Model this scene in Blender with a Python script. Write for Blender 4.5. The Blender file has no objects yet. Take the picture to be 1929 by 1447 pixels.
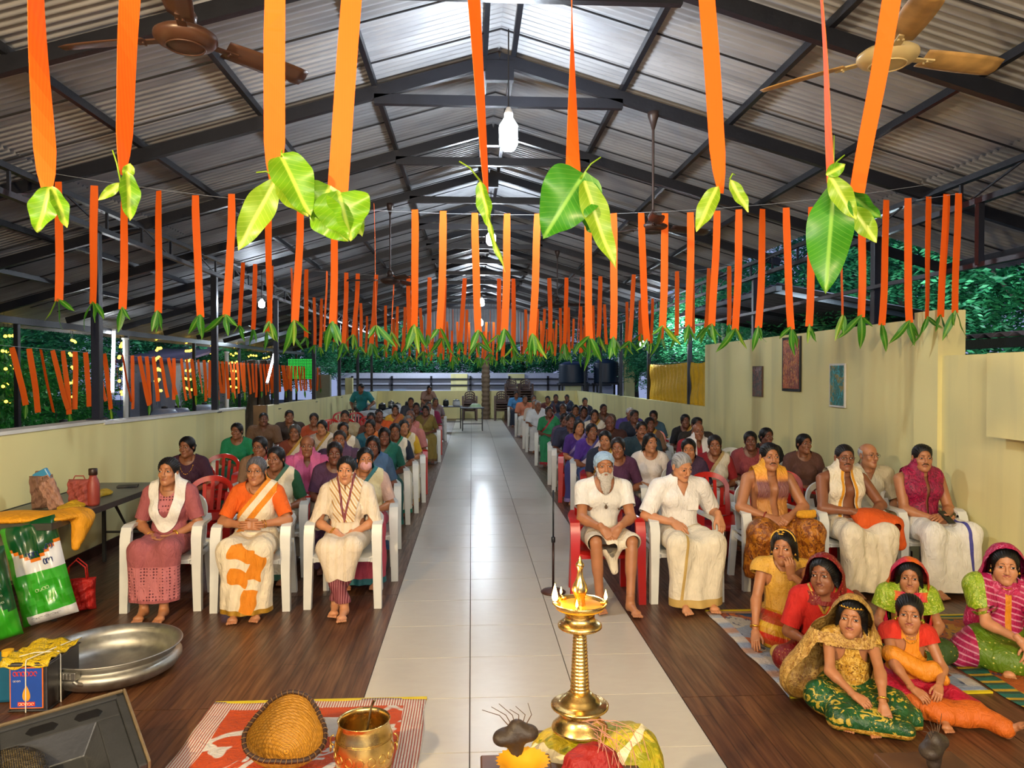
import bpy, math, random
import numpy as np
from mathutils import Vector, Matrix
RN = random.Random(11)
C = bpy.context.scene.collection
SC = bpy.context.scene
pi = math.pi
# ------------------------------------------------------------------ camera, world, main lights, exposure
CAM_H, FPX = 1.84, 1385.0
YAW, PIT = math.radians(3.16), math.radians(.85)
cd = bpy.data.cameras.new('camera'); cam = bpy.data.objects.new('camera', cd); C.objects.link(cam)
cam.location = (0, 0, CAM_H); cam.rotation_euler = (pi/2-PIT, 0, -YAW)
cd.sensor_width = 36; cd.lens = FPX/1929*36; cd.clip_start = .05; cd.clip_end = 300
SC.camera = cam
_f = np.array([math.sin(YAW)*math.cos(PIT), math.cos(YAW)*math.cos(PIT), -math.sin(PIT)])
_r = np.array([math.cos(YAW), -math.sin(YAW), 0.]); _u = np.cross(_r, _f)
def ray(px, py): return _f + _r*(px-964.5)/FPX + _u*(723.5-py)/FPX
def at(px, py, Y):                      # point of the vertical plane at depth Y seen at a pixel
    d = ray(px, py); t = Y/d[1]; return Vector((d[0]*t, Y, CAM_H+d[2]*t))
def atx(px, py, X):
    d = ray(px, py); t = X/d[0]; return Vector((X, d[1]*t, CAM_H+d[2]*t))
def fl(px, py, z=0.):                   # point on the floor
    d = ray(px, py); t = (z-CAM_H)/d[2]; return Vector((d[0]*t, d[1]*t, z))
SC.view_settings.view_transform = 'Standard'; SC.view_settings.look = 'None'
SC.view_settings.gamma = 1; SC.view_settings.use_curve_mapping = False
SC.view_settings.exposure = 0.0
W = bpy.data.worlds.new('dusk'); SC.world = W; W.use_nodes = True
_n = W.node_tree.nodes; _bg = _n['Background']
_tc = _n.new('ShaderNodeTexCoord'); _sp = _n.new('ShaderNodeSeparateXYZ'); _cr = _n.new('ShaderNodeValToRGB')
W.node_tree.links.new(_tc.outputs['Generated'], _sp.inputs[0]); W.node_tree.links.new(_sp.outputs['Z'], _cr.inputs[0])
_cr.color_ramp.elements[0].position = .0; _cr.color_ramp.elements[0].color = (.40, .48, .80, 1)
_cr.color_ramp.elements[1].position = .7; _cr.color_ramp.elements[1].color = (.12, .20, .50, 1)
W.node_tree.links.new(_cr.outputs[0], _bg.inputs[0]); _bg.inputs[1].default_value = .75
def lamp(name, kind, loc, power, col, size=.1, rot=None, **k):
    l = bpy.data.lights.new(name, kind); l.energy = power; l.color = col
    if kind == 'AREA': l.shape = 'RECTANGLE'; l.size = size; l.size_y = k.get('sy', size)
    else: l.shadow_soft_size = size
    o = bpy.data.objects.new(name, l); C.objects.link(o); o.location = loc
    if rot: o.rotation_euler = rot
    return o
# the stage floodlight: left of and behind the camera, warm
lamp('stage_flood_light', 'POINT', (-2.3, .2, 2.9), 760, (1., .72, .38), .07)
lamp('stage_side_light', 'POINT', (2.2, -1.2, 3.0), 360, (1., .78, .42), .15)
lamp('stage_glow_light', 'AREA', (.4, -3.2, 3.2), 380, (1., .86, .68), 4, (math.radians(62), 0, 0), sy=1.6)
# fill lamps added outside to brighten trees and garden, no real fixture
lamp('outdoor_fill_light', 'POINT', (-6.2, 12, 3.6), 260, (.75, .88, 1.), .3)
lamp('outdoor_fill_light', 'POINT', (6.4, 11, 3.4), 300, (.70, .9, 1.), .3)
lamp('outdoor_fill_light', 'POINT', (-6.4, 21, 3.0), 380, (.75, .9, 1.), .3)
lamp('outdoor_fill_light', 'POINT', (6.4, 22, 3.2), 320, (.75, .9, 1.), .3)
lamp('outdoor_fill_light', 'POINT', (-2.0, 34, 4.2), 700, (.8, .9, 1.), .3)
# ------------------------------------------------------------------ helpers
def srgb(h):
    h = h.lstrip('#'); c = [int(h[i:i+2], 16)/255 for i in (0, 2, 4)]
    return tuple(x/12.92 if x < .04045 else ((x+.055)/1.055)**2.4 for x in c)
_M = {}
class NT:
    def __init__(s, name):
        s.m = bpy.data.materials.new(name); s.m.use_nodes = True; s.t = s.m.node_tree; s.b = s.t.nodes['Principled BSDF']
    def n(s, ty, **kw):
        x = s.t.nodes.new('ShaderNode'+ty)
        for k, v in kw.items():
            if k in x.inputs: x.inputs[k].default_value = v
            else: setattr(x, k, v)
        return x
    def l(s, a, b): s.t.links.new(a, b)
    def coord(s, kind='Object', scale=(1, 1, 1), rot=(0, 0, 0)):
        c = s.n('TexCoord'); m = s.n('Mapping'); m.inputs['Scale'].default_value = scale; m.inputs['Rotation'].default_value = rot
        s.l(c.outputs[kind], m.inputs[0]); return m.outputs[0]
    def mix(s, f, a, b, mode='MIX'):
        x = s.n('Mix', data_type='RGBA', blend_type=mode)
        for inp, v in ((x.inputs[0], f), (x.inputs[6], a), (x.inputs[7], b)):
            if isinstance(v, (int, float)): inp.default_value = v
            elif isinstance(v, tuple): inp.default_value = (*v[:3], 1)
            else: s.l(v, inp)
        return x.outputs[2]
    def ramp(s, f, stops):
        r = s.n('ValToRGB'); e = r.color_ramp.elements
        while len(e) < len(stops): e.new(.5)
        for q, (p, c) in zip(e, stops): q.position = p; q.color = (*c, 1) if isinstance(c, tuple) else (c, c, c, 1)
        s.l(f, r.inputs[0]); return r.outputs[0]
    def bump(s, h, strength=.3, dist=.01):
        b = s.n('Bump'); b.inputs['Strength'].default_value = strength; b.inputs['Distance'].default_value = dist
        s.l(h, b.inputs['Height']); s.l(b.outputs[0], s.b.inputs['Normal'])
def M(name, col=None, rough=.6, metal=0., noise=.12, scale=12., bump=0., bscale=None, objcol=False, emit=0., sub=0., coat=0., sheen=0., trans=0., stretch=(1, 1, 1)):
    if name in _M: return _M[name]
    t = NT(name); b = t.b
    b.inputs['Roughness'].default_value = rough; b.inputs['Metallic'].default_value = metal
    if coat: b.inputs['Coat Weight'].default_value = coat
    if sheen: b.inputs['Sheen Weight'].default_value = sheen
    if isinstance(col, str): col = srgb(col)
    if emit:
        b.inputs['Base Color'].default_value = (*col, 1); b.inputs['Emission Color'].default_value = (*col, 1); b.inputs['Emission Strength'].default_value = emit
        _M[name] = t.m; return t.m
    co = t.coord('Object', stretch)
    nz = t.n('TexNoise', Scale=scale, Detail=3.); t.l(co, nz.inputs['Vector'])
    v = t.ramp(nz.outputs['Fac'], [(.3, 1-noise), (.7, 1+0*noise)])
    base = col
    if objcol:
        oi = t.n('ObjectInfo'); base = oi.outputs['Color']
    c = t.mix(1., base, v, 'MULTIPLY')
    t.l(c, b.inputs['Base Color'])
    if sub: b.inputs['Subsurface Weight'].default_value = sub; b.inputs['Subsurface Radius'].default_value = (.02, .008, .004)
    if trans: b.inputs['Transmission Weight'].default_value = trans
    if bump:
        n2 = t.n('TexNoise', Scale=bscale or scale*3, Detail=3.); t.l(co, n2.inputs['Vector']); t.bump(n2.outputs['Fac'], bump, .01)
    _M[name] = t.m; return t.m
def setp(o, label=None, cat=None, group=None, kind=None):
    if label: o['label'] = label
    if cat: o['category'] = cat
    if group: o['group'] = group
    if kind: o['kind'] = kind
    return o
def empty(name, loc=(0, 0, 0), rz=0., label=None, cat=None, group=None, kind=None, sc=1.):
    o = bpy.data.objects.new(name, None); C.objects.link(o); o.location = loc; o.rotation_euler = (0, 0, rz); o.scale = (sc,)*3
    o.empty_display_size = .1
    return setp(o, label, cat, group, kind)
def mesh(name, V, F, mats, mi=None, smooth=True):
    me = bpy.data.meshes.new(name); V = np.asarray(V, dtype=np.float32).reshape(-1, 3)
    if isinstance(F, np.ndarray) and F.ndim == 2:
        n, k = F.shape
        me.vertices.add(len(V)); me.vertices.foreach_set('co', V.ravel())
        me.loops.add(n*k); me.loops.foreach_set('vertex_index', F.astype(np.int32).ravel())
        me.polygons.add(n); me.polygons.foreach_set('loop_start', np.arange(0, n*k, k, dtype=np.int32))
        me.update(calc_edges=True)
    else:
        me.from_pydata(V.tolist(), [], F)
    for m in (mats if isinstance(mats, (list, tuple)) else [mats]): me.materials.append(m)
    if mi is not None: me.polygons.foreach_set('material_index', np.asarray(mi, dtype=np.int32))
    if smooth: me.polygons.foreach_set('use_smooth', np.ones(len(me.polygons), dtype=bool))
    me.validate(); me.update(); return me
def link(name, me, parent=None, loc=None, rot=None, sc=None, color=None, M4=None):
    o = bpy.data.objects.new(name, me); C.objects.link(o)
    if parent is not None: o.parent = parent
    if M4 is not None: o.matrix_local = M4
    if loc is not None: o.location = loc
    if rot is not None: o.rotation_euler = rot
    if sc is not None: o.scale = (sc,)*3 if isinstance(sc, (int, float)) else sc
    if color is not None: o.color = (*color[:3], 1)
    return o
class B:
    """collects simple solids; build() links them as one mesh"""
    def __init__(s): s.V = []; s.F = []; s.mi = []
    def add(s, V, F, mi=0):
        k = len(s.V); s.V += [tuple(v) for v in V]; s.F += [tuple(i+k for i in f) for f in F]; s.mi += [mi]*len(F); return s
    def box(s, a, b, mi=0, T=None):
        (x0, y0, z0), (x1, y1, z1) = a, b
        V = [(x, y, z) for z in (z0, z1) for y in (y0, y1) for x in (x0, x1)]
        if T is not None: V = [T @ Vector(v) for v in V]
        return s.add(V, [(0, 2, 3, 1), (4, 5, 7, 6), (0, 1, 5, 4), (2, 6, 7, 3), (0, 4, 6, 2), (1, 3, 7, 5)], mi)
    def beam(s, a, b, w, d, mi=0, up=(0, 0, 1)):
        a, b = Vector(a), Vector(b); z = (b-a).normalized(); x = z.cross(Vector(up))
        if x.length < 1e-4: x = z.cross(Vector((0, 1, 0)))
        x.normalize(); y = x.cross(z)
        V = [p + x*sx*w/2 + y*sy*d/2 for p in (a, b) for sx, sy in ((-1, -1), (1, -1), (1, 1), (-1, 1))]
        return s.add(V, [(0, 1, 2, 3), (7, 6, 5, 4), (0, 4, 5, 1), (1, 5, 6, 2), (2, 6, 7, 3), (3, 7, 4, 0)], mi)
    def tube(s, pts, r, n=8, mi=0, cap=True, flat=None):
        pts = [Vector(p) for p in pts]; m = len(pts); rr = r if isinstance(r, (list, tuple)) else [r]*m; V = []; F = []
        pn = None
        for i, p in enumerate(pts):
            t = (pts[min(i+1, m-1)]-pts[max(i-1, 0)]).normalized()
            x = t.orthogonal().normalized() if pn is None else (pn-t*pn.dot(t)).normalized()
            pn = x; y = t.cross(x)
            for k in range(n):
                a = 2*pi*k/n; V.append(p + (x*math.cos(a) + y*math.sin(a)*(flat or 1))*rr[i])
        for i in range(m-1):
            for k in range(n): F.append((i*n+k, i*n+(k+1) % n, (i+1)*n+(k+1) % n, (i+1)*n+k))
        if cap: F += [tuple(range(n-1, -1, -1)), tuple((m-1)*n+k for k in range(n))]
        return s.add(V, F, mi)
    def lathe(s, prof, n=24, c=(0, 0, 0), mi=0, sx=1., sy=1.):
        V = [(c[0]+r*math.cos(2*pi*k/n)*sx, c[1]+r*math.sin(2*pi*k/n)*sy, c[2]+z) for r, z in prof for k in range(n)]; m = len(prof)
        F = [(i*n+k, i*n+(k+1) % n, (i+1)*n+(k+1) % n, (i+1)*n+k) for i in range(m-1) for k in range(n)]
        if prof[0][0] > 1e-4: F.append(tuple(range(n-1, -1, -1)))
        if prof[-1][0] > 1e-4: F.append(tuple((m-1)*n+k for k in range(n)))
        return s.add(V, F, mi)
    def grid(s, fn, nu, nv, mi=0, closed=False):
        V = [fn(i/(nu-1), j/(nv-1)) for i in range(nu) for j in range(nv)]
        F = [(i*nv+j, (i+1)*nv+j, (i+1)*nv+j+1, i*nv+j+1) for i in range(nu-1) for j in range(nv-1)]
        return s.add(V, F, mi)
    def mesh(s, name, mats, smooth=False): return mesh(name, s.V, s.F, mats, s.mi, smooth)
    def build(s, name, mats, parent=None, smooth=False, **k): return link(name, s.mesh(name, mats, smooth), parent, **k)
def bevel(o, w=.004, seg=2):
    m = o.modifiers.new('bevel', 'BEVEL'); m.width = w; m.segments = seg; m.limit_method = 'ANGLE'; return o
def autosm(me, ang=40):
    try: me.set_sharp_from_angle(angle=math.radians(ang))
    except Exception: pass
    return me
ORD = ['first', 'second', 'third', 'fourth', 'fifth', 'sixth', 'seventh', 'eighth', 'ninth', 'tenth', 'eleventh', 'twelfth', 'thirteenth', 'fourteenth', 'fifteenth',
       'sixteenth', 'seventeenth', 'eighteenth', 'nineteenth', 'twentieth']
TENS = {2: 'twenty', 3: 'thirty', 4: 'forty', 5: 'fifty', 6: 'sixty', 7: 'seventy'}
def ordw(n):                            # 1-based
    if n <= 20: return ORD[n-1]
    t, u = divmod(n, 10)
    return {3: 'thirtieth', 4: 'fortieth', 5: 'fiftieth', 6: 'sixtieth', 7: 'seventieth'}[t] if u == 0 else TENS[t]+'-'+ORD[u-1]
# ------------------------------------------------------------------ the hall
XL, XR, XC = -3.78, 4.30, .26
AL, AR = -.62, 1.20
HR = 2.84+CAM_H; SL = .29
YEND = 29.8
def rz_(x): return HR - SL*abs(x-XC)    # underside height of the rafters
TY = [4.86+1.93*k for k in range(-1, 13)]
LP = [7.78+3.47*k for k in range(-1, 7)]
RP = [7.76+3.40*k for k in range(-1, 7)]
# materials of the setting
steel = M('black_painted_steel', '#20222a', .38, .3, .25, 6, .12, 40)
def m_vinyl():
    t = NT('brown_wood_vinyl'); co = t.coord('Object', (9, .55, 1))
    n1 = t.n('TexNoise', Scale=2.2, Detail=6., Distortion=.6); t.l(co, n1.inputs['Vector'])
    n2 = t.n('TexNoise', Scale=9., Detail=4.); t.l(t.coord('Object', (6, .35, 1)), n2.inputs['Vector'])
    c = t.ramp(n1.outputs['Fac'], [(.25, srgb('#46291a')), (.5, srgb('#633f28')), (.75, srgb('#7d5535'))])
    c2 = t.mix(t.ramp(n2.outputs['Fac'], [(.4, 0.), (.62, .5)]), c, srgb('#3a1c10'))
    br = t.n('TexBrick', Scale=1.); br.inputs['Mortar Size'].default_value = .004; br.inputs['Brick Width'].default_value = 1.2; br.inputs['Row Height'].default_value = .1
    t.l(t.coord('Object', (1, 1, 1), (0, 0, pi/2)), br.inputs['Vector'])
    br.inputs['Color1'].default_value = (1, 1, 1, 1); br.inputs['Color2'].default_value = (.78, .78, .78, 1); br.inputs['Mortar'].default_value = (.45, .45, .45, 1)
    t.l(t.mix(1., c2, br.outputs[0], 'MULTIPLY'), t.b.inputs['Base Color'])
    r = t.ramp(n2.outputs['Fac'], [(.3, .30), (.7, .46)]); t.l(r, t.b.inputs['Roughness']); return t.m
vinyl = m_vinyl()
def m_tile():
    t = NT('cream_floor_tile'); oi = t.n('ObjectInfo')
    n1 = t.n('TexNoise', Scale=7., Detail=5., Distortion=1.); t.l(t.coord('Object', (1, 2.2, 1)), n1.inputs['Vector'])
    c = t.ramp(n1.outputs['Fac'], [(.3, srgb('#c4beb4')), (.55, srgb('#c7c2b7')), (.8, srgb('#cac5bb'))])
    n2 = t.n('TexNoise', Scale=55., Detail=2.); t.l(t.coord('Object', (1, 1, 1)), n2.inputs['Vector'])
    c = t.mix(t.ramp(n2.outputs['Fac'], [(.74, 0.), (.80, .25)]), c, srgb('#8c8578'))
    c = t.mix(1., c, t.ramp(oi.outputs['Random'], [(0., .93), (1., 1.)]), 'MULTIPLY')
    t.l(c, t.b.inputs['Base Color']); t.b.inputs['Roughness'].default_value = .29
    return t.m
tilem = m_tile()
def m_wall(name, col, dark):
    t = NT(name)
    n1 = t.n('TexNoise', Scale=2.2, Detail=5.); t.l(t.coord('Object', (1.4, 1.4, .12)), n1.inputs['Vector'])
    n2 = t.n('TexNoise', Scale=1.1, Detail=3.); t.l(t.coord('Object'), n2.inputs['Vector'])
    f = t.ramp(n1.outputs['Fac'], [(.52, 0.), (.75, .55)])
    c = t.mix(f, srgb(col), srgb(dark)); c = t.mix(1., c, t.ramp(n2.outputs['Fac'], [(.3, .93), (.7, 1.)]), 'MULTIPLY')
    t.l(c, t.b.inputs['Base Color']); t.b.inputs['Roughness'].default_value = .62
    n3 = t.n('TexNoise', Scale=60., Detail=3.); t.l(t.coord('Object'), n3.inputs['Vector']); t.bump(n3.outputs['Fac'], .12, .004); return t.m
wallm = m_wall('pale_yellow_plaster', '#e6dc9c', '#b9b58a')
def m_roof():
    t = NT('grey_roof_sheeting'); oi = t.n('ObjectInfo')
    n1 = t.n('TexNoise', Scale=1.6, Detail=5.); t.l(t.coord('Object', (.6, 3, 1)), n1.inputs['Vector'])
    c = t.ramp(n1.outputs['Fac'], [(.3, srgb('#8b8c90')), (.7, srgb('#aeafb2'))])
    n2 = t.n('TexNoise', Scale=14., Detail=4.); t.l(t.coord('Object', (.4, 2, 1)), n2.inputs['Vector'])
    c = t.mix(t.ramp(n2.outputs['Fac'], [(.6, 0.), (.75, .3)]), c, srgb('#74706a'))
    c = t.mix(1., c, t.ramp(oi.outputs['Random'], [(0., .88), (1., 1.)]), 'MULTIPLY')
    t.l(c, t.b.inputs['Base Color']); t.b.inputs['Roughness'].default_value = .42; t.b.inputs['Metallic'].default_value = .15; return t.m
roofm = m_roof()
white_paint = M('white_paint', '#dcdcd6', .5, noise=.15, scale=5)
# floor with vinyl sheets and aisle tiles
floor = B().box((XL-.15, -4, -.12), (XR+.2, YEND, -.006)).build('floor', M('grey_screed', '#5b5148', .8)); setp(floor, 'brown vinyl floor of the hall with a cream tiled aisle', kind='structure')
tme = bpy.data.meshes.new('tile')
_tm = B(); g = .0028
_tm.add([(g, g, 0), (.6-g, g, 0), (.6-g, .6-g, 0), (g, .6-g, 0), (g+.0006, g+.0006, .006), (.5994-g, g+.0006, .006), (.5994-g, .5994-g, .006), (g+.0006, .5994-g, .006)],
        [(4, 5, 6, 7), (0, 1, 5, 4), (1, 2, 6, 5), (2, 3, 7, 6), (3, 0, 4, 7)])
tme = _tm.mesh('tile', tilem)
# cross joints of the photograph fall near these depths
y0t = fl(883, 1315)[1] % .6
for i in range(-1, 49):
    yy = y0t + .6*i + 0.
    if yy + .6 > YEND: break
    for j in range(3): link('tile', tme, floor, loc=(AL+.01+.6*j, yy, -.006))
k = 0
for (xa, xb) in ((XL, AL+.01), (AL+1.81, XR)):
    y = -2.0
    while y < YEND-.1:
        y2 = min(y+2.03, YEND); w = (xb-xa)/2
        for q in range(2):
            b = B().box((g, g, 0), (w-g, y2-y-g, .005)); o = b.build('vinyl_sheet', vinyl, floor, loc=(xa+q*w, y, -.006))
        y = y2
# walls -------------------------------------------------------------
def wall(name, x0, x1, segs, lab, z0=0.):
    """segs: (y0, y1, top0, top1)"""
    b = B()
    for (a, c, h0, h1) in segs:
        V = [(x0, a, z0), (x1, a, z0), (x1, c, z0), (x0, c, z0), (x0, a, h0), (x1, a, h0), (x1, c, h1), (x0, c, h1)]
        b.add(V, [(0, 3, 2, 1), (4, 5, 6, 7), (0, 1, 5, 4), (1, 2, 6, 5), (2, 3, 7, 6), (3, 0, 4, 7)])
    o = b.build(name, wallm); return setp(o, lab, kind='structure')
yg0 = atx(462, 800, XL)[1]; yg1 = atx(501, 800, XL)[1]
yp0 = LP[1]
wl = wall('wall_left', XL-.16, XL, [(2.0, yp0, 1.36, 1.33), (yp0, yg0, 1.31, 1.24)], 'low pale yellow parapet wall beside the folding tables')
for (a, c, h0, h1) in ((2.0, yp0, 1.36, 1.33), (yp0, yg0, 1.31, 1.24)):
    b = B(); V = [(XL-.19, a, h0), (XL+.015, a, h0), (XL+.015, c, h1), (XL-.19, c, h1)]; V += [(x, y, z+.03) for x, y, z in V]
    b.add(V, [(0, 3, 2, 1), (4, 5, 6, 7), (0, 1, 5, 4), (1, 2, 6, 5), (2, 3, 7, 6), (3, 0, 4, 7)]).build('coping', white_paint, wl)
wl2 = wall('wall_left_rear', XL-.16, XL, [(yg1, YEND, 1.23, 1.12)], 'low pale yellow parapet wall beyond the side opening')
B().box((XL-.2, yg1-.1, 0), (XL+.03, yg1, 1.25)).build('trim_1', M('brown_jamb_paint', '#7a5a34', .6))['kind'] = 'structure'
yr1 = atx(1328, 700, XR)[1]; yr2 = atx(1730, 640, XR)[1]; yr3 = atx(1775, 640, XR)[1]; yr4 = atx(1895, 700, XR)[1]
wr = wall('wall_right', XR, XR+.2, [(yr2, yr1, 2.36, 2.36)], 'tall pale yellow side wall with the three hung pictures')
wr3 = wall('wall_right_front', XR, XR+.2, [(1.5, yr3, 2.0, 2.0)], 'lower pale yellow wall stretch nearest the stage')
wp = wall('wall_right_pier', XR-.04, XR+.22, [(yr3, yr2, 2.42, 2.42)], 'raised pale yellow pier between the two wall heights')
B().box((XR-.16, 1.5, 1.33), (XR, yr4, 2.0)).build('trim_2', wallm)['kind'] = 'structure'
wall('wall_right_rear', XR, XR+.16, [(yr1, YEND, 1.22, 1.12)], 'low pale yellow parapet behind the right hand rows')
wall('wall_far', XL, XR+.16, [(YEND, YEND+.16, 1.12, 1.12)], 'low pale yellow end wall of the hall')
sk = M('dark_brown_skirting', '#3a2015', .45)
for nm, x0, x1, a, c in (('baseboard_left', XL, XL+.014, 2., yg0), ('baseboard_left_rear', XL, XL+.014, yg1, YEND), ('baseboard_right', XR-.014, XR, 1.5, YEND)):
    B().box((x0, a, 0), (x1, c, .10)).build(nm, sk)['kind'] = 'structure'
# roof --------------------------------------------------------------
roof = empty('roof', (XC, 0, 0), label='gabled roof of grey corrugated sheeting over the whole hall', kind='structure')
def sheet_mesh(w, L, side):
    n = 9; V = []; F = []; nu = n*6+1
    for i in range(nu):
        y = w*1.02*i/(nu-1); z = .015*math.cos(2*pi*n*i/(nu-1))
        for s in (0, L): V.append((side*s/math.sqrt(1+SL*SL), y, z - s*SL/math.sqrt(1+SL*SL)))
    for i in range(nu-1): F.append((2*i, 2*i+1, 2*i+3, 2*i+2))
    return mesh('roof_sheet', V, F, roofm)
SW = .724; q = math.sqrt(1+SL*SL)
sh = {}
for side in (-1, 1):
    for L in (2.2*q, 2.0*q): sh[side, L] = sheet_mesh(SW, L, side)
off = .17
y = 1.35; ci = 0
YS = []
while y < YEND: YS.append(y); y += SW
for yi, y in enumerate(YS):
    for side in (-1, 1):
        courses = [(0., 2.2*q), (2.15, 2.0*q), (4.05, 2.0*q)]
        if side < 0: courses.append((5.95-.1, 2.0*q))
        if side > 0 and y > 8.2: courses = courses[:2]
        for ic, (x0, L) in enumerate(courses):
            if side < 0 and ic == 3: L = 2.0*q
            dx = side*x0
            link('roof_sheet', sh[side, L], roof, loc=(dx, y, HR-SL*x0+off+.028*(ic % 2)-.0))
jm = M('painted_overlap_shadow', '#26262a', .6, .1)  # dark strips stand in for the shadow line where roof sheets overlap
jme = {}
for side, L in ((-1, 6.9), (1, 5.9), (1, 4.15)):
    jme[side, L] = B().beam((0, 0, 0), (side*L, 0, -SL*L), .012, .012).mesh('overlap_shadow_strip', jm)
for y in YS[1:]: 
    link('overlap_shadow_strip', jme[-1, 6.9], roof, loc=(0, y, HR+off-.022)); link('overlap_shadow_strip', jme[1, 5.9 if y < 8.3 else 4.15], roof, loc=(0, y, HR+off-.022))
# ridge capping
B().add([(-.16, 1.2, HR+off-.02), (0, 1.2, HR+off+.04), (.16, 1.2, HR+off-.02), (-.16, YEND, HR+off-.02), (0, YEND, HR+off+.04), (.16, YEND, HR+off-.02)], [(0, 1, 4, 3), (1, 2, 5, 4)]).build('ridge_capping', roofm, roof)
# rear part of the roof above and behind the camera
b = B()
for side in (-1, 1):
    n = 240
    b.grid(lambda u, v: (side*v*6.0, -5+6.4*u, HR+off-SL*6.*v+.015*math.cos(2*pi*6.4/.08*u)), n, 2)
b.build('roof_sheet', roofm, roof, smooth=True)['kind'] = 'stuff'
# purlins
pur = [(-.13, -1), (.13, 1)] + [(s*d, s) for s in (-1, 1) for d in (1.14, 2.15, 3.2)] + [(-5.0, -1), (-5.95, -1)]
for i, (dx, s) in enumerate(pur):
    z = rz_(XC+dx)+.125
    o = B().box((-.022, 0, -.03), (.022, YEND-1., .03)).build('purlin', steel, roof, loc=(dx, 1., z))
# trusses
for i, y in enumerate(TY):
    xr = 5.85 if y < 8.9 else XR+.25
    t = empty('roof_truss', (XC, y, HR), label='black steel roof truss, %s from the stage' % ORD[i], kind='structure', group='roof trusses')
    b = B(); b.beam((0, 0, 0), (-6.95, 0, -SL*6.95), .06, .11); b.build('rafter', steel, t, loc=(0, 0, .04))
    L = xr-XC; b = B(); b.beam((0, 0, 0), (L, 0, -SL*L), .06, .11); b.build('rafter', steel, t, loc=(0, 0, .04))
    zc = CAM_H+2.44-HR
    B().beam((-1.14, 0, zc+.05), (1.14, 0, zc+.05), .06, .09).build('collar_beam', steel, t)
    B().box((-.13, -.036, -.16), (.13, .036, .02)).build('gusset_plate', steel, t)
# lattice girders
def girder(x, y0, y1, z0, z1, lab):
    t = empty('lattice_girder', (x, y0, 0), label=lab, kind='structure')
    L = y1-y0
    B().box((-.03, 0, z1-.025), (.03, L, z1+.025)).build('top_chord', steel, t)
    B().box((-.03, 0, z0-.025), (.03, L, z0+.025)).build('bottom_chord', steel, t)
    n = int(L/.8); b = B(); v = B()
    for i in range(n+1):
        yy = L*i/n; v.box((-.012, yy-.012, z0), (.012, yy+.012, z1))
        if i < n: b.beam((0, yy, z0 if i % 2 else z1), (0, yy+L/n, z1 if i % 2 else z0), .014, .014)
    b.build('diagonal_bar', steel, t)['kind'] = 'stuff'; v.build('vertical_bar', steel, t)['kind'] = 'stuff'
girder(XL, 2.2, YEND, 3.30, 3.52, 'black lattice girder over the left parapet wall')
girder(XR, 2.2, YEND, 3.30, 3.52, 'black lattice girder over the right wall')
def post(x, y, z0, z1, w, lab, name='post'):
    t = empty(name, (x, y, z0), label=lab, kind='structure')
    bevel(B().box((-w/2, -w/2, 0), (w/2, w/2, z1-z0)).build('post_shaft', steel, t), .006, 1)
    B().box((-w*.9, -w*.9, 0), (w*.9, w*.9, .015)).build('foot_plate', steel, t)
for i, y in enumerate(LP):
    zt = 1.27 if y < yg0 else 1.12
    post(XL-.06, y, 1.36 if y < yp0+.02 else (1.25 if y < yg0 else 1.13), 3.32, .085, 'black roof post standing on the left parapet, %s from the stage' % ORD[i], 'steel_post')
for i, y in enumerate(RP[1:]):
    z0 = 2.36 if y < yr1 else 1.16
    post(XR+.08, y, z0, 3.32, .085, 'black roof post on the right side wall, %s from the stage' % ORD[i], 'steel_post')
for i, y in enumerate([4.31+3.47*k for k in range(1, 8)]):
    post(-6.7, y, -.3, rz_(-6.7), .07, 'thin black post of the outer left eave, %s from the stage' % ORD[i], 'steel_post')
B().box((-6.75, 2, rz_(-6.7)-.1), (-6.65, YEND, rz_(-6.7))).build('eave_beam', steel)
setp(bpy.data.objects['eave_beam'], 'long black steel beam under the left eave', kind='structure')
B().box((XR-.015, 2, 2.74), (XR+.015, YEND, 2.78)).build('rail_beam', steel)
setp(bpy.data.objects['rail_beam'], 'thin black rail running along above the right wall', kind='structure')
B().box((-.025, -.025, 0), (.025, .025, .56)).build('hanger_post', steel, loc=(XR, 6.02, 2.76))
setp(bpy.data.objects['hanger_post'], 'short black post between right girder and thin rail', kind='structure')
B().box((5.78, 1.2, rz_(5.8)-.02), (5.86, 8.9, rz_(5.8)+.1)).build('eave_beam', steel); setp(bpy.data.objects['eave_beam.001'], 'black steel beam under the short right eave', kind='structure')
# far gable infill of vertical corrugated sheets
gb = B(); n = 160
for i in range(n):
    x0, x1 = -2.2+4.4*i/n, -2.2+4.4*(i+1)/n
    zt0, zt1 = HR+.15-SL*abs(x0), HR+.15-SL*abs(x1); yy0, yy1 = .02*math.sin(i*pi/2), .02*math.sin((i+1)*pi/2)
    gb.add([(x0, yy0, CAM_H+1.25), (x1, yy1, CAM_H+1.25), (x1, yy1, zt1), (x0, yy0, zt0)], [(0, 1, 2, 3)])
setp(gb.build('gable_sheeting', roofm, loc=(XC, YEND+.1, 0)), 'upright corrugated sheeting closing the far gable', kind='structure')
b = B(); b.beam((XL, YEND, 3.06), (XR, YEND, 3.06), .05, .08); setp(b.build('far_tie_beam', steel), 'black tie beam below the far gable sheeting', kind='structure')
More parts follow.
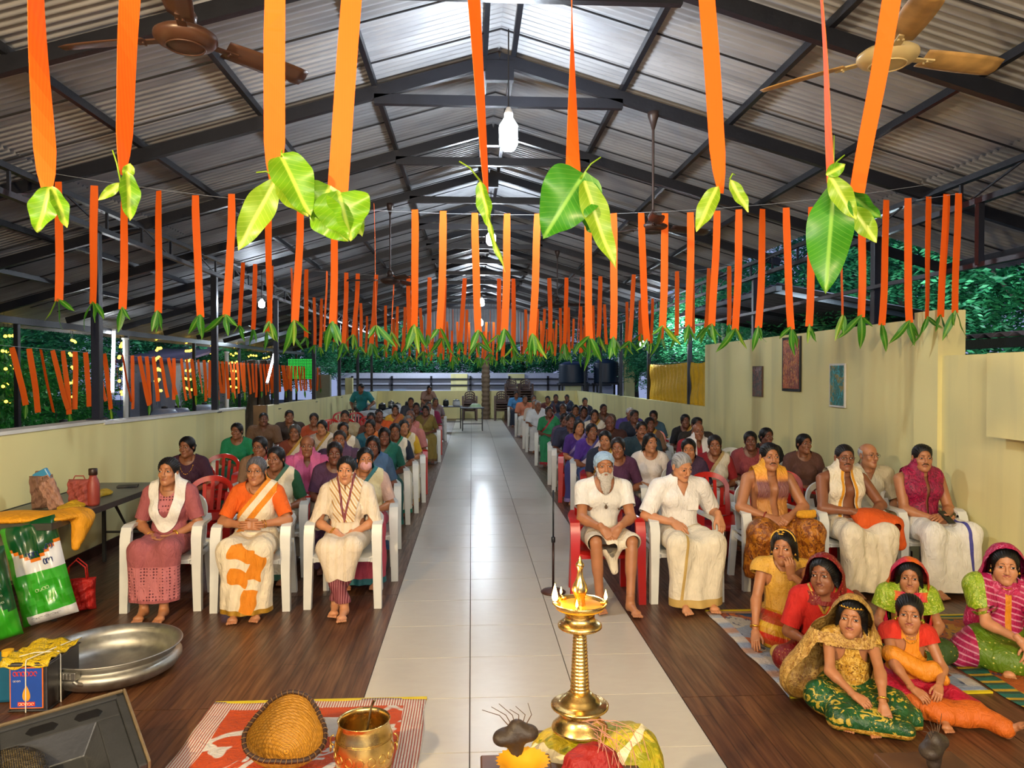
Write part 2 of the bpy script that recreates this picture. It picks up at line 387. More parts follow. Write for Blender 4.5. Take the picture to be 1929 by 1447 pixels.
# ------------------------------------------------------------------ lamps of the place
bulbm = M('lit_bulb_glass', (.80, .90, 1.), emit=430.)
bulbs = M('lit_small_bulb_glass', (.80, .90, 1.), emit=430.)
cap_m = M('white_bulb_cap', '#d8d8d8', .4)
cordm = M('dark_cord', '#15151a', .6)
def bulb(p, r, hgt, ztop, lab, mt):
    t = empty('hanging_bulb', (p[0], p[1], p[2]), label=lab, cat='light bulb', group=None)
    B().lathe([(0, -hgt/2), (r*.6, -hgt*.48), (r, -hgt*.3), (r, hgt*.25), (r*.6, hgt*.42), (r*.45, hgt*.5)], 20).build('bulb_glass', mt, t, True)
    B().lathe([(r*.47, hgt*.5), (r*.5, hgt*.62), (r*.25, hgt*.8)], 12).build('bulb_cap', cap_m, t, True)
    B().tube([(0, 0, hgt*.75), (0, 0, max(ztop-p[2], .1))], .006, 6).build('cord', cordm, t)
bulb(at(958, 253, 6.0), .075, .27, HR-.05, 'white lamp hanging below the ridge nearest the stage', bulbm)
bulb(at(925, 450, 11.3), .07, .2, HR-.05, 'second white lamp along the ridge, small oval glow', bulbs)
bulb(at(907, 570, 20.5), .08, .2, HR-.05, 'third white lamp along the ridge, deep in the hall', bulbs)
bulb(at(905, 608, 26.5), .09, .24, HR-.05, 'farthest white lamp below the ridge by the gable', bulbs)
bulb(at(493, 573, 12.6), .05, .13, rz_(-3.3), 'small white bulb under the left roof slope', bulbs)
bulb(at(1210, 648, 18.0), .06, .13, rz_(4.1), 'small white bulb beside the yellow cloth screen', bulbs)
# tube lights on the left
tubem = M('lit_tube_glass', (.9, .96, 1.), emit=55.)
for (a, c, Y, lab) in (((214, 622), (211, 741), 14.0, 'upright glowing tube light on the white pole outside'), ((517, 665), (503, 722), 17.2, 'tilted glowing tube light farther along the garden')):
    p, q_ = at(*a, Y), at(*c, Y); t = empty('tube_light', q_, label=lab, cat='tube light'); d = p-q_
    B().tube([(0, 0, 0), d], .024, 10).build('tube', tubem, t, True)
    B().tube([Vector((0, .045, 0))-d*.02, Vector((0, .045, 0))+d*1.02], .02, 6).build('fixture', white_paint, t)
    for f in (0, 1): B().lathe([(.03, -.02), (.03, .02)], 10, tuple(d*f)).build('end_cap', cap_m, t)
for (px, Y, top, lab) in ((236, 14.1, 640, 'white pole holding the upright tube light'), (427, 17.6, 665, 'thin white pipe standing beyond the left parapet'), (519, 17.28, 655, 'white pole behind the tilted tube light')):
    b_ = at(px, top, Y); t = empty('pipe_pole', (b_[0], b_[1], -.3), label=lab, cat='pole')
    B().tube([(0, 0, 0), (0, 0, b_[2]+.3)], .045, 12).build('pole_shaft', white_paint, t, True)
    B().lathe([(.06, 0), (.06, .03), (0, .04)], 12, (0, 0, b_[2]+.3)).build('pole_cap', white_paint, t)
# ------------------------------------------------------------------ ceiling fans
brownf = M('brown_fan_enamel', '#54382a', .35, .1, .3, 5); creamf = M('cream_fan_enamel', '#cdb680', .4, .1, .35, 6); darkf = M('dark_brown_fan_enamel', '#3a2c28', .45, .2)
rustf = M('stained_cream_fan_blade', '#b98f52', .5, .1, .45, 9)
def fan(x, y, z, angs, m1, m2, lab):
    t = empty('ceiling_fan', (x, y, z), label=lab, cat='ceiling fan')
    B().lathe([(0, -.046), (.06, -.046), (.10, -.042), (.125, -.030), (.140, -.012), (.140, .006), (.115, .024), (.06, .036), (.05, .06), (0, .06)], 32).build('motor_housing', m1, t, True)
    B().tube([(.085*math.cos(a), .085*math.sin(a), -.048) for a in [2*pi*i/32 for i in range(33)]], .004, 6, cap=False).build('trim_ring', m1, t, True)
    zt = rz_(x)-z
    B().tube([(0, 0, .05), (0, 0, zt)], .012, 8).build('down_rod', m1, t)
    B().lathe([(.014, zt-.16), (.05, zt-.04), (.055, zt), (0, zt)], 16).build('canopy_cup', darkf, t, True)
    B().lathe([(.045, .06), (.05, .1), (.014, .16)], 16).build('lower_cup', m1, t, True)
    def fn(u, v):
        x_ = .19+.43*u; w = .055+.012*math.sin(u*pi*.9); 
        if u > .93: w *= .85
        yy = (v-.5)*2*w; return (x_, yy, -.018*(v-.5)*2 - .006*math.cos(2*pi*(v-.5)) - .01*u)
    for a in angs:
        Mx = Matrix.Rotation(math.radians(a), 4, 'Z')
        b = B().grid(fn, 9, 7); o = b.build('blade', m2, t, True); o.rotation_euler = (0, 0, math.radians(a)); s = o.modifiers.new('s', 'SOLIDIFY'); s.thickness = .004
        br = B().box((.09, -.02, -.012), (.25, .02, -.004)); br.lathe([(.006, -.02), (.006, -.012)], 8, (.21, .01, 0)); br.lathe([(.006, -.02), (.006, -.012)], 8, (.21, -.012, 0)); br.build('blade_bracket', m1, o)
p = at(350, 70, 3.5); fan(p[0], p[1], p[2], (168, 45, -75), brownf, brownf, 'brown ceiling fan nearest the stage on the left')
p = at(1672, 105, 3.5); fan(p[0], p[1], p[2], (8, 135, -105), creamf, rustf, 'cream ceiling fan with rust stained blades on the right')
fan(at(1230, 430, 6.79)[0], 6.79, at(1230, 428, 6.79)[2], (20, 140, 260), darkf, darkf, 'dark ceiling fan on a long rod at the second truss')
fan(at(735, 530, 10.65)[0], 10.65, at(735, 528, 10.65)[2], (60, 180, 300), darkf, darkf, 'dark ceiling fan on a long rod left of the ridge')
fan(at(1050, 560, 14.5)[0], 14.51, 3.2, (0, 120, 240), darkf, darkf, 'far dark ceiling fan right of the ridge')
# ------------------------------------------------------------------ streamers
def m_ribbon():
    t = NT('orange_ribbon_cloth'); w = t.n('TexWave', Scale=60., Distortion=1.); t.l(t.coord('Object', (1, 1, .05)), w.inputs['Vector'])
    c = t.mix(w.outputs['Fac'], srgb('#ff7008'), srgb('#ff7c10')); t.l(c, t.b.inputs['Base Color']); t.b.inputs['Roughness'].default_value = .7
    tr = t.n('BsdfTranslucent'); tr.inputs[0].default_value = (*srgb('#ff8010'), 1); mx = t.n('MixShader'); mx.inputs[0].default_value = .35
    out = t.t.nodes['Material Output']; t.l(t.b.outputs[0], mx.inputs[1]); t.l(tr.outputs[0], mx.inputs[2]); t.l(mx.outputs[0], out.inputs[0]); return t.m
ribm = m_ribbon()
def m_leaf(name, c1, c2, rib, tl=.3):
    t = NT(name); co = t.coord('Object'); s = t.n('SeparateXYZ'); t.l(co, s.inputs[0])
    ab = t.n('Math', operation='ABSOLUTE'); t.l(s.outputs['Y'], ab.inputs[0])
    r = t.ramp(ab.outputs[0], [(.0, 1.), (.004, .8), (.008, 0.)])
    # side veins
    m1 = t.n('Math', operation='MULTIPLY'); m1.inputs[1].default_value = .8; t.l(ab.outputs[0], m1.inputs[0])
    sb = t.n('Math', operation='SUBTRACT'); t.l(s.outputs['X'], sb.inputs[0]); t.l(m1.outputs[0], sb.inputs[1])
    ml = t.n('Math', operation='MULTIPLY'); ml.inputs[1].default_value = 330.; t.l(sb.outputs[0], ml.inputs[0]); sn = t.n('Math', operation='SINE'); t.l(ml.outputs[0], sn.inputs[0])
    v = t.ramp(sn.outputs[0], [(.9, 0.), (1., .35)])
    n = t.n('TexNoise', Scale=12., Detail=3.); t.l(co, n.inputs['Vector'])
    c = t.mix(t.ramp(n.outputs['Fac'], [(.35, 0.), (.65, 1.)]), srgb(c1), srgb(c2)); c = t.mix(v, c, srgb(rib)); c = t.mix(r, c, srgb(rib))
    t.l(c, t.b.inputs['Base Color']); t.b.inputs['Roughness'].default_value = .38
    tr = t.n('BsdfTranslucent'); t.l(c, tr.inputs[0]); mx = t.n('MixShader'); mx.inputs[0].default_value = tl
    out = t.t.nodes['Material Output']; t.l(t.b.outputs[0], mx.inputs[1]); t.l(tr.outputs[0], mx.inputs[2]); t.l(mx.outputs[0], out.inputs[0]); return t.m
leafA = m_leaf('fresh_green_leaf', '#5c9410', '#6ea316', '#b4cc4a'); leafB = m_leaf('lime_green_leaf', '#769f18', '#88ac24', '#c4d45c'); leafC = m_leaf('deep_green_leaf', '#2f7a16', '#3e8a1c', '#84b848')
def leaf_mesh(L, Wd, mt, heart=0., curl=.1, fold=.2, wave=.1, seed=0, nu=15, nv=9):
    r = random.Random(seed); ph = r.random()*6
    def fn(u, v):
        s = (v-.5)*2
        w = Wd/2*((math.sin(pi*min(u*1.0, 1.)**(.62 if heart else .85)))**(.75 if heart else .85))*(1+heart*.35*(1-u)); w = max(w, .0008)
        if u < .04 and not heart: w *= .4
        x = L*u - (heart*.10*L*abs(s)**2*(1-u)**3); y = s*w
        z = fold*abs(y) + curl*L*u*u*1.2 + wave*Wd*.5*abs(s)**1.5*math.sin(u*15+ph+(2 if s > 0 else 0)) + .02*L*math.sin(u*7+ph)
        return (x, y, z)
    b = B().grid(fn, nu, nv); return b.mesh('leaf', mt, True)
def stem_mesh(L, mt): return B().tube([(0, 0, 0), (-L*.5, .004, .01), (-L, .012, .03)], [.003, .0022, .0016], 6).mesh('leaf_stem', mt, True)
def place_leaf(par, base, tip, Wd, mt, heart=0., roll=0., stem=None, curl=.06, fold=.38, wave=.17, seed=1, nm='leaf'):
    base, tip = Vector(base), Vector(tip); L = (tip-base).length
    x = (tip-base).normalized(); z = (Vector((0, 0, CAM_H))-base).normalized(); z = (z-x*z.dot(x)).normalized(); y = z.cross(x)
    Mr = Matrix((x, y, z)).transposed().to_4x4(); Mr = Matrix.Translation(base-Vector(par.location)) @ Mr @ Matrix.Rotation(math.radians(roll), 4, 'X')
    o = link('leaf', leaf_mesh(L, Wd, mt, heart, curl, fold, wave, seed, 25, 13), par, M4=Mr)
    if stem is not None:
        s = Vector(stem)-Vector(par.location); b_ = base-Vector(par.location)
        mid = (s+b_)/2+Vector((0, 0, .012)); B().tube([b_+(s-b_)*-.05, mid, s], [.0034, .0028, .0022], 6).build('leaf_stem', leafB, par, True)
    return o
def ribbon_pts(pts, widths, tw, name='ribbon'):
    """pts from top to bottom; tw = twist about the vertical (radians) at each point"""
    V = []; n = len(pts); th = .0008
    for p_, w, a in zip(pts, widths, tw):
        d = Vector((math.cos(a), math.sin(a), 0))*w/2; nn = Vector((-math.sin(a), math.cos(a), 0))*th
        V += [p_-d-nn, p_+d-nn, p_+d+nn, p_-d+nn]
    F = []
    for i in range(n-1):
        for k in range(4): F.append((4*i+k, 4*i+(k+1) % 4, 4*i+4+(k+1) % 4, 4*i+4+k))
    F += [(3, 2, 1, 0), (4*n-4, 4*n-3, 4*n-2, 4*n-1)]
    return mesh(name, [tuple(v) for v in V], F, ribm, smooth=False)
Y1 = 2.42
def near_streamer(a, c, wa, wc, leaves, lab, knot=None):
    A = at(a[0], a[1], Y1); Cc = at(c[0], c[1], Y1); d = (A-Cc).normalized(); top = A + d*((CAM_H+1.52-A[2])/d[2]); RW = .066
    t = empty('ribbon_streamer', top, label=lab, cat='streamer', group='streamers of the row above the stage')
    n = 14; pts = []; ws = []; tw = []
    for i in range(n):
        u = i/(n-1); p_ = top+(Cc-top)*u
        ua = (top-A).length/(top-Cc).length; s = max(0, (u-ua)/(1-ua)); wpx = wa+(wc-wa)*s
        w = min(wpx/FPX*Y1/RW, 1.); tw.append(math.acos(max(w, .03))); ws.append(RW); pts.append(p_-top+Vector((0, .004*math.sin(u*9), 0)))
    if knot:                                     # gathered at the bottom
        ws[-1] *= .35; ws[-2] *= .8
    link('ribbon', ribbon_pts(pts, ws, tw), t)
    for i, (b_, tp, wpx, mt, heart, roll, st) in enumerate(leaves):
        dz = -.03*(i % 2)-.012
        place_leaf(t, at(*b_, Y1+dz), at(*tp, Y1+dz-.02), wpx/FPX*Y1, mt, heart, roll, at(*st, Y1+dz) if st else None, seed=i+len(lab))
    return t
SL1 = 'in the nearest row over the stage'
near_streamer((68, 0), (88, 368), 8, 31, [((95, 352), (72, 440), 48, leafA, 0, 20, None), ((98, 350), (124, 432), 28, leafA, 0, -25, None)], 'orange ribbon with two drooping leaves, leftmost in the nearest row', 1)
near_streamer((245, 0), (230, 330), 24, 10, [((228, 345), (186, 378), 18, leafB, 0, 10, (212, 283)), ((240, 322), (242, 418), 36, leafA, 0, -20, None), ((246, 308), (236, 345), 20, leafB, 0, 0, None)], 'thinly twisted orange ribbon with three leaves, left of the brown fan hub', 1)
near_streamer((518, 0), (516, 350), 38, 34, [((520, 335), (450, 474), 56, leafB, 0, 10, (483, 325)), ((530, 295), (584, 412), 70, leafA, .3, -15, (532, 284)), ((520, 340), (582, 410), 40, leafB, 0, -10, None)], 'orange ribbon with a long pale leaf, third in the nearest row', 1)
near_streamer((662, 0), (634, 386), 40, 37, [((620, 356), (590, 420), 62, leafA, .8, 10, None), ((640, 370), (662, 456), 84, leafA, .9, 0, None), ((655, 378), (681, 448), 34, leafB, 0, -20, None), ((600, 385), (660, 455), 60, leafA, .6, 20, None)], 'broad orange ribbon over a rounded leaf bunch, fourth in the nearest row')
near_streamer((893, 0), (918, 395), 24, 10, [((905, 342), (926, 430), 32, leafA, 0, 30, (865, 304)), ((915, 400), (957, 512), 16, leafA, 0, 50, None)], 'narrow orange ribbon with slender folded leaf beside the ridge lamp', 1)
near_streamer((1077, 0), (1080, 332), 3, 32, [((1095, 335), (1022, 452), 92, leafC, .9, 5, (1132, 296)), ((1100, 345), (1156, 510), 48, leafB, .2, -20, None), ((1100, 400), (1135, 445), 30, leafC, 0, 40, None)], 'orange ribbon widening down to a big heart shaped leaf')
near_streamer((1332, 0), (1358, 364), 36, 35, [((1352, 350), (1312, 440), 36, leafB, 0, 15, None), ((1375, 338), (1408, 402), 26, leafB, 0, -25, (1385, 330))], 'broad orange ribbon with two spread leaves, seventh in the nearest row', 1)
near_streamer((1548, 0), (1566, 340), 14, 3, [((1570, 345), (1557, 556), 84, leafC, 0, 5, (1571, 255)), ((1562, 330), (1612, 415), 40, leafB, 0, -10, (1591, 292)), ((1590, 360), (1662, 408), 44, leafC, 0, 30, None), ((1556, 330), (1592, 310), 26, leafA, 0, 0, None)], 'threadlike orange ribbon carrying the longest dark green leaf')
near_streamer((1680, 0), (1614, 368), 38, 36, [((1605, 388), (1650, 458), 40, leafB, 0, -10, None)], 'slanting broad orange ribbon with pale leaf, rightmost in the nearest row')
def string(Y, z0, zmid, lab):
    t = B(); pts = []
    for i in range(17):
        u = i/16; x = XL+(XR-XL)*u; pts.append((x, 0, zmid+(z0-zmid)*(2*u-1)**2))
    o = t.tube(pts, .0025, 4).build('string', M('pale_string', '#9aa0a8', .6), loc=(0, Y, 0)); setp(o, lab, 'string', 'strings of the streamers')
    return lambda x: zmid+(z0-zmid)*(2*(x-XL)/(XR-XL)-1)**2
# shared meshes of the farther rows
rvars = []
for s in range(7):
    r = random.Random(s+40); L = 1.; n = 9; a0 = r.uniform(-.25, .25); a1 = r.uniform(-.45, .45) if s != 6 else 1.45; sw = r.uniform(-.04, .04)
    pts = [Vector((sw*u*u + .002*math.sin(u*8+s), .008*math.sin(u*5+s), -L*u)) for u in [i/(n-1) for i in range(n)]]
    rvars.append((ribbon_pts(pts, [.066*(.9 if i in (0,) else 1) for i in range(n)], [a0+(a1-a0)*i/(n-1) if s != 6 else 1.42 for i in range(n)]), pts[-1]))
lvars = [leaf_mesh(.17+.02*k, .045+.01*(k % 3), (leafC, leafC, leafC, leafA)[k % 4], 0, .1*(k-2), .3, .08, 50+k, 9, 5) for k in range(6)]
def far_streamer(x, Y, zt, L, lab, grp, nleaf=None, v=None, roty=0., sc=1.):
    t = empty('ribbon_streamer', (x, Y, zt), label=lab, cat='streamer', group=grp)
    v = RN.randrange(7) if v is None else v; me, end = rvars[v]
    L = L
    o = link('ribbon', me, t, rot=(0, roty, RN.uniform(-.25, .25)), sc=(sc, 1, L))
    ex = Vector((end[0]*sc, end[1], end[2]*L)); ex.rotate(Matrix.Rotation(roty, 3, 'Y'))
    nl = RN.choice((2, 3, 3)) if nleaf is None else nleaf
    offs = RN.uniform(-.3, .3)
    for k in range(nl):
        a = (k-(nl-1)/2)*RN.uniform(.25, .75)+RN.uniform(-.25, .25)
        d = pi/2 + a
        Mr = Matrix.Translation(ex+Vector((0, -.004-.006*k, .025))) @ Matrix.Rotation(RN.uniform(-.5, .5), 4, 'Z') @ Matrix.Rotation(d, 4, 'Y') @ Matrix.Rotation(pi/2*0+RN.uniform(-.6, .6), 4, 'X') @ Matrix.Scale(RN.uniform(.75, 1.1), 4)
        Mr = Matrix.Translation(ex+Vector((0, -.004-.006*k, .025))) @ Matrix.Rotation(-pi/2, 4, 'X') @ Matrix.Rotation(pi/2+a, 4, 'Z') @ Matrix.Rotation(RN.uniform(-1.1, 1.1), 4, 'X') @ Matrix.Scale(RN.uniform(.7, 1.25), 4)
        link('leaf', lvars[RN.randrange(6)], t, M4=Mr)
    return t
string(Y1, 3.5, CAM_H+1.5, 'thin string holding the streamers nearest the stage')
R2 = [(110, 345, 570), (178, 352, 575), (236, 356, 585), (300, 362, 592), (370, 371, 600), (437, 368, 600), (505, 378, 612), (566, 385, 610), (631, 388, 612), (705, 387, 620), (781, 397, 618), (835, 400, 622),
      (895, 404, 628), (955, 405, 625), (1012, 405, 635), (1108, 405, 640), (1155, 404, 640), (1207, 404, 645), (1252, 404, 620), (1300, 403, 618), (1350, 400, 617), (1391, 397, 625), (1436, 396, 620), (1480, 394, 623), (1528, 392, 617),
      (1584, 385, 598), (1622, 383, 600), (1669, 379, 615), (1709, 376, 610), (1748, 373, 603), (1781, 369, 600), (1803, 367, 592)]
Y2 = 6.72
string(Y2, at(888, 335, Y2)[2], at(888, 404, Y2)[2], 'thin string holding the second row of streamers')
_a, _b = at(1709, 376, 6.7), at(1803, 367, atx(1803, 367, XR-.12)[1])
setp(B().tube([(XR-.12, Y2, _a[2]), (XR-.12, _b[1]-.05, _b[2]+.0)], .0025, 4).build('string', M('pale_string')), 'short string end along the right girder', 'string', 'strings of the streamers')
for i, (px, yt, yb) in enumerate(R2):
    Yq = min(Y2, atx(px, yt, XR-.12)[1]) if px > 1000 else Y2; p_ = at(px, yt, Yq); L = p_[2]-at(px, yb, Yq)[2]
    if abs(p_[0]-XL) < .15: p_[0] = XL+.15
    far_streamer(p_[0], Yq-.012, p_[2]+.01, L, 'orange ribbon with mango leaves, %s from the left in the second row' % ordw(i+1), 'streamers of the second row', v=6 if px in (705, 1584) else RN.randrange(6), roty=math.atan2(-(RN.uniform(-.02, .03)), 1))
rows = [(11.15, 1.42, 'third', 30), (16.1, 1.37, 'fourth', 30), (20.7, 1.42, 'fifth', 30), (25.2, 1.42, 'sixth', 28)]
for (Y, H, nm, n) in rows:
    zf = string(Y, 3.52, CAM_H+H, 'thin string holding the %s row of streamers' % nm)
    for i in range(n):
        x = XL+.35+(XR-XL-.7)*(i+RN.uniform(-.22, .22))/(n-1)
        x = min(max(x, XL+.2), XR-.2)
        far_streamer(x, Y-.012, zf(x)+.01, RN.uniform(.85, 1.08), 'orange ribbon with mango leaves, %s from the left in the %s row' % (ordw(i+1), nm), 'streamers of the %s row' % nm, roty=RN.uniform(-.05, .05))
# garden streamers outside the left parapet, blown askew
gx = -5.45
pxs = [-8, 18, 40, 62, 82, 104, 121, 138, 152, 168]; y = atx(-8, 690, gx)[1]; i = 0; N_G = 62
o = B().tube([(gx, 7.6, 2.18), (gx, 16, 2.06), (gx, 29.5, 2.05)], .003, 4).build('string', M('pale_string')); setp(o, 'thin string of the garden streamers beyond the left parapet', 'string', 'strings of the streamers')
while i < N_G:
    t = empty('garden_streamer', (gx, y, 2.15-.006*(y-8)), label='slanting orange garden ribbon, %s counted from the stage end' % ordw(i+1), cat='streamer', group='garden streamers beyond the left parapet')
    L = RN.uniform(.72, .9); me, end = rvars[RN.randrange(7)]
    o = link('ribbon', me, t, M4=Matrix.Rotation(RN.uniform(.18, .42)*(1 if i % 6 else .2), 4, 'X') @ Matrix.Rotation(RN.uniform(.5, 1.3), 4, 'Z') @ Matrix.Diagonal((1, 1, L, 1)))
    if i % 4 == 1:
        e = o.matrix_basis @ end
        link('leaf', lvars[i % 6], t, M4=Matrix.Translation(e+Vector((0, 0, .02))) @ Matrix.Rotation(-pi/2, 4, 'X') @ Matrix.Rotation(pi/2, 4, 'Z'))
    y += RN.uniform(.20, .34)*(1. if i < 30 else 1.15); i += 1
# strings of yellow bulbs in the garden
ym = M('lit_yellow_fairy_bulb', (1., .62, .06), emit=5.)
fb = B().lathe([(0, -.022), (.02, -.012), (.022, 0), (.014, .016), (0, .02)], 8).mesh('fairy_bulb', ym, True)
for i in range(40):
    y = 9.6+.46*i; x = -7.0-.22*(i % 4)
    t = empty('light_string', (x, y, 2.95), label='hanging string of yellow fairy bulbs, %s along the garden' % ordw(i+1), cat='string lights', group='fairy light strings in the garden')
    nb = 7 if i % 3 else 5
    B().tube([(0, 0, .1), (0, 0, -.27*nb)], .003, 4).build('wire', cordm, t)
    for k in range(nb): link('fairy_bulb', fb, t, loc=(.02*(-1)**k, 0, -.25*k-RN.uniform(0, .06)), sc=1.15 if y < 16 else 1.6)
# ------------------------------------------------------------------ implicit-surface modelling of people and cloth
F32 = np.float32
class Sdf:
    def __init__(s, lo, hi, h):
        s.h = h; s.lo = np.array(lo, float); n = [int(math.ceil((hi[i]-lo[i])/h))+1 for i in range(3)]
        s.ax = [(lo[i]+h*np.arange(n[i])).astype(F32) for i in range(3)]; s.D = np.full(n, .4, F32)
    def reg(s, lo, hi):
        sl = []
        for i in range(3):
            a = max(0, int((lo[i]-s.lo[i])/s.h)); b = min(len(s.ax[i]), int((hi[i]-s.lo[i])/s.h)+2)
            if b <= a: return None
            sl.append(slice(a, b))
        return tuple(sl)
    def co(s, sl): return s.ax[0][sl[0]][:, None, None], s.ax[1][sl[1]][None, :, None], s.ax[2][sl[2]][None, None, :]
    def put(s, sl, d, k, sub):
        D = s.D[sl]
        if sub:
            d = -d
            if k > 0: h = np.maximum(k-np.abs(D-d), 0)/k; D[...] = np.maximum(D, d)+h*h*k*.25
            else: np.maximum(D, d, out=D)
        elif k > 0: h = np.maximum(k-np.abs(D-d), 0)/k; D[...] = np.minimum(D, d)-h*h*k*.25
        else: np.minimum(D, d, out=D)
    def cone(s, a, b, ra, rb=None, k=.01, sub=False):
        rb = ra if rb is None else rb; a = np.array(a, F32); b = np.array(b, F32); m = max(ra, rb)+k+3*s.h
        sl = s.reg(np.minimum(a, b)-m, np.maximum(a, b)+m)
        if sl is None: return s
        x, y, z = s.co(sl); d = b-a; L = float(d@d)+1e-9
        t = np.clip(((x-a[0])*d[0]+(y-a[1])*d[1]+(z-a[2])*d[2])/L, 0, 1)
        dd = np.sqrt((x-a[0]-t*d[0])**2+(y-a[1]-t*d[1])**2+(z-a[2]-t*d[2])**2)-(ra+(rb-ra)*t)
        s.put(sl, dd, k, sub); return s
    def ell(s, c, r, k=.01, rot=None, sub=False):
        c = np.array(c, F32); r = np.array(r, F32); m = float(r.max())+k+3*s.h
        mm = np.array([m, m, m]) if rot is not None else r+k+3*s.h
        sl = s.reg(c-mm, c+mm)
        if sl is None: return s
        x, y, z = s.co(sl); x = x-c[0]; y = y-c[1]; z = z-c[2]
        if rot is not None:
            R = np.array(rot.inverted() if hasattr(rot, 'inverted') else rot, F32)
            x, y, z = R[0, 0]*x+R[0, 1]*y+R[0, 2]*z, R[1, 0]*x+R[1, 1]*y+R[1, 2]*z, R[2, 0]*x+R[2, 1]*y+R[2, 2]*z
        k0 = np.sqrt((x/r[0])**2+(y/r[1])**2+(z/r[2])**2); k1 = np.sqrt((x/r[0]**2)**2+(y/r[1]**2)**2+(z/r[2]**2)**2)+1e-6
        s.put(sl, k0*(k0-1)/k1, k, sub); return s
    def nets(s):
        D = s.D; S = D < 0; nx, ny, nz = D.shape
        c = [(i, j, k) for i in (0, 1) for j in (0, 1) for k in (0, 1)]
        cnt = np.zeros((nx-1, ny-1, nz-1), np.int8)
        for i, j, k in c: cnt += S[i:nx-1+i, j:ny-1+j, k:nz-1+k]
        act = (cnt > 0) & (cnt < 8); idx = np.argwhere(act)
        if len(idx) == 0: return np.zeros((0, 3)), np.zeros((0, 3), int)
        vid = np.full(act.shape, -1, np.int32); vid[act] = np.arange(len(idx))
        v = np.stack([D[idx[:, 0]+i, idx[:, 1]+j, idx[:, 2]+k] for i, j, k in c], 1)
        acc = np.zeros((len(idx), 3)); n = np.zeros(len(idx))
        for a in range(8):
            for ax in range(3):
                if c[a][ax]: continue
                bb = list(c[a]); bb[ax] = 1; b = c.index(tuple(bb)); m = (v[:, a] < 0) != (v[:, b] < 0)
                t = np.where(m, v[:, a]/np.where(m, v[:, a]-v[:, b], 1), 0)
                p = np.tile(np.array(c[a], float), (len(idx), 1)); p[:, ax] += t
                acc += p*m[:, None]; n += m
        V = s.lo+s.h*(idx+acc/n[:, None]); Q = []
        for ax in range(3):
            o1, o2 = [(1, 2), (2, 0), (0, 1)][ax]; sh = [slice(None)]*3; sh2 = [slice(None)]*3
            sh[ax] = slice(0, -1); sh2[ax] = slice(1, None); A = S[tuple(sh)]; Bq = S[tuple(sh2)]
            e = np.argwhere(A != Bq); e = e[(e[:, o1] > 0) & (e[:, o2] > 0) & (e[:, o1] < D.shape[o1]-1) & (e[:, o2] < D.shape[o2]-1)]
            if not len(e): continue
            flip = A[e[:, 0], e[:, 1], e[:, 2]]
            def g(d1, d2):
                q = e.copy(); q[:, o1] -= d1; q[:, o2] -= d2; return vid[q[:, 0], q[:, 1], q[:, 2]]
            q = np.stack([g(0, 0), g(1, 0), g(1, 1), g(0, 1)], 1); q = np.where(flip[:, None], q, q[:, ::-1]); Q.append(q)
        Q = np.concatenate(Q); Q = Q[(Q >= 0).all(1)]
        T = np.concatenate([Q[:, [0, 1, 2]], Q[:, [0, 2, 3]]]); return V, T
def normals(V, T):
    N = np.zeros_like(V); f = np.cross(V[T[:, 1]]-V[T[:, 0]], V[T[:, 2]]-V[T[:, 0]])
    for i in range(3): np.add.at(N, T[:, i], f)
    return N/(np.linalg.norm(N, axis=1, keepdims=True)+1e-12)
def smooth(V, T, it=1, lam=.5):
    e = np.concatenate([T[:, [0, 1]], T[:, [1, 2]], T[:, [2, 0]]])
    for _ in range(it):
        A = np.zeros_like(V); n = np.zeros(len(V))
        for a, b in ((0, 1), (1, 0)): np.add.at(A, e[:, a], V[e[:, b]]); np.add.at(n, e[:, a], 1)
        V = V+(A/np.maximum(n, 1)[:, None]-V)*lam
    return V
def split(V, T, MI, f):
    f = np.where(np.abs(f) < 1e-7, 1e-7, f); N = len(V); s = f > 0; cnt = s[T].sum(1)
    full = cnt == 3; none = cnt == 0; one = cnt == 1; two = cnt == 2
    def rot(Ts, which):
        i = np.argmax(which, 1); return np.stack([Ts[np.arange(len(Ts)), (i+j) % 3] for j in range(3)], 1)
    A = rot(T[one], s[T[one]]); Bb = rot(T[two], ~s[T[two]])
    ed = np.concatenate([A[:, [0, 1]], A[:, [0, 2]], Bb[:, [0, 1]], Bb[:, [0, 2]]])
    if len(ed) == 0: return V, T[full], MI[full], T[none], MI[none]
    key = np.minimum(ed[:, 0], ed[:, 1]).astype(np.int64)*N+np.maximum(ed[:, 0], ed[:, 1]); u, inv = np.unique(key, return_inverse=True); inv = inv.reshape(-1)
    a, b = u//N, u % N; t = f[a]/(f[a]-f[b]); nv = V[a]+(V[b]-V[a])*t[:, None]; inv = inv+N
    n1, n2 = len(A), len(Bb); e1, e2, e3, e4 = inv[:n1], inv[n1:2*n1], inv[2*n1:2*n1+n2], inv[2*n1+n2:]
    P = np.concatenate([T[full], np.stack([A[:, 0], e1, e2], 1), np.stack([e3, Bb[:, 1], Bb[:, 2]], 1), np.stack([e3, Bb[:, 2], e4], 1)])
    PM = np.concatenate([MI[full], MI[one], MI[two], MI[two]])
    Q = np.concatenate([T[none], np.stack([e1, A[:, 1], A[:, 2]], 1), np.stack([e1, A[:, 2], e2], 1), np.stack([Bb[:, 0], e3, e4], 1)])
    QM = np.concatenate([MI[none], MI[one], MI[one], MI[two]])
    return np.concatenate([V, nv]), P, PM, Q, QM
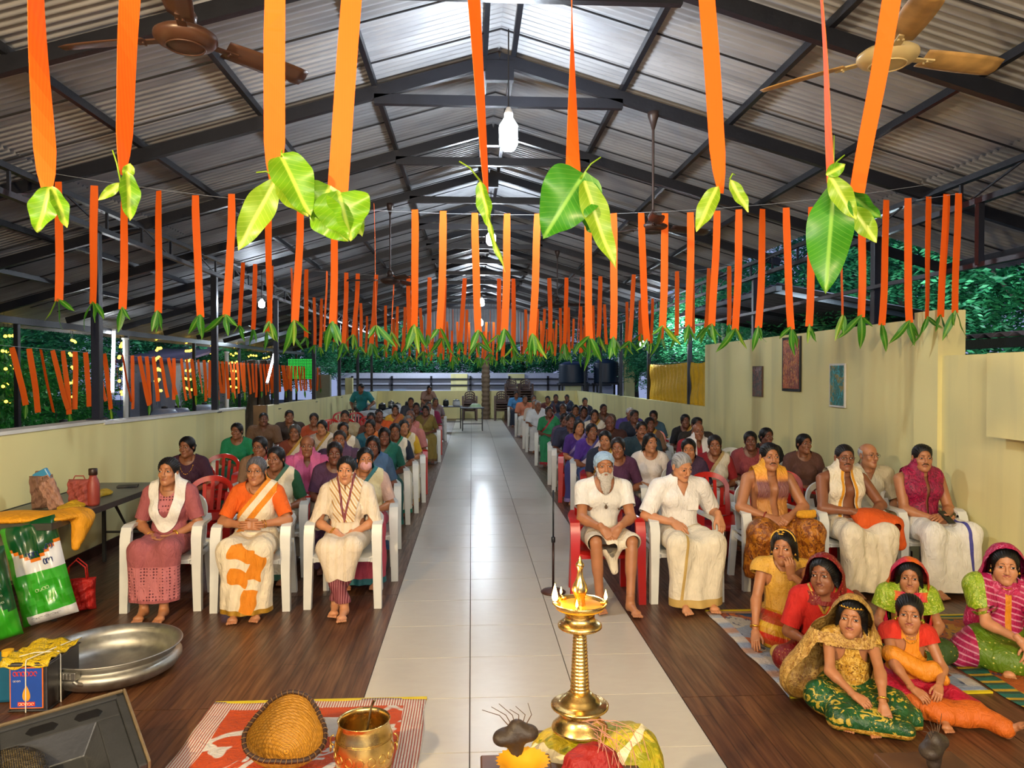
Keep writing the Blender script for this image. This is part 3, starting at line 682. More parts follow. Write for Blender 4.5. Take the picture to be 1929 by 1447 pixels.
class Mz:
    """mesh as arrays"""
    def __init__(s, V, T, MI=None): s.V = np.asarray(V, float); s.T = np.asarray(T); s.MI = np.zeros(len(s.T), int) if MI is None else MI
    def keep(s, fn):
        s.V, s.T, s.MI, _, _ = split(s.V, s.T, s.MI, fn(s.V[:, 0], s.V[:, 1], s.V[:, 2])); return s.tidy()
    def paint(s, fn, i):
        V, P, PM, Q, QM = split(s.V, s.T, s.MI, fn(s.V[:, 0], s.V[:, 1], s.V[:, 2])); s.V = V; s.T = np.concatenate([P, Q]); s.MI = np.concatenate([np.full(len(P), i), QM]); return s
    def tidy(s):
        u, inv = np.unique(s.T, return_inverse=True); s.V = s.V[u] if len(u) else s.V[:0]; s.T = inv.reshape(-1, 3); return s
    def disp(s, fn):
        N = normals(s.V, s.T); s.V = s.V+N*fn(s.V[:, 0], s.V[:, 1], s.V[:, 2])[:, None]; return s
    def tf(s, M4):
        A = np.array(M4); V = s.V@A[:3, :3].T+A[:3, 3]; T = s.T if np.linalg.det(A[:3, :3]) > 0 else s.T[:, ::-1]; return Mz(V, T, s.MI.copy())
    def join(s, o): return Mz(np.concatenate([s.V, o.V]), np.concatenate([s.T, o.T+len(s.V)]), np.concatenate([s.MI, o.MI]))
    def thick(s, th):
        N = normals(s.V, s.T); n = len(s.V); return Mz(np.concatenate([s.V, s.V-N*th]), np.concatenate([s.T, s.T[:, ::-1]+n]), np.concatenate([s.MI, s.MI]))
    def mesh(s, name, mats): return mesh(name, s.V, s.T, mats, s.MI)
def wrk(seed, amp, fr, dirs=3, az=None):
    r = np.random.RandomState(seed); ks = []
    for i in range(dirs):
        k = r.normal(size=3)*np.array(az if az is not None else (1, 1, 1)); k = k/np.linalg.norm(k)*fr*(.7+.7*r.rand()); ks.append((k, r.rand()*6))
    def fn(x, y, z):
        w = 0
        for k, p in ks:
            q = k[0]*x+k[1]*y+k[2]*z+p+1.3*np.sin(.5*(k[1]*x+k[2]*y+k[0]*z)); w = w+.45*np.sin(q)+.9*(.6-np.abs(np.sin(.5*q+1)))+.55*(.6-np.abs(np.sin(1.17*q+p)))
        return amp*w/dirs
    return fn
# ---- heads ---------------------------------------------------------
EYE = (.0315, -.0735, .004)
def head_sdf(kind, h):
    w = {'f': .96, 'm': 1.03, 'o': 1.0, 'k': .97}[kind]; nz = {'f': .95, 'm': 1.1, 'o': 1.15, 'k': .78}[kind]; jw = {'f': .93, 'm': 1.08, 'o': 1.0, 'k': .86}[kind]
    S = Sdf((-.105, -.135, -.20), (.105, .125, .135), h)
    S.ell((0, .014, .034), (.0735*w, .093, .080), .02).ell((0, -.018, -.035), (.058*w, .068, .078), .03)
    S.ell((0, -.03, -.075), (.042*jw, .048, .036), .03)
    for sx in (-1, 1):
        S.cone((sx*.047*jw, .0, -.066), (sx*.012, -.066, -.098), .018, .015, .03)
        S.ell((sx*.041*w, -.060, -.028), (.020, .018, .020), .02)
        S.ell((sx*.032, -.095, .004), (.019, .016, .0125), .014, sub=True)
        S.ell((EYE[0]*sx, EYE[1], EYE[2]), (.0150, .0145, .0140), .004)
        S.cone((sx*.014, -.086, .0225), (sx*.040, -.077, .024), .008, .007, .012)
        S.ell((sx*.0775*w, .010, -.006), (.0075, .018, .031), .006)
        S.ell((sx*.083*w, .008, .0), (.006, .009, .016), .004, sub=True)
        S.ell((sx*.012*nz, -.098, -.034), (.0085, .010, .0075), .006)
    S.cone((0, -.088, .012), (0, -.1045-.004*nz, -.027), .0072, .0105*nz, .012)
    S.ell((0, -.104-.002*nz, -.031), (.011*nz, .010, .009), .006)
    S.cone((-.017, -.0835, -.0575), (.017, -.0835, -.0575), .0072, .0072, .008).cone((0, -.089, -.0565), (0, -.089, -.0575), .0068, .0068, .008)
    S.cone((-.013, -.0835, -.0695), (.013, -.0835, -.0695), .0078, .0078, .007)
    S.cone((-.021, -.0945, -.0632), (.021, -.0945, -.0632), .0022, .0022, .003, sub=True)
    S.ell((0, -.073, -.098), (.020, .017, .016), .02)
    S.cone((0, .012, -.06), (0, .018, -.19), .049 if kind != 'm' else .056, .051 if kind != 'm' else .06, .03)
    if kind == 'k':
        for sx in (-1, 1): S.ell((sx*.036, -.048, -.048), (.026, .026, .028), .02)
    if kind == 'o':
        for sx in (-1, 1): S.cone((sx*.024, -.094, -.035), (sx*.033, -.086, -.060), .0022, .0022, .004, sub=True)
        for sx in (-1, 1): S.cone((sx*.022, -.100, -.011), (sx*.042, -.090, -.012), .0022, .0018, .004, sub=True)
        for zz in (.045, .057): S.cone((-.035, -.092, zz), (.035, -.092, zz), .0012, .0012, .003, sub=True)
    return S
def kwarp(V):
    V = V.copy(); z = V[:, 2]; V[:, 2] = np.where(z < 0, np.where(z > -.115, z*.84, z+.0184), z*1.03); V[:, 0] *= 1+.05*np.clip(-z*20, 0, 1); return V
_H = {}
def head(kind, h):
    if (kind, h) not in _H:
        S = head_sdf(kind, h); V, T = S.nets(); m = Mz(V, T).keep(lambda x, y, z: z+.165)
        _H[kind, h] = (m, S)
    return _H[kind, h]
def surf_y(kind, x, z):
    S = head(kind, .0045)[1]; i = int(round((x-S.lo[0])/S.h)); k = int(round((z-S.lo[2])/S.h)); c = S.D[i, :, k]; j = int(np.argmax(c < 0)); a, b = c[j-1], c[j]
    return S.lo[1]+S.h*(j-1+a/(a-b))
def m_hair():
    t = NT('hair'); oi = t.n('ObjectInfo'); w = t.n('TexNoise', Scale=90., Detail=3.); t.l(t.coord('Object', (1, .12, .35)), w.inputs['Vector'])
    t.l(t.mix(1., oi.outputs['Color'], t.ramp(w.outputs['Fac'], [(.35, .55), (.65, 1.25)]), 'MULTIPLY'), t.b.inputs['Base Color']); t.b.inputs['Roughness'].default_value = .48; t.b.inputs['Specular IOR Level'].default_value = .4; t.bump(w.outputs['Fac'], .6, .004); return t.m
hairm = m_hair()
def m_skin():
    t = NT('skin'); oi = t.n('ObjectInfo'); n = t.n('TexNoise', Scale=9., Detail=4.); t.l(t.coord('Object'), n.inputs['Vector'])
    c = t.mix(1., oi.outputs['Color'], t.ramp(n.outputs['Fac'], [(.3, .84), (.7, 1.06)]), 'MULTIPLY')
    t.l(c, t.b.inputs['Base Color']); t.b.inputs['Roughness'].default_value = .46; t.b.inputs['Subsurface Weight'].default_value = .12; t.b.inputs['Subsurface Radius'].default_value = (.012, .005, .003); t.b.inputs['Subsurface Scale'].default_value = .5
    n2 = t.n('TexNoise', Scale=160., Detail=2.); t.l(t.coord('Object'), n2.inputs['Vector']); t.bump(n2.outputs['Fac'], .12, .002); return t.m
skinm = m_skin()
eyew = M('eye_white', '#e8e2d8', .25, noise=0); iris = M('dark_brown_iris', '#150b07', .15, noise=0); lashm = M('dark_lash', '#0b0807', .6, noise=0)
lipm = M('lips', '#7c3c34', .4, noise=.05, objcol=True)
def eye_mesh(gx=0.):
    r = .0160; b = B(); V = []; F = []; MIx = []; nu, nv = 19, 11
    for i in range(nu):
        for j in range(nv):
            u = i/(nu-1)*2-1; v = j/(nv-1)*2-1; th = u*math.radians(52); ph = v*math.radians(23 if v > 0 else 16)*max(1-u*u, 0)**.6
            V.append((r*math.sin(th)*math.cos(ph), -r*math.cos(th)*math.cos(ph), r*math.sin(ph)))
    for i in range(nu-1):
        for j in range(nv-1):
            F.append((i*nv+j, (i+1)*nv+j, (i+1)*nv+j+1, i*nv+j+1)); c = sum((Vector(V[q]) for q in F[-1]), Vector())/4
            d = math.hypot(c.x-gx, c.z-.001); MIx.append(1 if d < .0074 else 0)
    k = len(V); b.V = V; b.F = F; b.mi = MIx
    b.tube([(Vector(V[i*nv+nv-1])*1.015) for i in range(0, nu, 2)], [.0005]+[.0013]*8+[.0005], 5, 2)
    return b.mesh('eye', [eyew, iris, lashm], True)
eyes_me = {g: eye_mesh(g*.0045) for g in (-1, 0, 1)}
def feature_meshes(kind):
    f = {}
    for sx in (-1, 1):
        pts = []; rr = []
        for i in range(7):
            u = i/6; x = sx*(.013+.034*u); z = .0235+.0045*math.sin(pi*min(u*1.1, 1))-.002*u; pts.append((x, surf_y(kind, x, z)+.0005, z)); rr.append(.0034*(1-.75*u**2) if kind != 'k' else .0026*(1-.7*u*u))
        f['eyebrow', sx] = B().tube(pts, rr, 6, flat=.6).mesh('eyebrow', hairm, True)
    b = B()
    for zz, hw, r0 in ((-.0580, .0255, .0040), (-.0690, .0215, .0045)):
        pts = []; rr = []
        for i in range(9):
            u = i/4-1; x = hw*u; z = zz+(.0016*math.cos(u*pi*1.2) if zz > -.06 else 0)*1-(zz+.0632)*.75*abs(u)**2.2; pts.append((x, surf_y(kind, x, z)+.0022, z)); rr.append(r0*(1-.72*abs(u)**2)+.0003)
        b.tube(pts, rr, 7)
    f['mouth'] = b.mesh('mouth', lipm, True)
    b = B()
    for sx in (-1, 1):
        pts = []; rr = []
        for i in range(8):
            u = i/7; x = sx*(.001+.029*u); z = -.0455-.011*u**1.6; pts.append((x, surf_y(kind, x, z)-.001, z)); rr.append(.0058*(1-.6*u))
        b.tube(pts, rr, 7)
    f['moustache'] = b.mesh('moustache', hairm, True)
    y = surf_y(kind, 0, .034); f['bindi'] = B().lathe([(0, -.0015), (.003, -.001), (.0042, 0), (0, .0012)], 10).mesh('bindi', M('bindi', '#8a1010', .5, objcol=True), True); f['bindi_y'] = y
    # spectacles
    b = B()
    for sx in (-1, 1):
        cx = .032*sx; b.tube([(cx+.021*math.cos(a), -.098, .002+.0165*math.sin(a)) for a in [2*pi*i/20 for i in range(21)]], .0011, 6)
        b.tube([(sx*.052, -.098, .006), (sx*.078, -.06, .006), (sx*.082, .0, .002)], .0011, 6)
    b.tube([(-.012, -.098, .006), (0, -.101, .008), (.012, -.098, .006)], .0011, 6); f['specs'] = b.mesh('spectacle_frame', M('spectacle_metal', '#2a2522', .3, .6, 0), True)
    return f
_FM = {}
def feats(kind):
    if kind not in _FM:
        _FM[kind] = feature_meshes(kind)
        if kind == 'k':
            for me in set(v for v in _FM[kind].values() if not isinstance(v, float)):
                a = np.empty(len(me.vertices)*3, F32); me.vertices.foreach_get('co', a); me.vertices.foreach_set('co', kwarp(a.reshape(-1, 3)).astype(F32).ravel()); me.update()
    return _FM[kind]
_HR = {}
def hair_mesh(style, h=.006):
    if (style, h) in _HR: return _HR[style, h]
    S = Sdf((-.125, -.125, -.42 if style in ('long', 'braid') else -.16), (.125, .19, .15), h); line = lambda x, y, z: (z-.062)+1.15*(y+.078)+.9*np.maximum(np.abs(x)-.035, 0)-.010*np.exp(-(x/.012)**2)
    k = .02
    if style in ('bun', 'bunlow', 'long', 'pony', 'braid', 'kid'):
        S.ell((0, .014, .036), (.0845, .104, .089), k).ell((0, .05, -.03), (.070, .062, .062), .03)
        S.cone((0, -.08, .118), (0, .06, .135), .006, .006, .006, sub=True)
        if style in ('bun', 'bunlow'): S.ell((0, .118, -.03 if style == 'bunlow' else .0), (.05, .036, .042), .01)
        if style == 'pony': S.cone((0, .10, .0), (.03, .12, -.10), .03, .028, .02)
        if style == 'long':
            for sx in (-1, 1): S.cone((sx*.055, .03, -.02), (sx*.075, .035, -.22), .034, .026, .03).cone((sx*.03, .06, -.02), (sx*.05, .07, -.25), .045, .035, .03)
        if style == 'braid': S.cone((.06, .05, -.05), (.10, .00, -.18), .026, .022, .02).cone((.10, .0, -.18), (.105, -.05, -.36), .022, .014, .01)
        if style == 'kid':
            for sx in (-1, 1): S.cone((sx*.06, .02, .0), (sx*.078, .035, -.13), .032, .024, .03).cone((sx*.03, .07, -.0), (sx*.04, .07, -.14), .045, .035, .03)
    elif style == 'short':
        S.ell((0, .013, .040), (.0815, .1005, .0865), k).ell((0, -.035, .082), (.06, .035, .028), .03).ell((0, .045, -.01), (.066, .058, .05), .03); line = lambda x, y, z: np.minimum((z-.066)+1.5*(y+.080)+.7*np.maximum(np.abs(x)-.040, 0)-.004*np.cos(50*x), z+.055)
    elif style == 'crop':
        S.ell((0, .013, .036), (.078, .0975, .0835), k).ell((0, .045, -.01), (.064, .056, .045), .03); line = lambda x, y, z: np.minimum((z-.070)+1.5*(y+.076)+.5*np.maximum(np.abs(x)-.045, 0), z+.050)
    elif style == 'fringe':
        S.ell((0, .014, .030), (.080, .099, .080), k); line = lambda x, y, z: np.minimum(np.minimum(.045-z+.35*(y), y+.012), z+.045)
    elif style == 'cap':
        S.ell((0, .014, .044), (.091, .110, .088), k).ell((0, .05, -.005), (.082, .07, .06), .03); S.cone((0, -.085, .06), (0, -.086, .06), .01, .01, .01); line = lambda x, y, z: (z-.050)+1.0*(y+.080)
    V, T = S.nets(); m = Mz(V, T)
    if style == 'cap':
        m.disp(lambda x, y, z: .0016*np.sin(130*(z-.5*y)))
    else: m.disp(lambda x, y, z: .0018*np.sin(48*np.arctan2(x, z+.02)+2*np.sin(20*y))*np.clip((y+.11)*20, 0, 1))
    m.keep(line)
    if style == 'long': m.keep(lambda x, y, z: np.where(z < -.02, y+.01, 1.))
    _HR[style, h] = m; return m
# ---- hands and feet --------------------------------------------------
_HD = {}
def hand(curl, h=.0036, spread=1.):
    key = (curl, h, spread)
    if key in _HD: return _HD[key]
    S = Sdf((-.05, -.075, -.12), (.20, .085, .05), h)
    S.cone((-.03, 0, 0), (.01, 0, 0), .0265, .024, .012)
    ys = (.027, .009, -.009, -.026); L = (.070, .078, .072, .056)
    for y in ys: S.cone((.01, y*.6, 0), (.082 if abs(y) < .02 else .077, y, 0), .0165, .0115, .014)
    for i, (y, l) in enumerate(zip(ys, L)):
        p = np.array([.084 if abs(y) < .02 else .079, y, 0.]); a = math.radians(curl*.45+3*i); fan_ = (y*2.4)*spread
        for j, (f, r) in enumerate(((.45, .0093), (.32, .0085), (.25, .0076))):
            d = np.array([math.cos(a)*math.cos(fan_), math.sin(fan_)*math.cos(a), -math.sin(a)]); q = p+d*l*f; S.cone(p, q, r, r*.93, .002); p = q; a += math.radians(curl*.75)
    S.cone((.012, .018, -.006), (.045, .043, -.014), .0165, .0125, .012).cone((.045, .043, -.014), (.072, .052, -.024), .0108, .0095, .003).cone((.072, .052, -.024), (.092, .050, -.032), .0092, .0078, .002)
    V, T = S.nets(); _HD[key] = Mz(V, T); return _HD[key]
_FT = {}
def foot(h=.005):
    if h in _FT: return _FT[h]
    S = Sdf((-.065, -.20, -.09), (.065, .07, .07), h)
    S.cone((0, 0, .05), (0, .005, -.02), .034, .036, .02).ell((0, .02, -.045), (.031, .038, .030), .02)
    S.cone((0, -.01, -.025), (.004, -.095, -.052), .034, .024, .02).cone((-.022, -.10, -.058), (.024, -.105, -.056), .016, .019, .02)
    for i, (x, r, l) in enumerate(((.027, .0125, .040), (.008, .0092, .038), (-.008, .0086, .032), (-.022, .0082, .025), (-.034, .0078, .018))):
        S.cone((x*.9, -.115, -.060), (x, -.125-l*.7, -.066), r, r*.9, .003)
    V, T = S.nets(); _FT[h] = Mz(V, T).disp(lambda x, y, z: 0*x); return _FT[h]
def ik(S, T, l1, l2, hint):
    S, T, hint = Vector(S), Vector(T), Vector(hint); d = T-S; L = min(d.length, (l1+l2)*.995); d.normalize(); T = S+d*L
    a = (l1*l1-l2*l2+L*L)/(2*L); hh = math.sqrt(max(l1*l1-a*a, 0)); n = hint-d*hint.dot(d); n.normalize(); return S+d*a+n*hh, T
def frame(o, x, n):                     # x = finger direction, n = back-of-hand normal
    x = Vector(x).normalized(); z = Vector(n); z = (z-x*z.dot(x)).normalized(); y = z.cross(x)
    return Matrix.Translation(o) @ Matrix((x, y, z)).transposed().to_4x4()
class Pose: pass
def pose(s=.95, fem=True, lean=4., seat=.42, knees=None, feet=None, wrists=None, fing=None, back=None, hyaw=0., hpitch=0., hroll=0., sit=True, fat=0., elbow=None, curl=(28, 28), footrot=(0, 0), pz=None, thr=1., hipy=0., sidelean=0.):
    P = Pose(); P.s = s; P.fem = fem; P.fat = fat; pz = (seat+.095*s) if pz is None else pz; P.pz = pz; P.hipy = hipy; P.thr = thr
    R = Matrix.Rotation(math.radians(lean), 3, 'X') @ Matrix.Rotation(math.radians(sidelean), 3, 'Y'); P.R = R
    P.up = lambda x, y, z: tuple(R @ Vector((x*s, y*s, z*s)) + Vector((0, hipy, pz)))
    kn = knees or ((-.12, -.42, -.0), (.12, -.42, -.0))
    P.knee = [Vector((k[0]*s, k[1]*s+hipy, (pz+k[2]*s) if sit else k[2])) for k in kn]
    P.ank = [Vector(f) for f in (feet or ((-.11, -.42, .085), (.11, -.42, .085)))]
    sw = .158 if fem else .180
    P.sh = [Vector(P.up(sx*sw, .01, .405)) for sx in (-1, 1)]
    w = wrists or ((-.05, -.22, pz+.10), (.05, -.22, pz+.10)); P.wr = []; P.el = []
    eh = elbow or ((-.7, .35, -.8), (.7, .35, -.8))
    for i in (0, 1):
        e, t = ik(P.sh[i], w[i], .275*s, .245*s, eh[i]); P.el.append(e); P.wr.append(t)
    P.fing = fing or ((.5, -.75, -.45), (-.5, -.75, -.45)); P.bk = back or ((-.2, -.5, .8), (.2, -.5, .8)); P.curl = curl; P.footrot = footrot
    P.neck = Vector(P.up(0, .0, .47)); P.hc = Vector(P.up(0, -.022, .60))
    P.hm = Matrix.Translation(P.hc) @ Matrix.Rotation(math.radians(hyaw), 4, 'Z') @ Matrix.Rotation(math.radians(hpitch), 4, 'X') @ Matrix.Rotation(math.radians(hroll), 4, 'Y') @ Matrix.Scale(s*.985, 4)
    Ri = R.inverted(); A = np.array(Ri)/s
    def loc(x, y, z):
        p = np.stack([x, y-hipy, z-pz], 0); q = A@p; return q[0], q[1], q[2]
    P.loc = loc; return P
def rotm(P): return P.R
def torso(S, P, o=0., k=.03, bust=True, arms=False):
    bust = bust and getattr(P, 'bust', True); s = P.s; f = P.fat; R = P.R; u = P.up
    S.ell(u(0, .01, .0), ((.158+f*.6)*s+o, .115*s+o, .105*s+o), k, R)
    S.ell(u(0, .0, .14), ((.118+f)*s+o, (.088+f)*s+o, .13*s+o), k+.02, R)
    S.ell(u(0, -.035-f, .085), ((.115+f)*s+o, (.082+f)*s+o, .095*s+o), k+.02, R)
    cw = .138 if P.fem else .158
    S.ell(u(0, .01, .29), (cw*s+o, .098*s+o, .155*s+o), k+.02, R)
    S.cone(u(-.115 if P.fem else -.135, .01, .415), u(.115 if P.fem else .135, .01, .415), .05*s+o, None, .05)
    S.cone(u(0, .01, .42), u(0, -.01, .55), .056*s+o, .049*s+o, .035)
    for sx in (-1, 1):
        S.cone(u(sx*.03, .015, .475), u(sx*.13, .01, .425), .038*s+o, .045*s+o, .03)
        if P.fem and bust: S.ell(u(sx*.064, -.080, .265), (.060*s+o, .056*s+o, .060*s+o), .04, R)
        if not P.fem: S.ell(u(sx*.07, -.065, .32), (.07*s+o, .045*s+o, .055*s+o), .04, R)
def arms(S, P, o=0., frac=2., k=.02, th=1.):
    for i in (0, 1):
        a, e, w = P.sh[i], P.el[i], P.wr[i]; s = P.s; sx = (-1, 1)[i]; rr = 1. if P.fem else 1.1
        f1 = min(frac, 1.); S.cone(a, a.lerp(e, f1), .048*s*rr*th+o, (.048-.010*f1)*s*rr*th+o, k)
        if frac > 1: f2 = frac-1; S.cone(e, e.lerp(w, f2), .038*s*rr*th+o, (.038-.0125*f2)*s*rr*th+o, .01)
        if frac > 1.5: m = e.lerp(w, .25); S.cone(e, m, .038*s*rr*th+o, .039*s*rr*th+o, .02)
def legs(S, P, o=0., k=.03, ks=.02, shin=True):
    for i in (0, 1):
        s = P.s; hp = Vector(((-1, 1)[i]*.085*s, P.hipy, P.pz-.005)); kn, an = P.knee[i], P.ank[i]
        S.cone(hp, kn, .084*s*P.thr+o, .056*s*P.thr+o, k)
        if shin: S.cone(kn, an, .053*s*P.thr+o, .034*s+o, ks); c = kn.lerp(an, .3)+Vector((0, .02*s, 0)); S.cone(kn.lerp(an, .15), kn.lerp(an, .5)+Vector((0, .018, 0)), .05*s*P.thr+o, .046*s*P.thr+o, .03)
def bounds(P, m=.09):
    pts = [P.neck, P.hc] + P.knee+P.ank+P.sh+P.el+P.wr + [Vector((.2*P.s, .15, P.pz-.1)), Vector((-.2*P.s, -.15, P.pz))]
    lo = [min(p[i] for p in pts)-m for i in range(3)]; hi = [max(p[i] for p in pts)+m for i in range(3)]; hi[2] = P.up(0, 0, .58)[2]+.03; lo[2] = max(lo[2], -.01); return lo, hi
def make_body(P, kind, hb=.008, hh=.0040, hands=True, hf=.0036, head_on=True):
    lo, hi = bounds(P); S = Sdf(lo, hi, hb); torso(S, P); arms(S, P); legs(S, P); V, T = S.nets(); m = Mz(V, T)
    m.join
    if head_on: m = m.join(head(kind, hh)[0].tf(P.hm))
    if hands:
        for i in (0, 1):
            sx = (-1, 1)[i]; hm = hand(P.curl[i], hf); Fm = frame(P.wr[i], P.fing[i], P.bk[i]) @ Matrix.Scale(P.s*(1. if P.fem else 1.07), 4)
            # right hand (image left): thumb toward +y of frame mirrored for the other side
            if sx > 0: Fm = Fm @ Matrix.Diagonal((1, -1, 1, 1))
            m = m.join(hm.tf(Fm))
    for i in (0, 1):
        fr = P.footrot[i]; rz, rx = fr if isinstance(fr, tuple) else (fr, 0); Fm = Matrix.Translation(P.ank[i]) @ Matrix.Rotation(math.radians(rz), 4, 'Z') @ Matrix.Rotation(math.radians(rx), 4, 'X') @ Matrix.Scale(P.s*1.02, 4)
        if i == 0: Fm = Fm @ Matrix.Diagonal((-1, 1, 1, 1))
        m = m.join(foot(.005 if hf < .005 else .008).tf(Fm))
    return m
def gtop(P, h=.0075, off=.012, frac=.6, neck=('round', .085, .09), hem=-.02, th=1.12, fold=.005, seed=1, extra=None, bust=True):
    lo, hi = bounds(P); S = Sdf(lo, hi, h); torso(S, P, off, bust=bust)
    if frac > 0: arms(S, P, off, frac, th=th)
    if extra: extra(S)
    V, T = S.nets(); m = Mz(V, T); L = P.loc
    if fold: m.disp(wrk(seed, fold, 46, 4)); 
    if neck[0] == 'round':
        w, dp = neck[1], neck[2]
        m.keep(lambda x, y, z: (lambda a, b, c: np.sqrt((a/w)**2+((b+.03)/.135)**2+((c-.50)/(.06+dp*.62))**2)-1)(*L(x, y, z)))
    elif neck[0] == 'v':
        w, dp = neck[1], neck[2]
        def fv(x, y, z):
            a, b, c = L(x, y, z); v = np.maximum(np.abs(a)-w*(c-(.46-dp))/dp, b-.03); r = np.sqrt((a/w/1.05)**2+((b+.01)/.10)**2+((c-.52)/.085)**2)-1; return np.minimum(v, r*.1)
        m.keep(fv)
    if frac > 0:
        for i in (0, 1):
            f = frac; a, e, w_ = P.sh[i], P.el[i], P.wr[i]
            if f <= 1: E = a.lerp(e, f); d = (e-a).normalized()
            else: E = e.lerp(w_, f-1); d = (w_-e).normalized()
            m.keep(lambda x, y, z: np.maximum(-((x-E[0])*d[0]+(y-E[1])*d[1]+(z-E[2])*d[2]), np.sqrt((x-E[0])**2+(y-E[1])**2+(z-E[2])**2)-.085))
    if hem is not None: m.keep(lambda x, y, z: L(x, y, z)[2]-hem)
    return m
def gdrape(P, fn, h=.0075, off=.024, fold=.003, seed=2, paint=(), sl=0, fr=60, az=None, frac=.55, extra=None, ops=()):
    lo, hi = bounds(P); S = Sdf(lo, hi, h); torso(S, P, off)
    if sl: arms(S, P, off, sl, th=1.15)
    if extra: extra(S)
    V, T = S.nets(); m = Mz(V, T); m.keep(lambda x, y, z: fn(*P.loc(x, y, z)))
    for f, i in paint: m.paint(lambda x, y, z: f(*P.loc(x, y, z)), i)
    if fold: m.disp(wrk(seed, fold, fr, 3, az))
    return m.thick(.004)
def saree_f(x, y, z): # keep below the diagonal from the left shoulder to the right side
    up = -((x-.035)*.80+(z-.47)*-.0)*0 - ((z-.455)*.62-(x-.03)*.78)
    fr = np.minimum(up, .175-x); fr = np.minimum(fr, z-.0)
    bk = np.minimum(x-.02, .16-x)
    return np.maximum(fr-6*np.maximum(y-.01, 0), np.minimum(bk, y+.02))
def saree_edge(w): return lambda x, y, z: w-(-((z-.455)*.62-(x-.03)*.78))
def shawl_f(c=.085, w=.045, low=.02, sl=.0):
    def f(x, y, z):
        fr = np.minimum(w-np.abs(np.abs(x)-c-sl*(.45-z)), z-low); bk = np.minimum(z-.38, .14-np.abs(x))
        return np.maximum(fr-5*np.maximum(y, 0), np.minimum(bk, y-.0)*1.)
    return f
def dup_f(x, y, z):
    o = 1-np.sqrt((x/.150)**2+((z-.47)/.36)**2); i = np.sqrt((x/.068)**2+((z-.50)/.27)**2)-1
    fr = np.minimum(o*.1, i*.1); bk = np.minimum(np.minimum(.15-np.abs(x), np.abs(x)-.06), z-.1)
    return np.maximum(fr-5*np.maximum(y-.02, 0), np.minimum(bk, y+.01))
def glow(P, h=.0085, off=.022, hem=.06, wide=.0, mid=.07, pleat=.009, freq=70, seed=3, top=.16, kneeup=0., blend=.05, fold=.006, shin=True, extra=None, seatcut=True, pf=None):
    lo, hi = bounds(P, .14+wide); S = Sdf(lo, hi, h); s = P.s
    S.ell((0, P.hipy+.0, P.pz), (.165*s+off, .12*s+off, .10*s), .03)
    legs(S, P, off, blend, blend, shin)
    km = (P.knee[0]+P.knee[1])/2; am = (P.ank[0]+P.ank[1])/2; hp = Vector((0, P.hipy-.08, P.pz-.01))
    if mid: S.cone(hp-Vector((0, 0, max(mid-.065, 0))), km-Vector((0, -.03, .02+max(mid-.065, 0))), mid, mid*.8, blend+.02)
    if shin and mid:
        S.cone(km-Vector((0, -.03, .06)), Vector((am[0], am[1]+.02, 0)), mid*.8, mid*.8+wide, blend+.02)
        if wide:
            for i in (0, 1): sx = (-1, 1)[i]; S.cone(P.knee[i], Vector((P.ank[i][0]+sx*wide, P.ank[i][1]+.02, .0)), .06, .05+wide*.3, .05)
    if extra: extra(S)
    V, T = S.nets(); m = Mz(V, T)
    kz = km[2]; r = wrk(seed, fold, 30, 4)
    def d(x, y, z):
        g = np.clip((kz+.02-z)/.12, 0, 1); return r(x, y, z)+pleat*g*np.sin(freq*x+2.*np.sin(9*z+seed))+.5*pleat*(1-g)*np.sin(40*y+25*x*np.sign(x)+seed)
    m.disp(pf or d)
    m.keep(lambda x, y, z: z-hem); m.keep(lambda x, y, z: P.pz+top-z)
    return m
# ------------------------------------------------------------------ chairs
plw = M('white_chair_plastic', '#d9dbd6', .32, noise=.1, scale=7); plr = M('red_chair_plastic', '#b81410', .28, noise=.12, scale=7); plb = M('brown_chair_plastic', '#4a3228', .4, noise=.15, scale=7)
def xloft(b, pts, ws, mi=0):
    pts = [Vector(p) for p in pts]; m = len(pts); V = []; F = []
    for i, p in enumerate(pts):
        t = (pts[min(i+1, m-1)]-pts[max(i-1, 0)]).normalized(); n = Vector((1, 0, 0)).cross(t).normalized(); w, d = ws[i] if isinstance(ws[i], tuple) else (ws[i], .03)
        V += [p+Vector((sx*w/2, 0, 0))+n*sy*d/2 for sx, sy in ((-1, -1), (1, -1), (1, 1), (-1, 1))]
    for i in range(m-1):
        for k in range(4): F.append((4*i+k, 4*i+(k+1) % 4, 4*i+4+(k+1) % 4, 4*i+4+k))
    F += [(3, 2, 1, 0), (4*m-4, 4*m-3, 4*m-2, 4*m-1)]; b.add(V, F, mi); return b
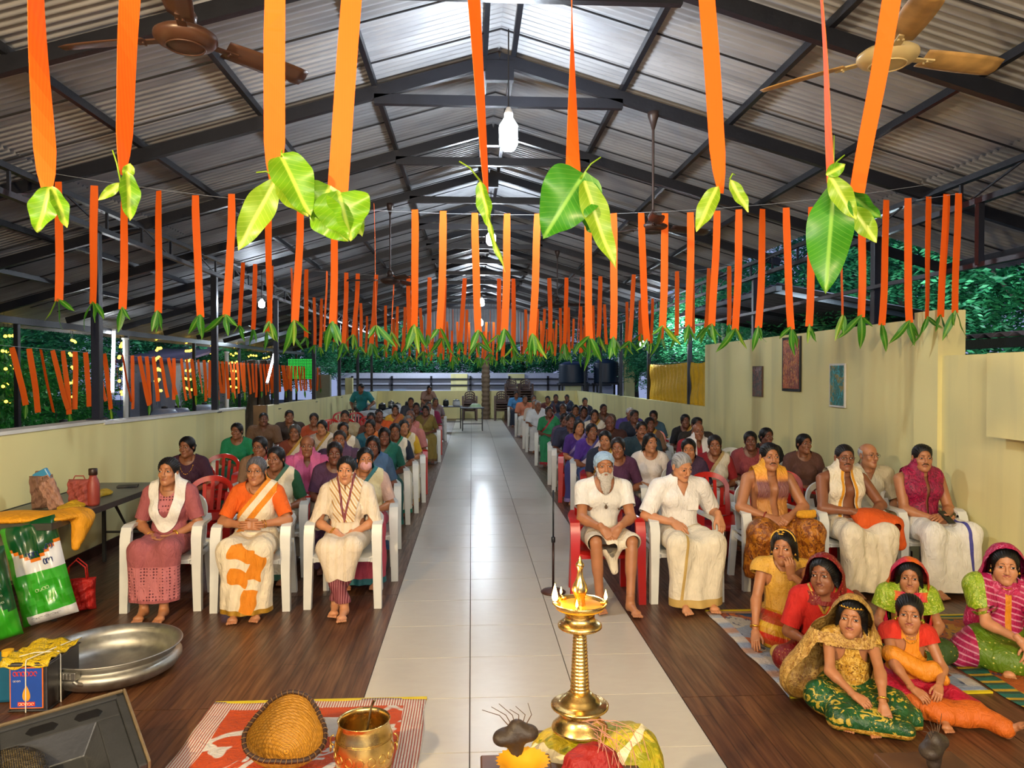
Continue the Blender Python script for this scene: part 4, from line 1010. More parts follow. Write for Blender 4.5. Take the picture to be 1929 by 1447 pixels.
def chair_parts(hi=True):
    out = []
    b = B()
    def sf(u, v):
        x = (u-.5)*2; y = -.25+.46*v; w = .225+.02*(1-v); return (x*w, y, .42-.022*(1-x*x)*math.sin(pi*min(v*1.1, 1))+(-.025*(1-v/.12) if v < .12 else 0)+.02*abs(x)**6)
    b.grid(sf, 11, 11); n = len(b.V)
    V2 = [(x, y, z-.012) for x, y, z in b.V]; F2 = [f[::-1] for f in b.F]; b.add(V2, F2)
    for s in (0, 10):
        for j in range(10): a, c = s*11+j, s*11+j+1; b.add([], []); b.F.append((a, c, c+n, a+n) if s == 0 else (c, a, a+n, c+n)); b.mi.append(0)
    for j in range(10): a, c = j*11, (j+1)*11; b.F.append((c, a, a+n, c+n)); b.mi.append(0)
    b.box((-.21, -.235, .365), (.21, -.222, .40)).box((-.222, -.23, .36), (-.212, .2, .40)).box((.212, -.23, .36), (.222, .2, .40))
    out.append(('seat', b, True, 1))
    def back(x, z):
        w = (z-.42)/.43; return .205+.10*w-.035*(x/.2)**2*(.3+w)
    b = B(); R = []
    rim = []
    for i in range(25):
        a = pi*i/24; x = -.205*math.cos(a)*(1+.10*math.sin(a)); z = .66+.19*math.sin(a)**.8 if 0 < i < 24 else .66; rim.append((x, z))
    rim = [(-.20, .43), (-.205, .52), (-.206, .60)]+rim+[(.206, .60), (.205, .52), (.20, .43)]
    for (x, z) in rim: cx, cz = x, z-.60; L = math.hypot(cx, max(cz, 0)*1.2)+1e-6; dx, dz = (-cx/L*.045, -max(cz, 0)*1.2/L*.05 if z > .62 else 0); y = back(x, z); R.append([(x, y-.012, z), (x+dx, back(x+dx, z+dz)-.008, z+dz), (x+dx, back(x+dx, z+dz)+.008, z+dz), (x, y+.014, z)])
    V = [p for r in R for p in r]; F = []
    for i in range(len(R)-1):
        for k in range(4): F.append((4*i+k, 4*i+(k+1) % 4, 4*i+4+(k+1) % 4, 4*i+4+k))
    b.add(V, F)
    b.grid(lambda u, v: ((u-.5)*.36, back((u-.5)*.36, .43+.10*v), .43+.10*v), 9, 3); b.grid(lambda u, v: ((u-.5)*.36, back((u-.5)*.36, .43+.10*v)+.012, .43+.10*(1-v)+.0), 9, 3)
    out.append(('backrest', b, True, 1))
    for k in range(5):
        b = B(); xs = (-.125, -.065, 0, .065, .125)[k]; xt = xs*1.15; zt = .845-.11*abs(k-2)/2-.02*abs(k-2)
        xloft(b, [(xs+(xt-xs)*q, back(xs, .52+(zt-.52)*q)-.002, .52+(zt-.52)*q) for q in (0, .33, .66, 1)], [(.034, .01)]*4); out.append(('slat', b, False, 1))
    for s in (-1, 1):
        b = B(); xloft(b, [(s*.272, -.235, 0), (s*.266, -.228, .30), (s*.262, -.22, .56), (s*.262, -.205, .62)], [(.058, .05), (.066, .055), (.078, .05), (.078, .04)]); b.box((s*.24-.018, -.235, .36), (s*.24+.018, -.15, .40)); out.append(('leg', b, False, 1))
        b = B(); xloft(b, [(s*.225, .27, 0), (s*.215, .235, .30), (s*.212, .215, .46)], [(.05, .05), (.055, .05), (.05, .03)]); out.append(('leg', b, False, 1))
        b = B(); xloft(b, [(s*.262, -.212, .60), (s*.262, -.200, .640), (s*.262, -.16, .655), (s*.258, -.02, .652), (s*.248, .12, .648), (s*.222, .235, .66)], [(.078, .03), (.078, .028), (.075, .024), (.068, .022), (.055, .022), (.03, .022)]); out.append(('armrest', b, True, 1))
    return out
_cp = chair_parts(); CH = {}
for cn, m_ in (('white', plw), ('red', plr), ('brown', plb)): CH[cn] = [(n, b.mesh(n, m_, s)) for n, b, s, _ in _cp]
def one_mesh(cn):
    b = B(); 
    for n, q, s, _ in _cp: b.add(q.V, q.F)
    return b.mesh('plastic_chair', {'white': plw, 'red': plr, 'brown': plb}[cn], False)
CH1 = {c: one_mesh(c) for c in CH}
for c in CH:
    for n, me in CH[c]: autosm(me, 35)
def chair(loc, rz, col, label, group, parts=True):
    if not parts:
        o = link('plastic_chair', CH1[col], loc=loc, rot=(0, 0, rz)); return setp(o, label, 'chair', group)
    t = empty('plastic_chair', loc, rz, label, 'chair', group)
    for n, me in CH[col]: link(n, me, t)
    return t
# ------------------------------------------------------------------ cloth materials
def cloth(name, col=None, rough=.8, bump=.25, bs=60, noise=.14, objcol=False, sheen=0., stretch=(1, 1, 1)):
    new = name not in _M; m = M(name, col, rough, 0, noise, 14, 0, bs, objcol, sheen=sheen, stretch=stretch)
    if new: wrinkle_bump(m)
    return m
def wrinkle_bump(m):
    t = m.node_tree; n = t.nodes.new('ShaderNodeTexNoise'); n.inputs['Scale'].default_value = 13; n.inputs['Detail'].default_value = 5; n.inputs['Distortion'].default_value = 1.4; n.inputs['Roughness'].default_value = .55
    c = t.nodes.new('ShaderNodeTexCoord'); mp = t.nodes.new('ShaderNodeMapping'); mp.inputs['Scale'].default_value = (1.6, 1.6, .7); t.links.new(c.outputs['Object'], mp.inputs[0]); t.links.new(mp.outputs[0], n.inputs['Vector'])
    b = t.nodes.new('ShaderNodeBump'); b.inputs['Strength'].default_value = .55; b.inputs['Distance'].default_value = .035; t.links.new(n.outputs['Fac'], b.inputs['Height']); t.links.new(b.outputs[0], t.nodes['Principled BSDF'].inputs['Normal'])
def patt(name, fn, rough=.7, bump=.2):
    if name in _M: return _M[name]
    t = NT(name); t.b.inputs['Roughness'].default_value = rough; c = fn(t); n = t.n('TexNoise', Scale=10., Detail=3.); t.l(t.coord('Object'), n.inputs['Vector'])
    c = t.mix(1., c, t.ramp(n.outputs['Fac'], [(.3, .86), (.7, 1.)]), 'MULTIPLY'); t.l(c, t.b.inputs['Base Color']); wrinkle_bump(t.m); _M[name] = t.m; return t.m
def dots(c0, c1, sc=55, r=.3): 
    def f(t):
        v = t.n('TexVoronoi', Scale=sc, Randomness=.15); t.l(t.coord('Object'), v.inputs['Vector']); return t.mix(t.ramp(v.outputs['Distance'], [(r, 1.), (r+.08, 0.)]), srgb(c0), srgb(c1))
    return f
def stripes(cols, sc=20, axis=(1, 0, 0), soft=.02):
    def f(t):
        d = t.n('VectorMath', operation='DOT_PRODUCT'); t.l(t.coord('Object'), d.inputs[0]); d.inputs[1].default_value = axis; m = t.n('Math', operation='MULTIPLY'); m.inputs[1].default_value = sc; t.l(d.outputs['Value'], m.inputs[0]); fr = t.n('Math', operation='FRACT'); t.l(m.outputs[0], fr.inputs[0])
        st = []
        for i, c in enumerate(cols): st += [(i/len(cols), srgb(c)), ((i+1)/len(cols)-soft, srgb(c))]
        return t.ramp(fr.outputs[0], st)
    return f
def blotch(c0, c1, c2=None, sc=18, th=.5, w=.03):
    def f(t):
        n = t.n('TexNoise', Scale=float(sc), Detail=4., Distortion=1.2); t.l(t.coord('Object'), n.inputs['Vector']); c = t.mix(t.ramp(n.outputs['Fac'], [(th-w, 0.), (th+w, 1.)]), srgb(c0), srgb(c1))
        if c2: n2 = t.n('TexNoise', Scale=sc*1.9, Detail=3., Distortion=2.); t.l(t.coord('Object', (1, 1.3, 1)), n2.inputs['Vector']); c = t.mix(t.ramp(n2.outputs['Fac'], [(.56, 0.), (.6, 1.)]), c, srgb(c2))
        return c
    return f
gold_th = M('gold_border_thread', '#b78a2a', .45, .25, .25, 60); goldm = M('gold_jewellery', '#d9a441', .28, .9, .05, 30)
# ------------------------------------------------------------------ people
SK = {'l': '#c68a62', 'm': '#b07650', 'd': '#8a573b', 'k': '#6e4230'}
def person(loc, rz, P, label, group, skin='m', kind='f', hair=('bun', '#0b0909'), hd=True, brow='#120d0b', lips='#8c4e42', gaze=0, bindi=None, specs=False, moustache=None, body=None, hs=None, feat=True, hairm_=None):
    t = empty('person', loc, rz, label, 'person', group)
    if hs: P.hm = P.hm @ Matrix.Scale(hs, 4)
    sk = srgb(SK.get(skin, skin))
    me = body if body is not None else make_body(P, kind).mesh('body', skinm)
    link('body', me, t, color=sk)
    if hair:
        key = 'hm_%s_%s' % (hair[0], hd)
        if key not in _M: _M[key] = hair_mesh(hair[0], .0055 if hd else .009).mesh('hair', hairm)
        link('hair' if hair[0] != 'cap' else 'knitted_cap', _M[key] if hairm_ is None else hair_mesh(hair[0], .0055).mesh('cap', hairm_), t, color=srgb(hair[1]), M4=P.hm)
    if feat:
        f = feats(kind)
        for sx in (-1, 1):
            link('eye', eyes_me[gaze], t, M4=P.hm @ Matrix.Translation((EYE[0]*sx, EYE[1], EYE[2])) @ Matrix.Rotation(sx*math.radians(10), 4, 'Z') @ Matrix.Scale(1.06 if kind == 'k' else 1., 4))
            link('eyebrow', f['eyebrow', sx], t, M4=P.hm, color=srgb(brow))
        link('mouth', f['mouth'], t, M4=P.hm, color=srgb(lips))
        if moustache: link('moustache', f['moustache'], t, M4=P.hm, color=srgb(moustache))
        if bindi: link('bindi', f['bindi'], t, M4=P.hm @ Matrix.Translation((0, f['bindi_y']-.0005, .034)) @ Matrix.Rotation(pi/2, 4, 'X'), color=srgb(bindi))
        if specs: link('spectacle_frame', f['specs'], t, M4=P.hm)
    return t
def ring_on(t, P, i, R=.033, r=.0035, mt=None, f=.86, nm='bangle'):
    e, w = P.el[i], P.wr[i]; c = e.lerp(w, f); z = (w-e).normalized(); x = z.orthogonal().normalized(); y = z.cross(x); rr = R*P.s
    B().tube([c+(x*math.cos(a)+y*math.sin(a))*rr for a in [2*pi*k/20 for k in range(21)]], r, 6, cap=False).build(nm, mt or goldm, t, True)
def necklace(t, P, rx, dz, r=.0022, mt=None, beads=0, nm='necklace', y0=-.115, pend=None):
    pts = []
    for k in range(25):
        a = pi*k/24; x = -rx*math.cos(a); z = .465-dz*math.sin(a)**1.2; y = -.02-(.075+.03*min(dz/.15, 1))*math.sin(a); pts.append(Vector(P.up(x, y, z)))
    b = B().tube(pts, r, 6)
    if beads:
        for k in range(2, 23, 2): b.lathe([(0, -beads), (beads, 0), (0, beads)], 8, tuple(pts[k]))
    o = b.build(nm, mt or goldm, t, True)
    if pend: B().lathe([(0, -.022), (.012, -.012), (.013, 0), (.004, .014), (0, .02)], 12, tuple(pts[12]-Vector((0, .006, .02)))).build('pendant', mt or goldm, o, True)
def part(t, m, name, mats, color=None, label=None):
    o = link(name, m.mesh(name, mats), t, color=color)
    if label: o['label'] = label
    return o
def chair_for(loc, rz, col, who, parts=True, grp='plastic chairs of the audience'): return chair(loc, rz, col, who, grp, parts)
cream = cloth('cream_cotton', '#e6dcc4', bump=.3); white = cloth('white_cotton', '#e9e7e0', bump=.3)
# L1: pink kurta woman with white dupatta -----------------------------------------
GF = 'people seated in the front row'
def place(px, Y, zc=0): return Vector((at(px, 900, Y)[0], Y, 0))
l1 = place(323, 6.02)
P = pose(.93, True, 5, .42, wrists=((-.075, -.20, .57), (.07, -.20, .575)), fing=((.75, -.55, -.25), (-.75, -.55, -.2)), back=((-.1, -.2, -.95), (.1, -.2, -.95)), feet=((-.075, -.38, .08), (.075, -.40, .08)), knees=((-.11, -.41, 0), (.11, -.41, 0)), hyaw=-4, hpitch=-3, fat=.012, curl=(20, 24))
t = person(l1, .05, P, 'woman in dusty pink dress with white looped scarf, leftmost front seat', GF, 'm', 'f', ('bunlow', '#141112'), bindi='#c06a20')
rose = cloth('dusty_rose_cotton', '#a2575b', bump=.3); lace = patt('dusty_rose_lace', dots('#c07276', '#5e2530', 44, .28)); 
m = gtop(P, off=.016, frac=.82, neck=('round', .075, .09), hem=.03, seed=4); m.paint(lambda x, y, z: .05-np.sqrt(P.loc(x, y, z)[0]**2+(P.loc(x, y, z)[2]-.36)**2)*.6, 1); part(t, m, 'kurta_top', [rose, lace])
m = glow(P, off=.026, hem=.135, mid=.10, wide=.05, pleat=.004, top=.16, seed=5); m.paint(lambda x, y, z: .40-z, 1); m.paint(lambda x, y, z: .155-z, 0); part(t, m, 'kurta_skirt', [rose, lace])
part(t, gdrape(P, dup_f, off=.032, fold=.004, fr=70, az=(1, .1, .2), h=.008), 'scarf', [white])
ring_on(t, P, 0); ring_on(t, P, 1, .036, .007); 
chair_for(l1, .05, 'white', 'white plastic chair under the woman in dusty pink')
# L2: orange blouse elder ---------------------------------------------------------
l2 = place(486, 5.98)
P = pose(.93, True, 3, .42, wrists=((-.04, -.235, .665), (.06, -.235, .67)), fing=((.93, -.35, .05), (-.93, -.35, .02)), back=((-.1, -.95, .2), (.1, -.95, .2)), feet=((-.06, -.40, .075), (.09, -.37, .075)), fat=.022, hyaw=-2, elbow=((-1, .25, -.35), (1, .25, -.35)), curl=(22, 22))
t = person(l2, .03, P, 'grey haired woman in orange blouse and cream sari with orange bands', GF, 'm', 'o', ('bunlow', '#55555a'), bindi='#a01515', specs=True, brow='#3a3532')
orng = cloth('orange_blouse_cotton', '#e2620e', bump=.2); sar = cloth('cream_sari_cotton', '#e9dcc0', bump=.3, bs=40); sob = cloth('orange_sari_band', '#e38a1a', bump=.3)
part(t, gtop(P, off=.015, frac=.85, neck=('round', .09, .07), hem=.13, seed=6), 'blouse', [orng])
m = gdrape(P, saree_f, off=.030, fold=.004, fr=55, az=(1, .1, .8), paint=[(lambda x, y, z: saree_edge(.03)(x, y, z), 1), (lambda x, y, z: .024-np.abs(-((z-.455)*.62-(x-.03)*.78)-.105), 1)]); part(t, m, 'sari_drape', [sar, sob])
m = glow(P, off=.034, hem=.05, mid=.11, wide=.05, pleat=.008, freq=75, top=.16, seed=7); m.paint(lambda x, y, z: .085-z, 2)
for k in range(4): cx, cz, rx, rz2 = ((.0, .50, .10, .05), (.10, .40, .055, .10), (-.03, .33, .075, .06), (.045, .15, .055, .09))[k]; m.paint(lambda x, y, z: np.where(y < -.1, 1-np.maximum(np.abs(x-cx-.25*(z-cz)+.008*np.sin(40*z))/rx, np.abs(z-cz+.3*(x-cx)+.008*np.sin(50*x))/rz2), -1.), 1)
part(t, m, 'sari_skirt', [sar, sob, gold_th])
ring_on(t, P, 0); ring_on(t, P, 1); ring_on(t, P, 1, f=.78); necklace(t, P, .06, .05)
chair_for(l2, .03, 'white', 'white plastic chair under the woman in orange blouse')
# L3: cream kurta woman -----------------------------------------------------------
l3 = place(655, 6.02)
P = pose(.93, True, 5, .42, wrists=((-.045, -.235, .585), (.05, -.215, .57)), fing=((.45, -.6, -.6), (-.45, -.55, -.65)), back=((-.2, -.65, .6), (.1, -.65, .6)), feet=((.045, -.44, .075), (-.035, -.36, .085)), knees=((-.10, -.41, 0), (.10, -.41, .01)), fat=.028, hyaw=0, elbow=((-1, .2, -.6), (1, .2, -.6)))
t = person(l3, .0, P, 'woman in cream tunic and maroon striped trousers beside the aisle', GF, 'l', 'f', ('bun', '#0c0a0b'), bindi='#8a1010')
ck = patt('cream_tunic_cloth', stripes(['#e8d9c2', '#e8d9c2', '#e3d2b6'], 16)); mst = patt('maroon_striped_cloth', stripes(['#6e2833', '#6e2833', '#a7686c'], 60)); gdm = patt('gold_trimmed_gauze', stripes(['#e9dcc6', '#e2c99c', '#e9dcc6', '#b98b4d'], 24, (.8, 0, .6)))
m = gtop(P, off=.018, frac=1.15, neck=('v', .06, .10), hem=-.0, seed=8, th=1.25); part(t, m, 'tunic_top', [ck])
m = gdrape(P, lambda x, y, z: np.maximum(np.minimum(np.minimum(.065-np.abs(np.abs(x)-.02-.20*(z-.20)), z-.18), -y), np.minimum(np.minimum(z-.38, .13-np.abs(x)), y+.02)), off=.030, fold=.004, fr=80, paint=[(lambda x, y, z: .010-np.abs(np.abs(x)-.0-.2*(z-.2)), 1)]); part(t, m, 'gauze_scarf', [gdm, mst])
m = glow(P, off=.024, hem=.27, mid=.10, pleat=.0, top=.16, fold=.004, seed=9); m.keep(lambda x, y, z: z-.30+.10*np.clip(np.abs(x)/.2, 0, 1)); part(t, m, 'tunic_skirt', [ck])
lo, hi = bounds(P); S = Sdf(lo, hi, .009); legs(S, P, .022, .03, .008); V, T = S.nets(); m = Mz(V, T).disp(lambda x, y, z: .003*np.sin(90*x)+.003*np.sin(60*z)).keep(lambda x, y, z: np.minimum(np.minimum(z-.115, -y-.1), .29-z)); part(t, m, 'trousers', [mst])
ring_on(t, P, 0); ring_on(t, P, 0, f=.8)
chair_for(l3, 0, 'white', 'white plastic chair under the woman in cream tunic, beside the aisle')
# R1: bearded man ------------------------------------------------------------------
r1 = place(1136, 6.0)
P = pose(.95, False, 3, .42, wrists=((-.060, -.325, .625), (.065, -.325, .63)), fing=((.55, -.55, -.65), (-.6, -.5, -.65)), back=((-.3, -.7, .6), (.3, -.7, .6)), feet=((-.09, -.37, .085), (.13, -.46, .085)), knees=((-.13, -.40, .02), (.17, -.38, .02)), fat=-.02, hpitch=-2, elbow=((-.7, .2, -.8), (.7, .2, -.8)), curl=(45, 45), thr=.86, footrot=(0, 12))
t = person(r1, 0, P, 'white bearded old man in pale blue cap and white vest, bare legged', GF, 'm', 'o', None, brow='#8d8a86')
o = person.__defaults__
cm = cloth('pale_blue_knit', '#9dbbd6', bump=.5, bs=90); part(t, hair_mesh('cap', .0055).tf(P.hm), 'knitted_cap', [cm])
S = Sdf((-.1, -.17, -.29), (.1, .02, .03), .0045)
S.ell((0, -.058, -.095), (.056, .042, .045), .02).ell((0, -.080, -.150), (.046, .032, .060), .03).ell((0, -.078, -.20), (.026, .022, .04), .03)
for sx in (-1, 1): S.cone((sx*.062, -.02, -.02), (sx*.048, -.05, -.08), .014, .022, .02).cone((0, -.098, -.045), (sx*.034, -.086, -.062), .0085, .007, .01)
S.cone((-.016, -.108, -.064), (.016, -.108, -.064), .007, .007, .004, sub=True)
V, T = S.nets(); m = Mz(V, T).disp(lambda x, y, z: .0016*np.sin(260*x+14*np.sin(30*z))+.001*np.sin(500*x)); part(t, m.tf(P.hm), 'beard', [M('white_beard', '#c9c4bc', .75, 0, .3, 60, .5, 150)])
part(t, gtop(P, off=.014, frac=.62, neck=('round', .088, .15), hem=-.06, seed=10, th=1.12, fold=.004), 'undershirt', [white])
m = glow(P, off=.024, hem=.20, mid=.06, pleat=.004, top=.16, shin=False, blend=.05, fold=.005, seed=11, extra=lambda S: (S.cone((0, -.2, .50), (.0, -.33, .47), .085, .07, .06), S.cone((.0, -.33, .45), (.03, -.36, .30), .055, .028, .05))); m.keep(lambda x, y, z: y+.40+.0*z); part(t, m, 'folded_waistcloth', [cream])
necklace(t, P, .06, .17, .0012, M('thin_cord', '#5a4630', .7), pend=True)
chair_for(r1, 0, 'red', 'red plastic chair under the bearded old man')
# R2: white shirt man ---------------------------------------------------------------
r2 = place(1277, 6.02)
P = pose(.96, False, 8, .42, wrists=((-.11, -.235, .645), (.275, -.20, .68)), fing=((.45, -.75, -.5), (.1, -.55, -.83)), back=((-.4, -.4, .8), (.35, -.75, .5)), feet=((-.10, -.44, .085), (.12, -.42, .085)), knees=((-.13, -.43, .0), (.16, -.43, .0)), hyaw=16, hpitch=20, hroll=-4, elbow=((-1, .2, -.6), (.75, .3, -1.2)), fat=.01, curl=(40, 42))
t = person(r2, .04, P, 'grey haired man in white shirt and cream dhoti, head bowed', GF, 'l', 'o', ('crop', '#8f8f90'), brow='#5a5452')
shirt = cloth('white_shirt_cotton', '#ece9e4', bump=.25)
m = gtop(P, off=.020, frac=.92, neck=('v', .05, .10), hem=-.11, seed=12, th=1.22, fold=.006); part(t, m, 'shirt', [shirt])
b = B()
for k in range(4): b.lathe([(0, -.002), (.005, 0), (0, .002)], 8, P.up(.0, -.128-.02*(k > 1), .33-.075*k))
b.build('button', M('shirt_button', '#c9c4b8', .4), t)
lo = P.up(.03, -.135, .30); B().box((-.045, -.004, -.05), (.045, .002, .05)).build('pocket', shirt, t, loc=P.up(.075, -.128, .30))
S = Sdf((-.1, -.12, -.05), (.1, .1, .05), .006); V = None
m = gdrape(P, lambda x, y, z: np.minimum(np.minimum(z-.425, .515-z), np.sqrt((x/.05)**2+((y+.085)/.05)**2)-1), off=.020, fold=0, h=.008); part(t, m, 'collar', [shirt])
m = glow(P, off=.032, hem=.045, mid=.10, wide=.05, pleat=.007, freq=42, top=.16, seed=13); m.paint(lambda x, y, z: .03-np.abs(z-.075), 1); m.paint(lambda x, y, z: .012-np.abs(x+.085-.12*(z-.5)+.0*y), 1); part(t, m, 'dhoti', [cream, M('pale_gold_band', '#c8a860', .6, .1)])
chair_for(r2, .04, 'white', 'white plastic chair under the man in white shirt')
# R3: yellow and purple shawl man ----------------------------------------------------
GS = 'bare shouldered men seated along the right wall'
r3 = place(1445, 6.3)
P = pose(1.0, False, 3, .42, wrists=((-.09, -.26, .625), (.085, -.26, .63)), fing=((.65, -.7, -.2), (-.7, -.65, -.2)), back=((-.2, -.5, .8), (.2, -.5, .8)), feet=((-.16, -.42, .085), (.20, -.40, .085)), knees=((-.19, -.42, .02), (.20, -.42, .02)), hyaw=-2, fat=.02, elbow=((-1, .2, -.5), (1, .2, -.5)), curl=(50, 50))
t = person(r3, 0, P, 'moustached man in yellow and purple shawl with golden brown dhoti', GS, 'm', 'm', ('short', '#0b0909'), moustache='#0c0908', bindi='#e0a030')
def sh_m(t):
    s = t.n('SeparateXYZ'); t.l(t.coord('Object'), s.inputs[0]); c = t.ramp(s.outputs['Z'], [(.0, srgb('#c08030')), (.74, srgb('#b5762c')), (.78, srgb('#5d1f45')), (.90, srgb('#5a1f48')), (.935, srgb('#e8953a')), (1., srgb('#eda91c'))])
    w = t.n('TexWave', Scale=38., Distortion=1.5, bands_direction='X'); t.l(t.coord('Object'), w.inputs['Vector']); return t.mix(t.ramp(w.outputs['Fac'], [(.55, 0.), (.8, .45)]), c, srgb('#e9b070'))
m = gdrape(P, shawl_f(.092, .050, .0, -.04), off=.034, fold=.010, fr=80, az=(1, .1, .05)); part(t, m, 'shawl', [patt('yellow_purple_silk', sh_m, .5)])
silk = patt('golden_brown_silk', blotch('#8a4a12', '#b9741e', '#5e2c0c', 16), .35, .3)
m = glow(P, off=.040, hem=.06, mid=.0, wide=.0, pleat=.009, freq=60, top=.16, seed=14, fold=.010, extra=lambda S: (S.cone((-.20, -.40, .50), (-.26, -.36, .22), .13, .09, .05), S.cone((.20, -.40, .50), (.22, -.38, .25), .12, .08, .05), S.cone((0, -.1, .5), (0, -.3, .48), .12, .1, .05))); m.keep(lambda x, y, z: z-.16-.0*x); part(t, m, 'silk_dhoti', [silk])
ring_on(t, P, 0, .036, .005, M('red_thread', '#8a2018', .8)); chair_for(r3, 0, 'white', 'white plastic chair under the man in yellow and purple shawl')
# yellow pouch on his lap
b = B(); S = Sdf((-.12, -.08, -.05), (.12, .08, .07), .006); S.ell((0, 0, .0), (.085, .05, .034), .02).cone((-.06, 0, .02), (.06, -.01, .03), .018, .018, .02); V, T = S.nets(); m = Mz(V, T).disp(wrk(5, .004, 60, 4)); o = link('cloth_pouch', m.mesh('cloth_pouch', cloth('yellow_pouch_cloth', '#d99a1c', bump=.4)), loc=r3+Vector((.20, -.33, .655))); setp(o, 'yellow cloth pouch lying on the knee of the man in yellow shawl', 'pouch')
# R4: glasses man --------------------------------------------------------------------
r4 = place(1584, 6.28)
P = pose(.99, False, 4, .42, wrists=((-.02, -.26, .67), (.14, -.26, .66)), fing=((.9, -.4, -.15), (-.6, -.7, -.3)), back=((-.1, -.4, .9), (.2, -.4, .9)), feet=((-.10, -.40, .085), (.14, -.42, .085)), hyaw=-10, knees=((-.12, -.43, 0), (.17, -.43, 0)), fat=.01, elbow=((-1, .2, -.5), (1, .3, -.6)))
t = person(r4, 0, P, 'man in spectacles with cream shawl edged yellow, orange cloth on lap', GS, 'd', 'm', ('crop', '#16110f'), moustache='#15100e', specs=True, bindi='#e8c8b0')
ysh = cloth('yellow_edge_band', '#dd9a20'); m = gdrape(P, shawl_f(.09, .060, .04, .10), off=.032, fold=.009, fr=90, az=(1, .1, .05), paint=[(lambda x, y, z: .012-np.abs(np.abs(x)-.045-.12*(.45-z)), 1)]); part(t, m, 'shawl', [cream, ysh])
m = glow(P, off=.030, hem=.05, mid=.09, wide=.03, pleat=.010, freq=60, top=.16, seed=15); part(t, m, 'dhoti', [cream])
chair_for(r4, 0, 'white', 'white plastic chair under the man with orange lap cloth')
S = Sdf((-.22, -.45, .30), (.40, .05, .80), .009); S.ell((.12, -.24, .64), (.15, .13, .055), .05).ell((.22, -.34, .60), (.13, .10, .06), .05).cone((.26, -.38, .56), (.30, -.40, .42), .07, .05, .05).cone((.05, -.28, .62), (.02, -.36, .52), .07, .05, .05); V, T = S.nets(); m = Mz(V, T).disp(wrk(8, .012, 34, 5)); o = link('orange_cloth', m.mesh('orange_cloth', cloth('orange_lap_cloth', '#d8560c', bump=.4)), loc=r4); setp(o, 'crumpled orange cloth on the lap of the spectacled man', 'cloth')
# R5: magenta shawl man ----------------------------------------------------------------
r5 = place(1742, 6.28); r5[0] = min(r5[0], XR-.36)
P = pose(.98, False, 4, .42, wrists=((-.02, -.27, .60), (.07, -.27, .615)), fing=((.8, -.5, -.1), (-.8, -.5, .1)), back=((-.2, -.6, -.6), (.2, -.5, .8)), feet=((-.12, -.44, .085), (.15, -.44, .085)), hyaw=-14, knees=((-.14, -.45, 0), (.17, -.45, 0)), fat=.0, curl=(40, 35))
t = person(r5, 0, P, 'moustached man in magenta shawl holding a phone by the wall', GS, 'm', 'm', ('short', '#0a0808'), moustache='#0c0908')
mg = patt('magenta_silk', blotch('#a80f48', '#8c0c40', '#5a0a2c', 22), .55); m = gdrape(P, shawl_f(.100, .082, .05, -.03), off=.034, fold=.010, fr=80, az=(1, .1, .4)); part(t, m, 'shawl', [mg])
bl = cloth('indigo_stripe_band', '#4a4a9a'); m = glow(P, off=.034, hem=.05, mid=.09, wide=.06, pleat=.007, freq=34, top=.16, seed=16); m.paint(lambda x, y, z: .011-np.abs(x-.02-.14*np.clip(.5-z, 0, 1)-.10), 1); part(t, m, 'white_dhoti', [white, bl])
chair_for(r5, 0, 'white', 'white plastic chair under the man in magenta shawl')
tp = empty('mobile_phone', r5+Vector((.035, -.345, .632)), .3, 'black mobile phone held by the man in magenta shawl', 'phone'); tp.rotation_euler = (math.radians(35), 0, .2)
bevel(B().box((-.036, -.072, -.004), (.036, .072, .004)).build('phone_case', M('black_phone_case', '#141416', .3), tp), .003); B().box((-.033, -.069, .004), (.033, .069, .0046)).build('screen', M('dark_glass', '#08090b', .08), tp)
# ------------------------------------------------------------------ children sitting on the mats
KR = -.30
GK = 'girls in costume sitting on the mats'
def kid(px, py, s, hs, **k):            # (px, py): head centre in the photograph
    kn = k.pop('knees', ((-.27, -.19, .10), (.27, -.19, .10))); ft = k.pop('feet', ((.06, -.27, .06), (-.06, -.24, .06))); pz = k.pop('pz', .115)
    P = pose(s, True, k.pop('lean', 8), .0, knees=kn, feet=ft, sit=False, pz=pz, thr=k.pop('thr', .85), **k); P.bust = False; loc = fl(px, py, P.hc[2]); h2 = Vector((P.hc[0], P.hc[1], 0)); h2.rotate(Matrix.Rotation(KR, 3, 'Z')); loc = Vector((loc[0]-h2[0], loc[1]-h2[1], 0)); return P, loc
def lap(P, mats, paint=(), hem=.012, top=.13, extra=None, off=.03, fold=.012, fr=30, seed=1, nm='skirt', t=None):
    lo, hi = bounds(P, .12); S = Sdf(lo, hi, .010); S.ell((0, P.hipy, P.pz), (.165*P.s+off, .14*P.s+off, .11*P.s), .04); legs(S, P, off, .05, .05); S.ell((0, P.hipy-.14, .05), (.17, .13, .06), .06)
    if extra: extra(S)
    V, T = S.nets(); m = Mz(V, T).disp(wrk(seed, fold, fr, 4)); m.keep(lambda x, y, z: z-hem); m.keep(lambda x, y, z: P.pz+top-z)
    for f, i in paint: m.paint(f, i)
    return part(t, m, nm, mats)
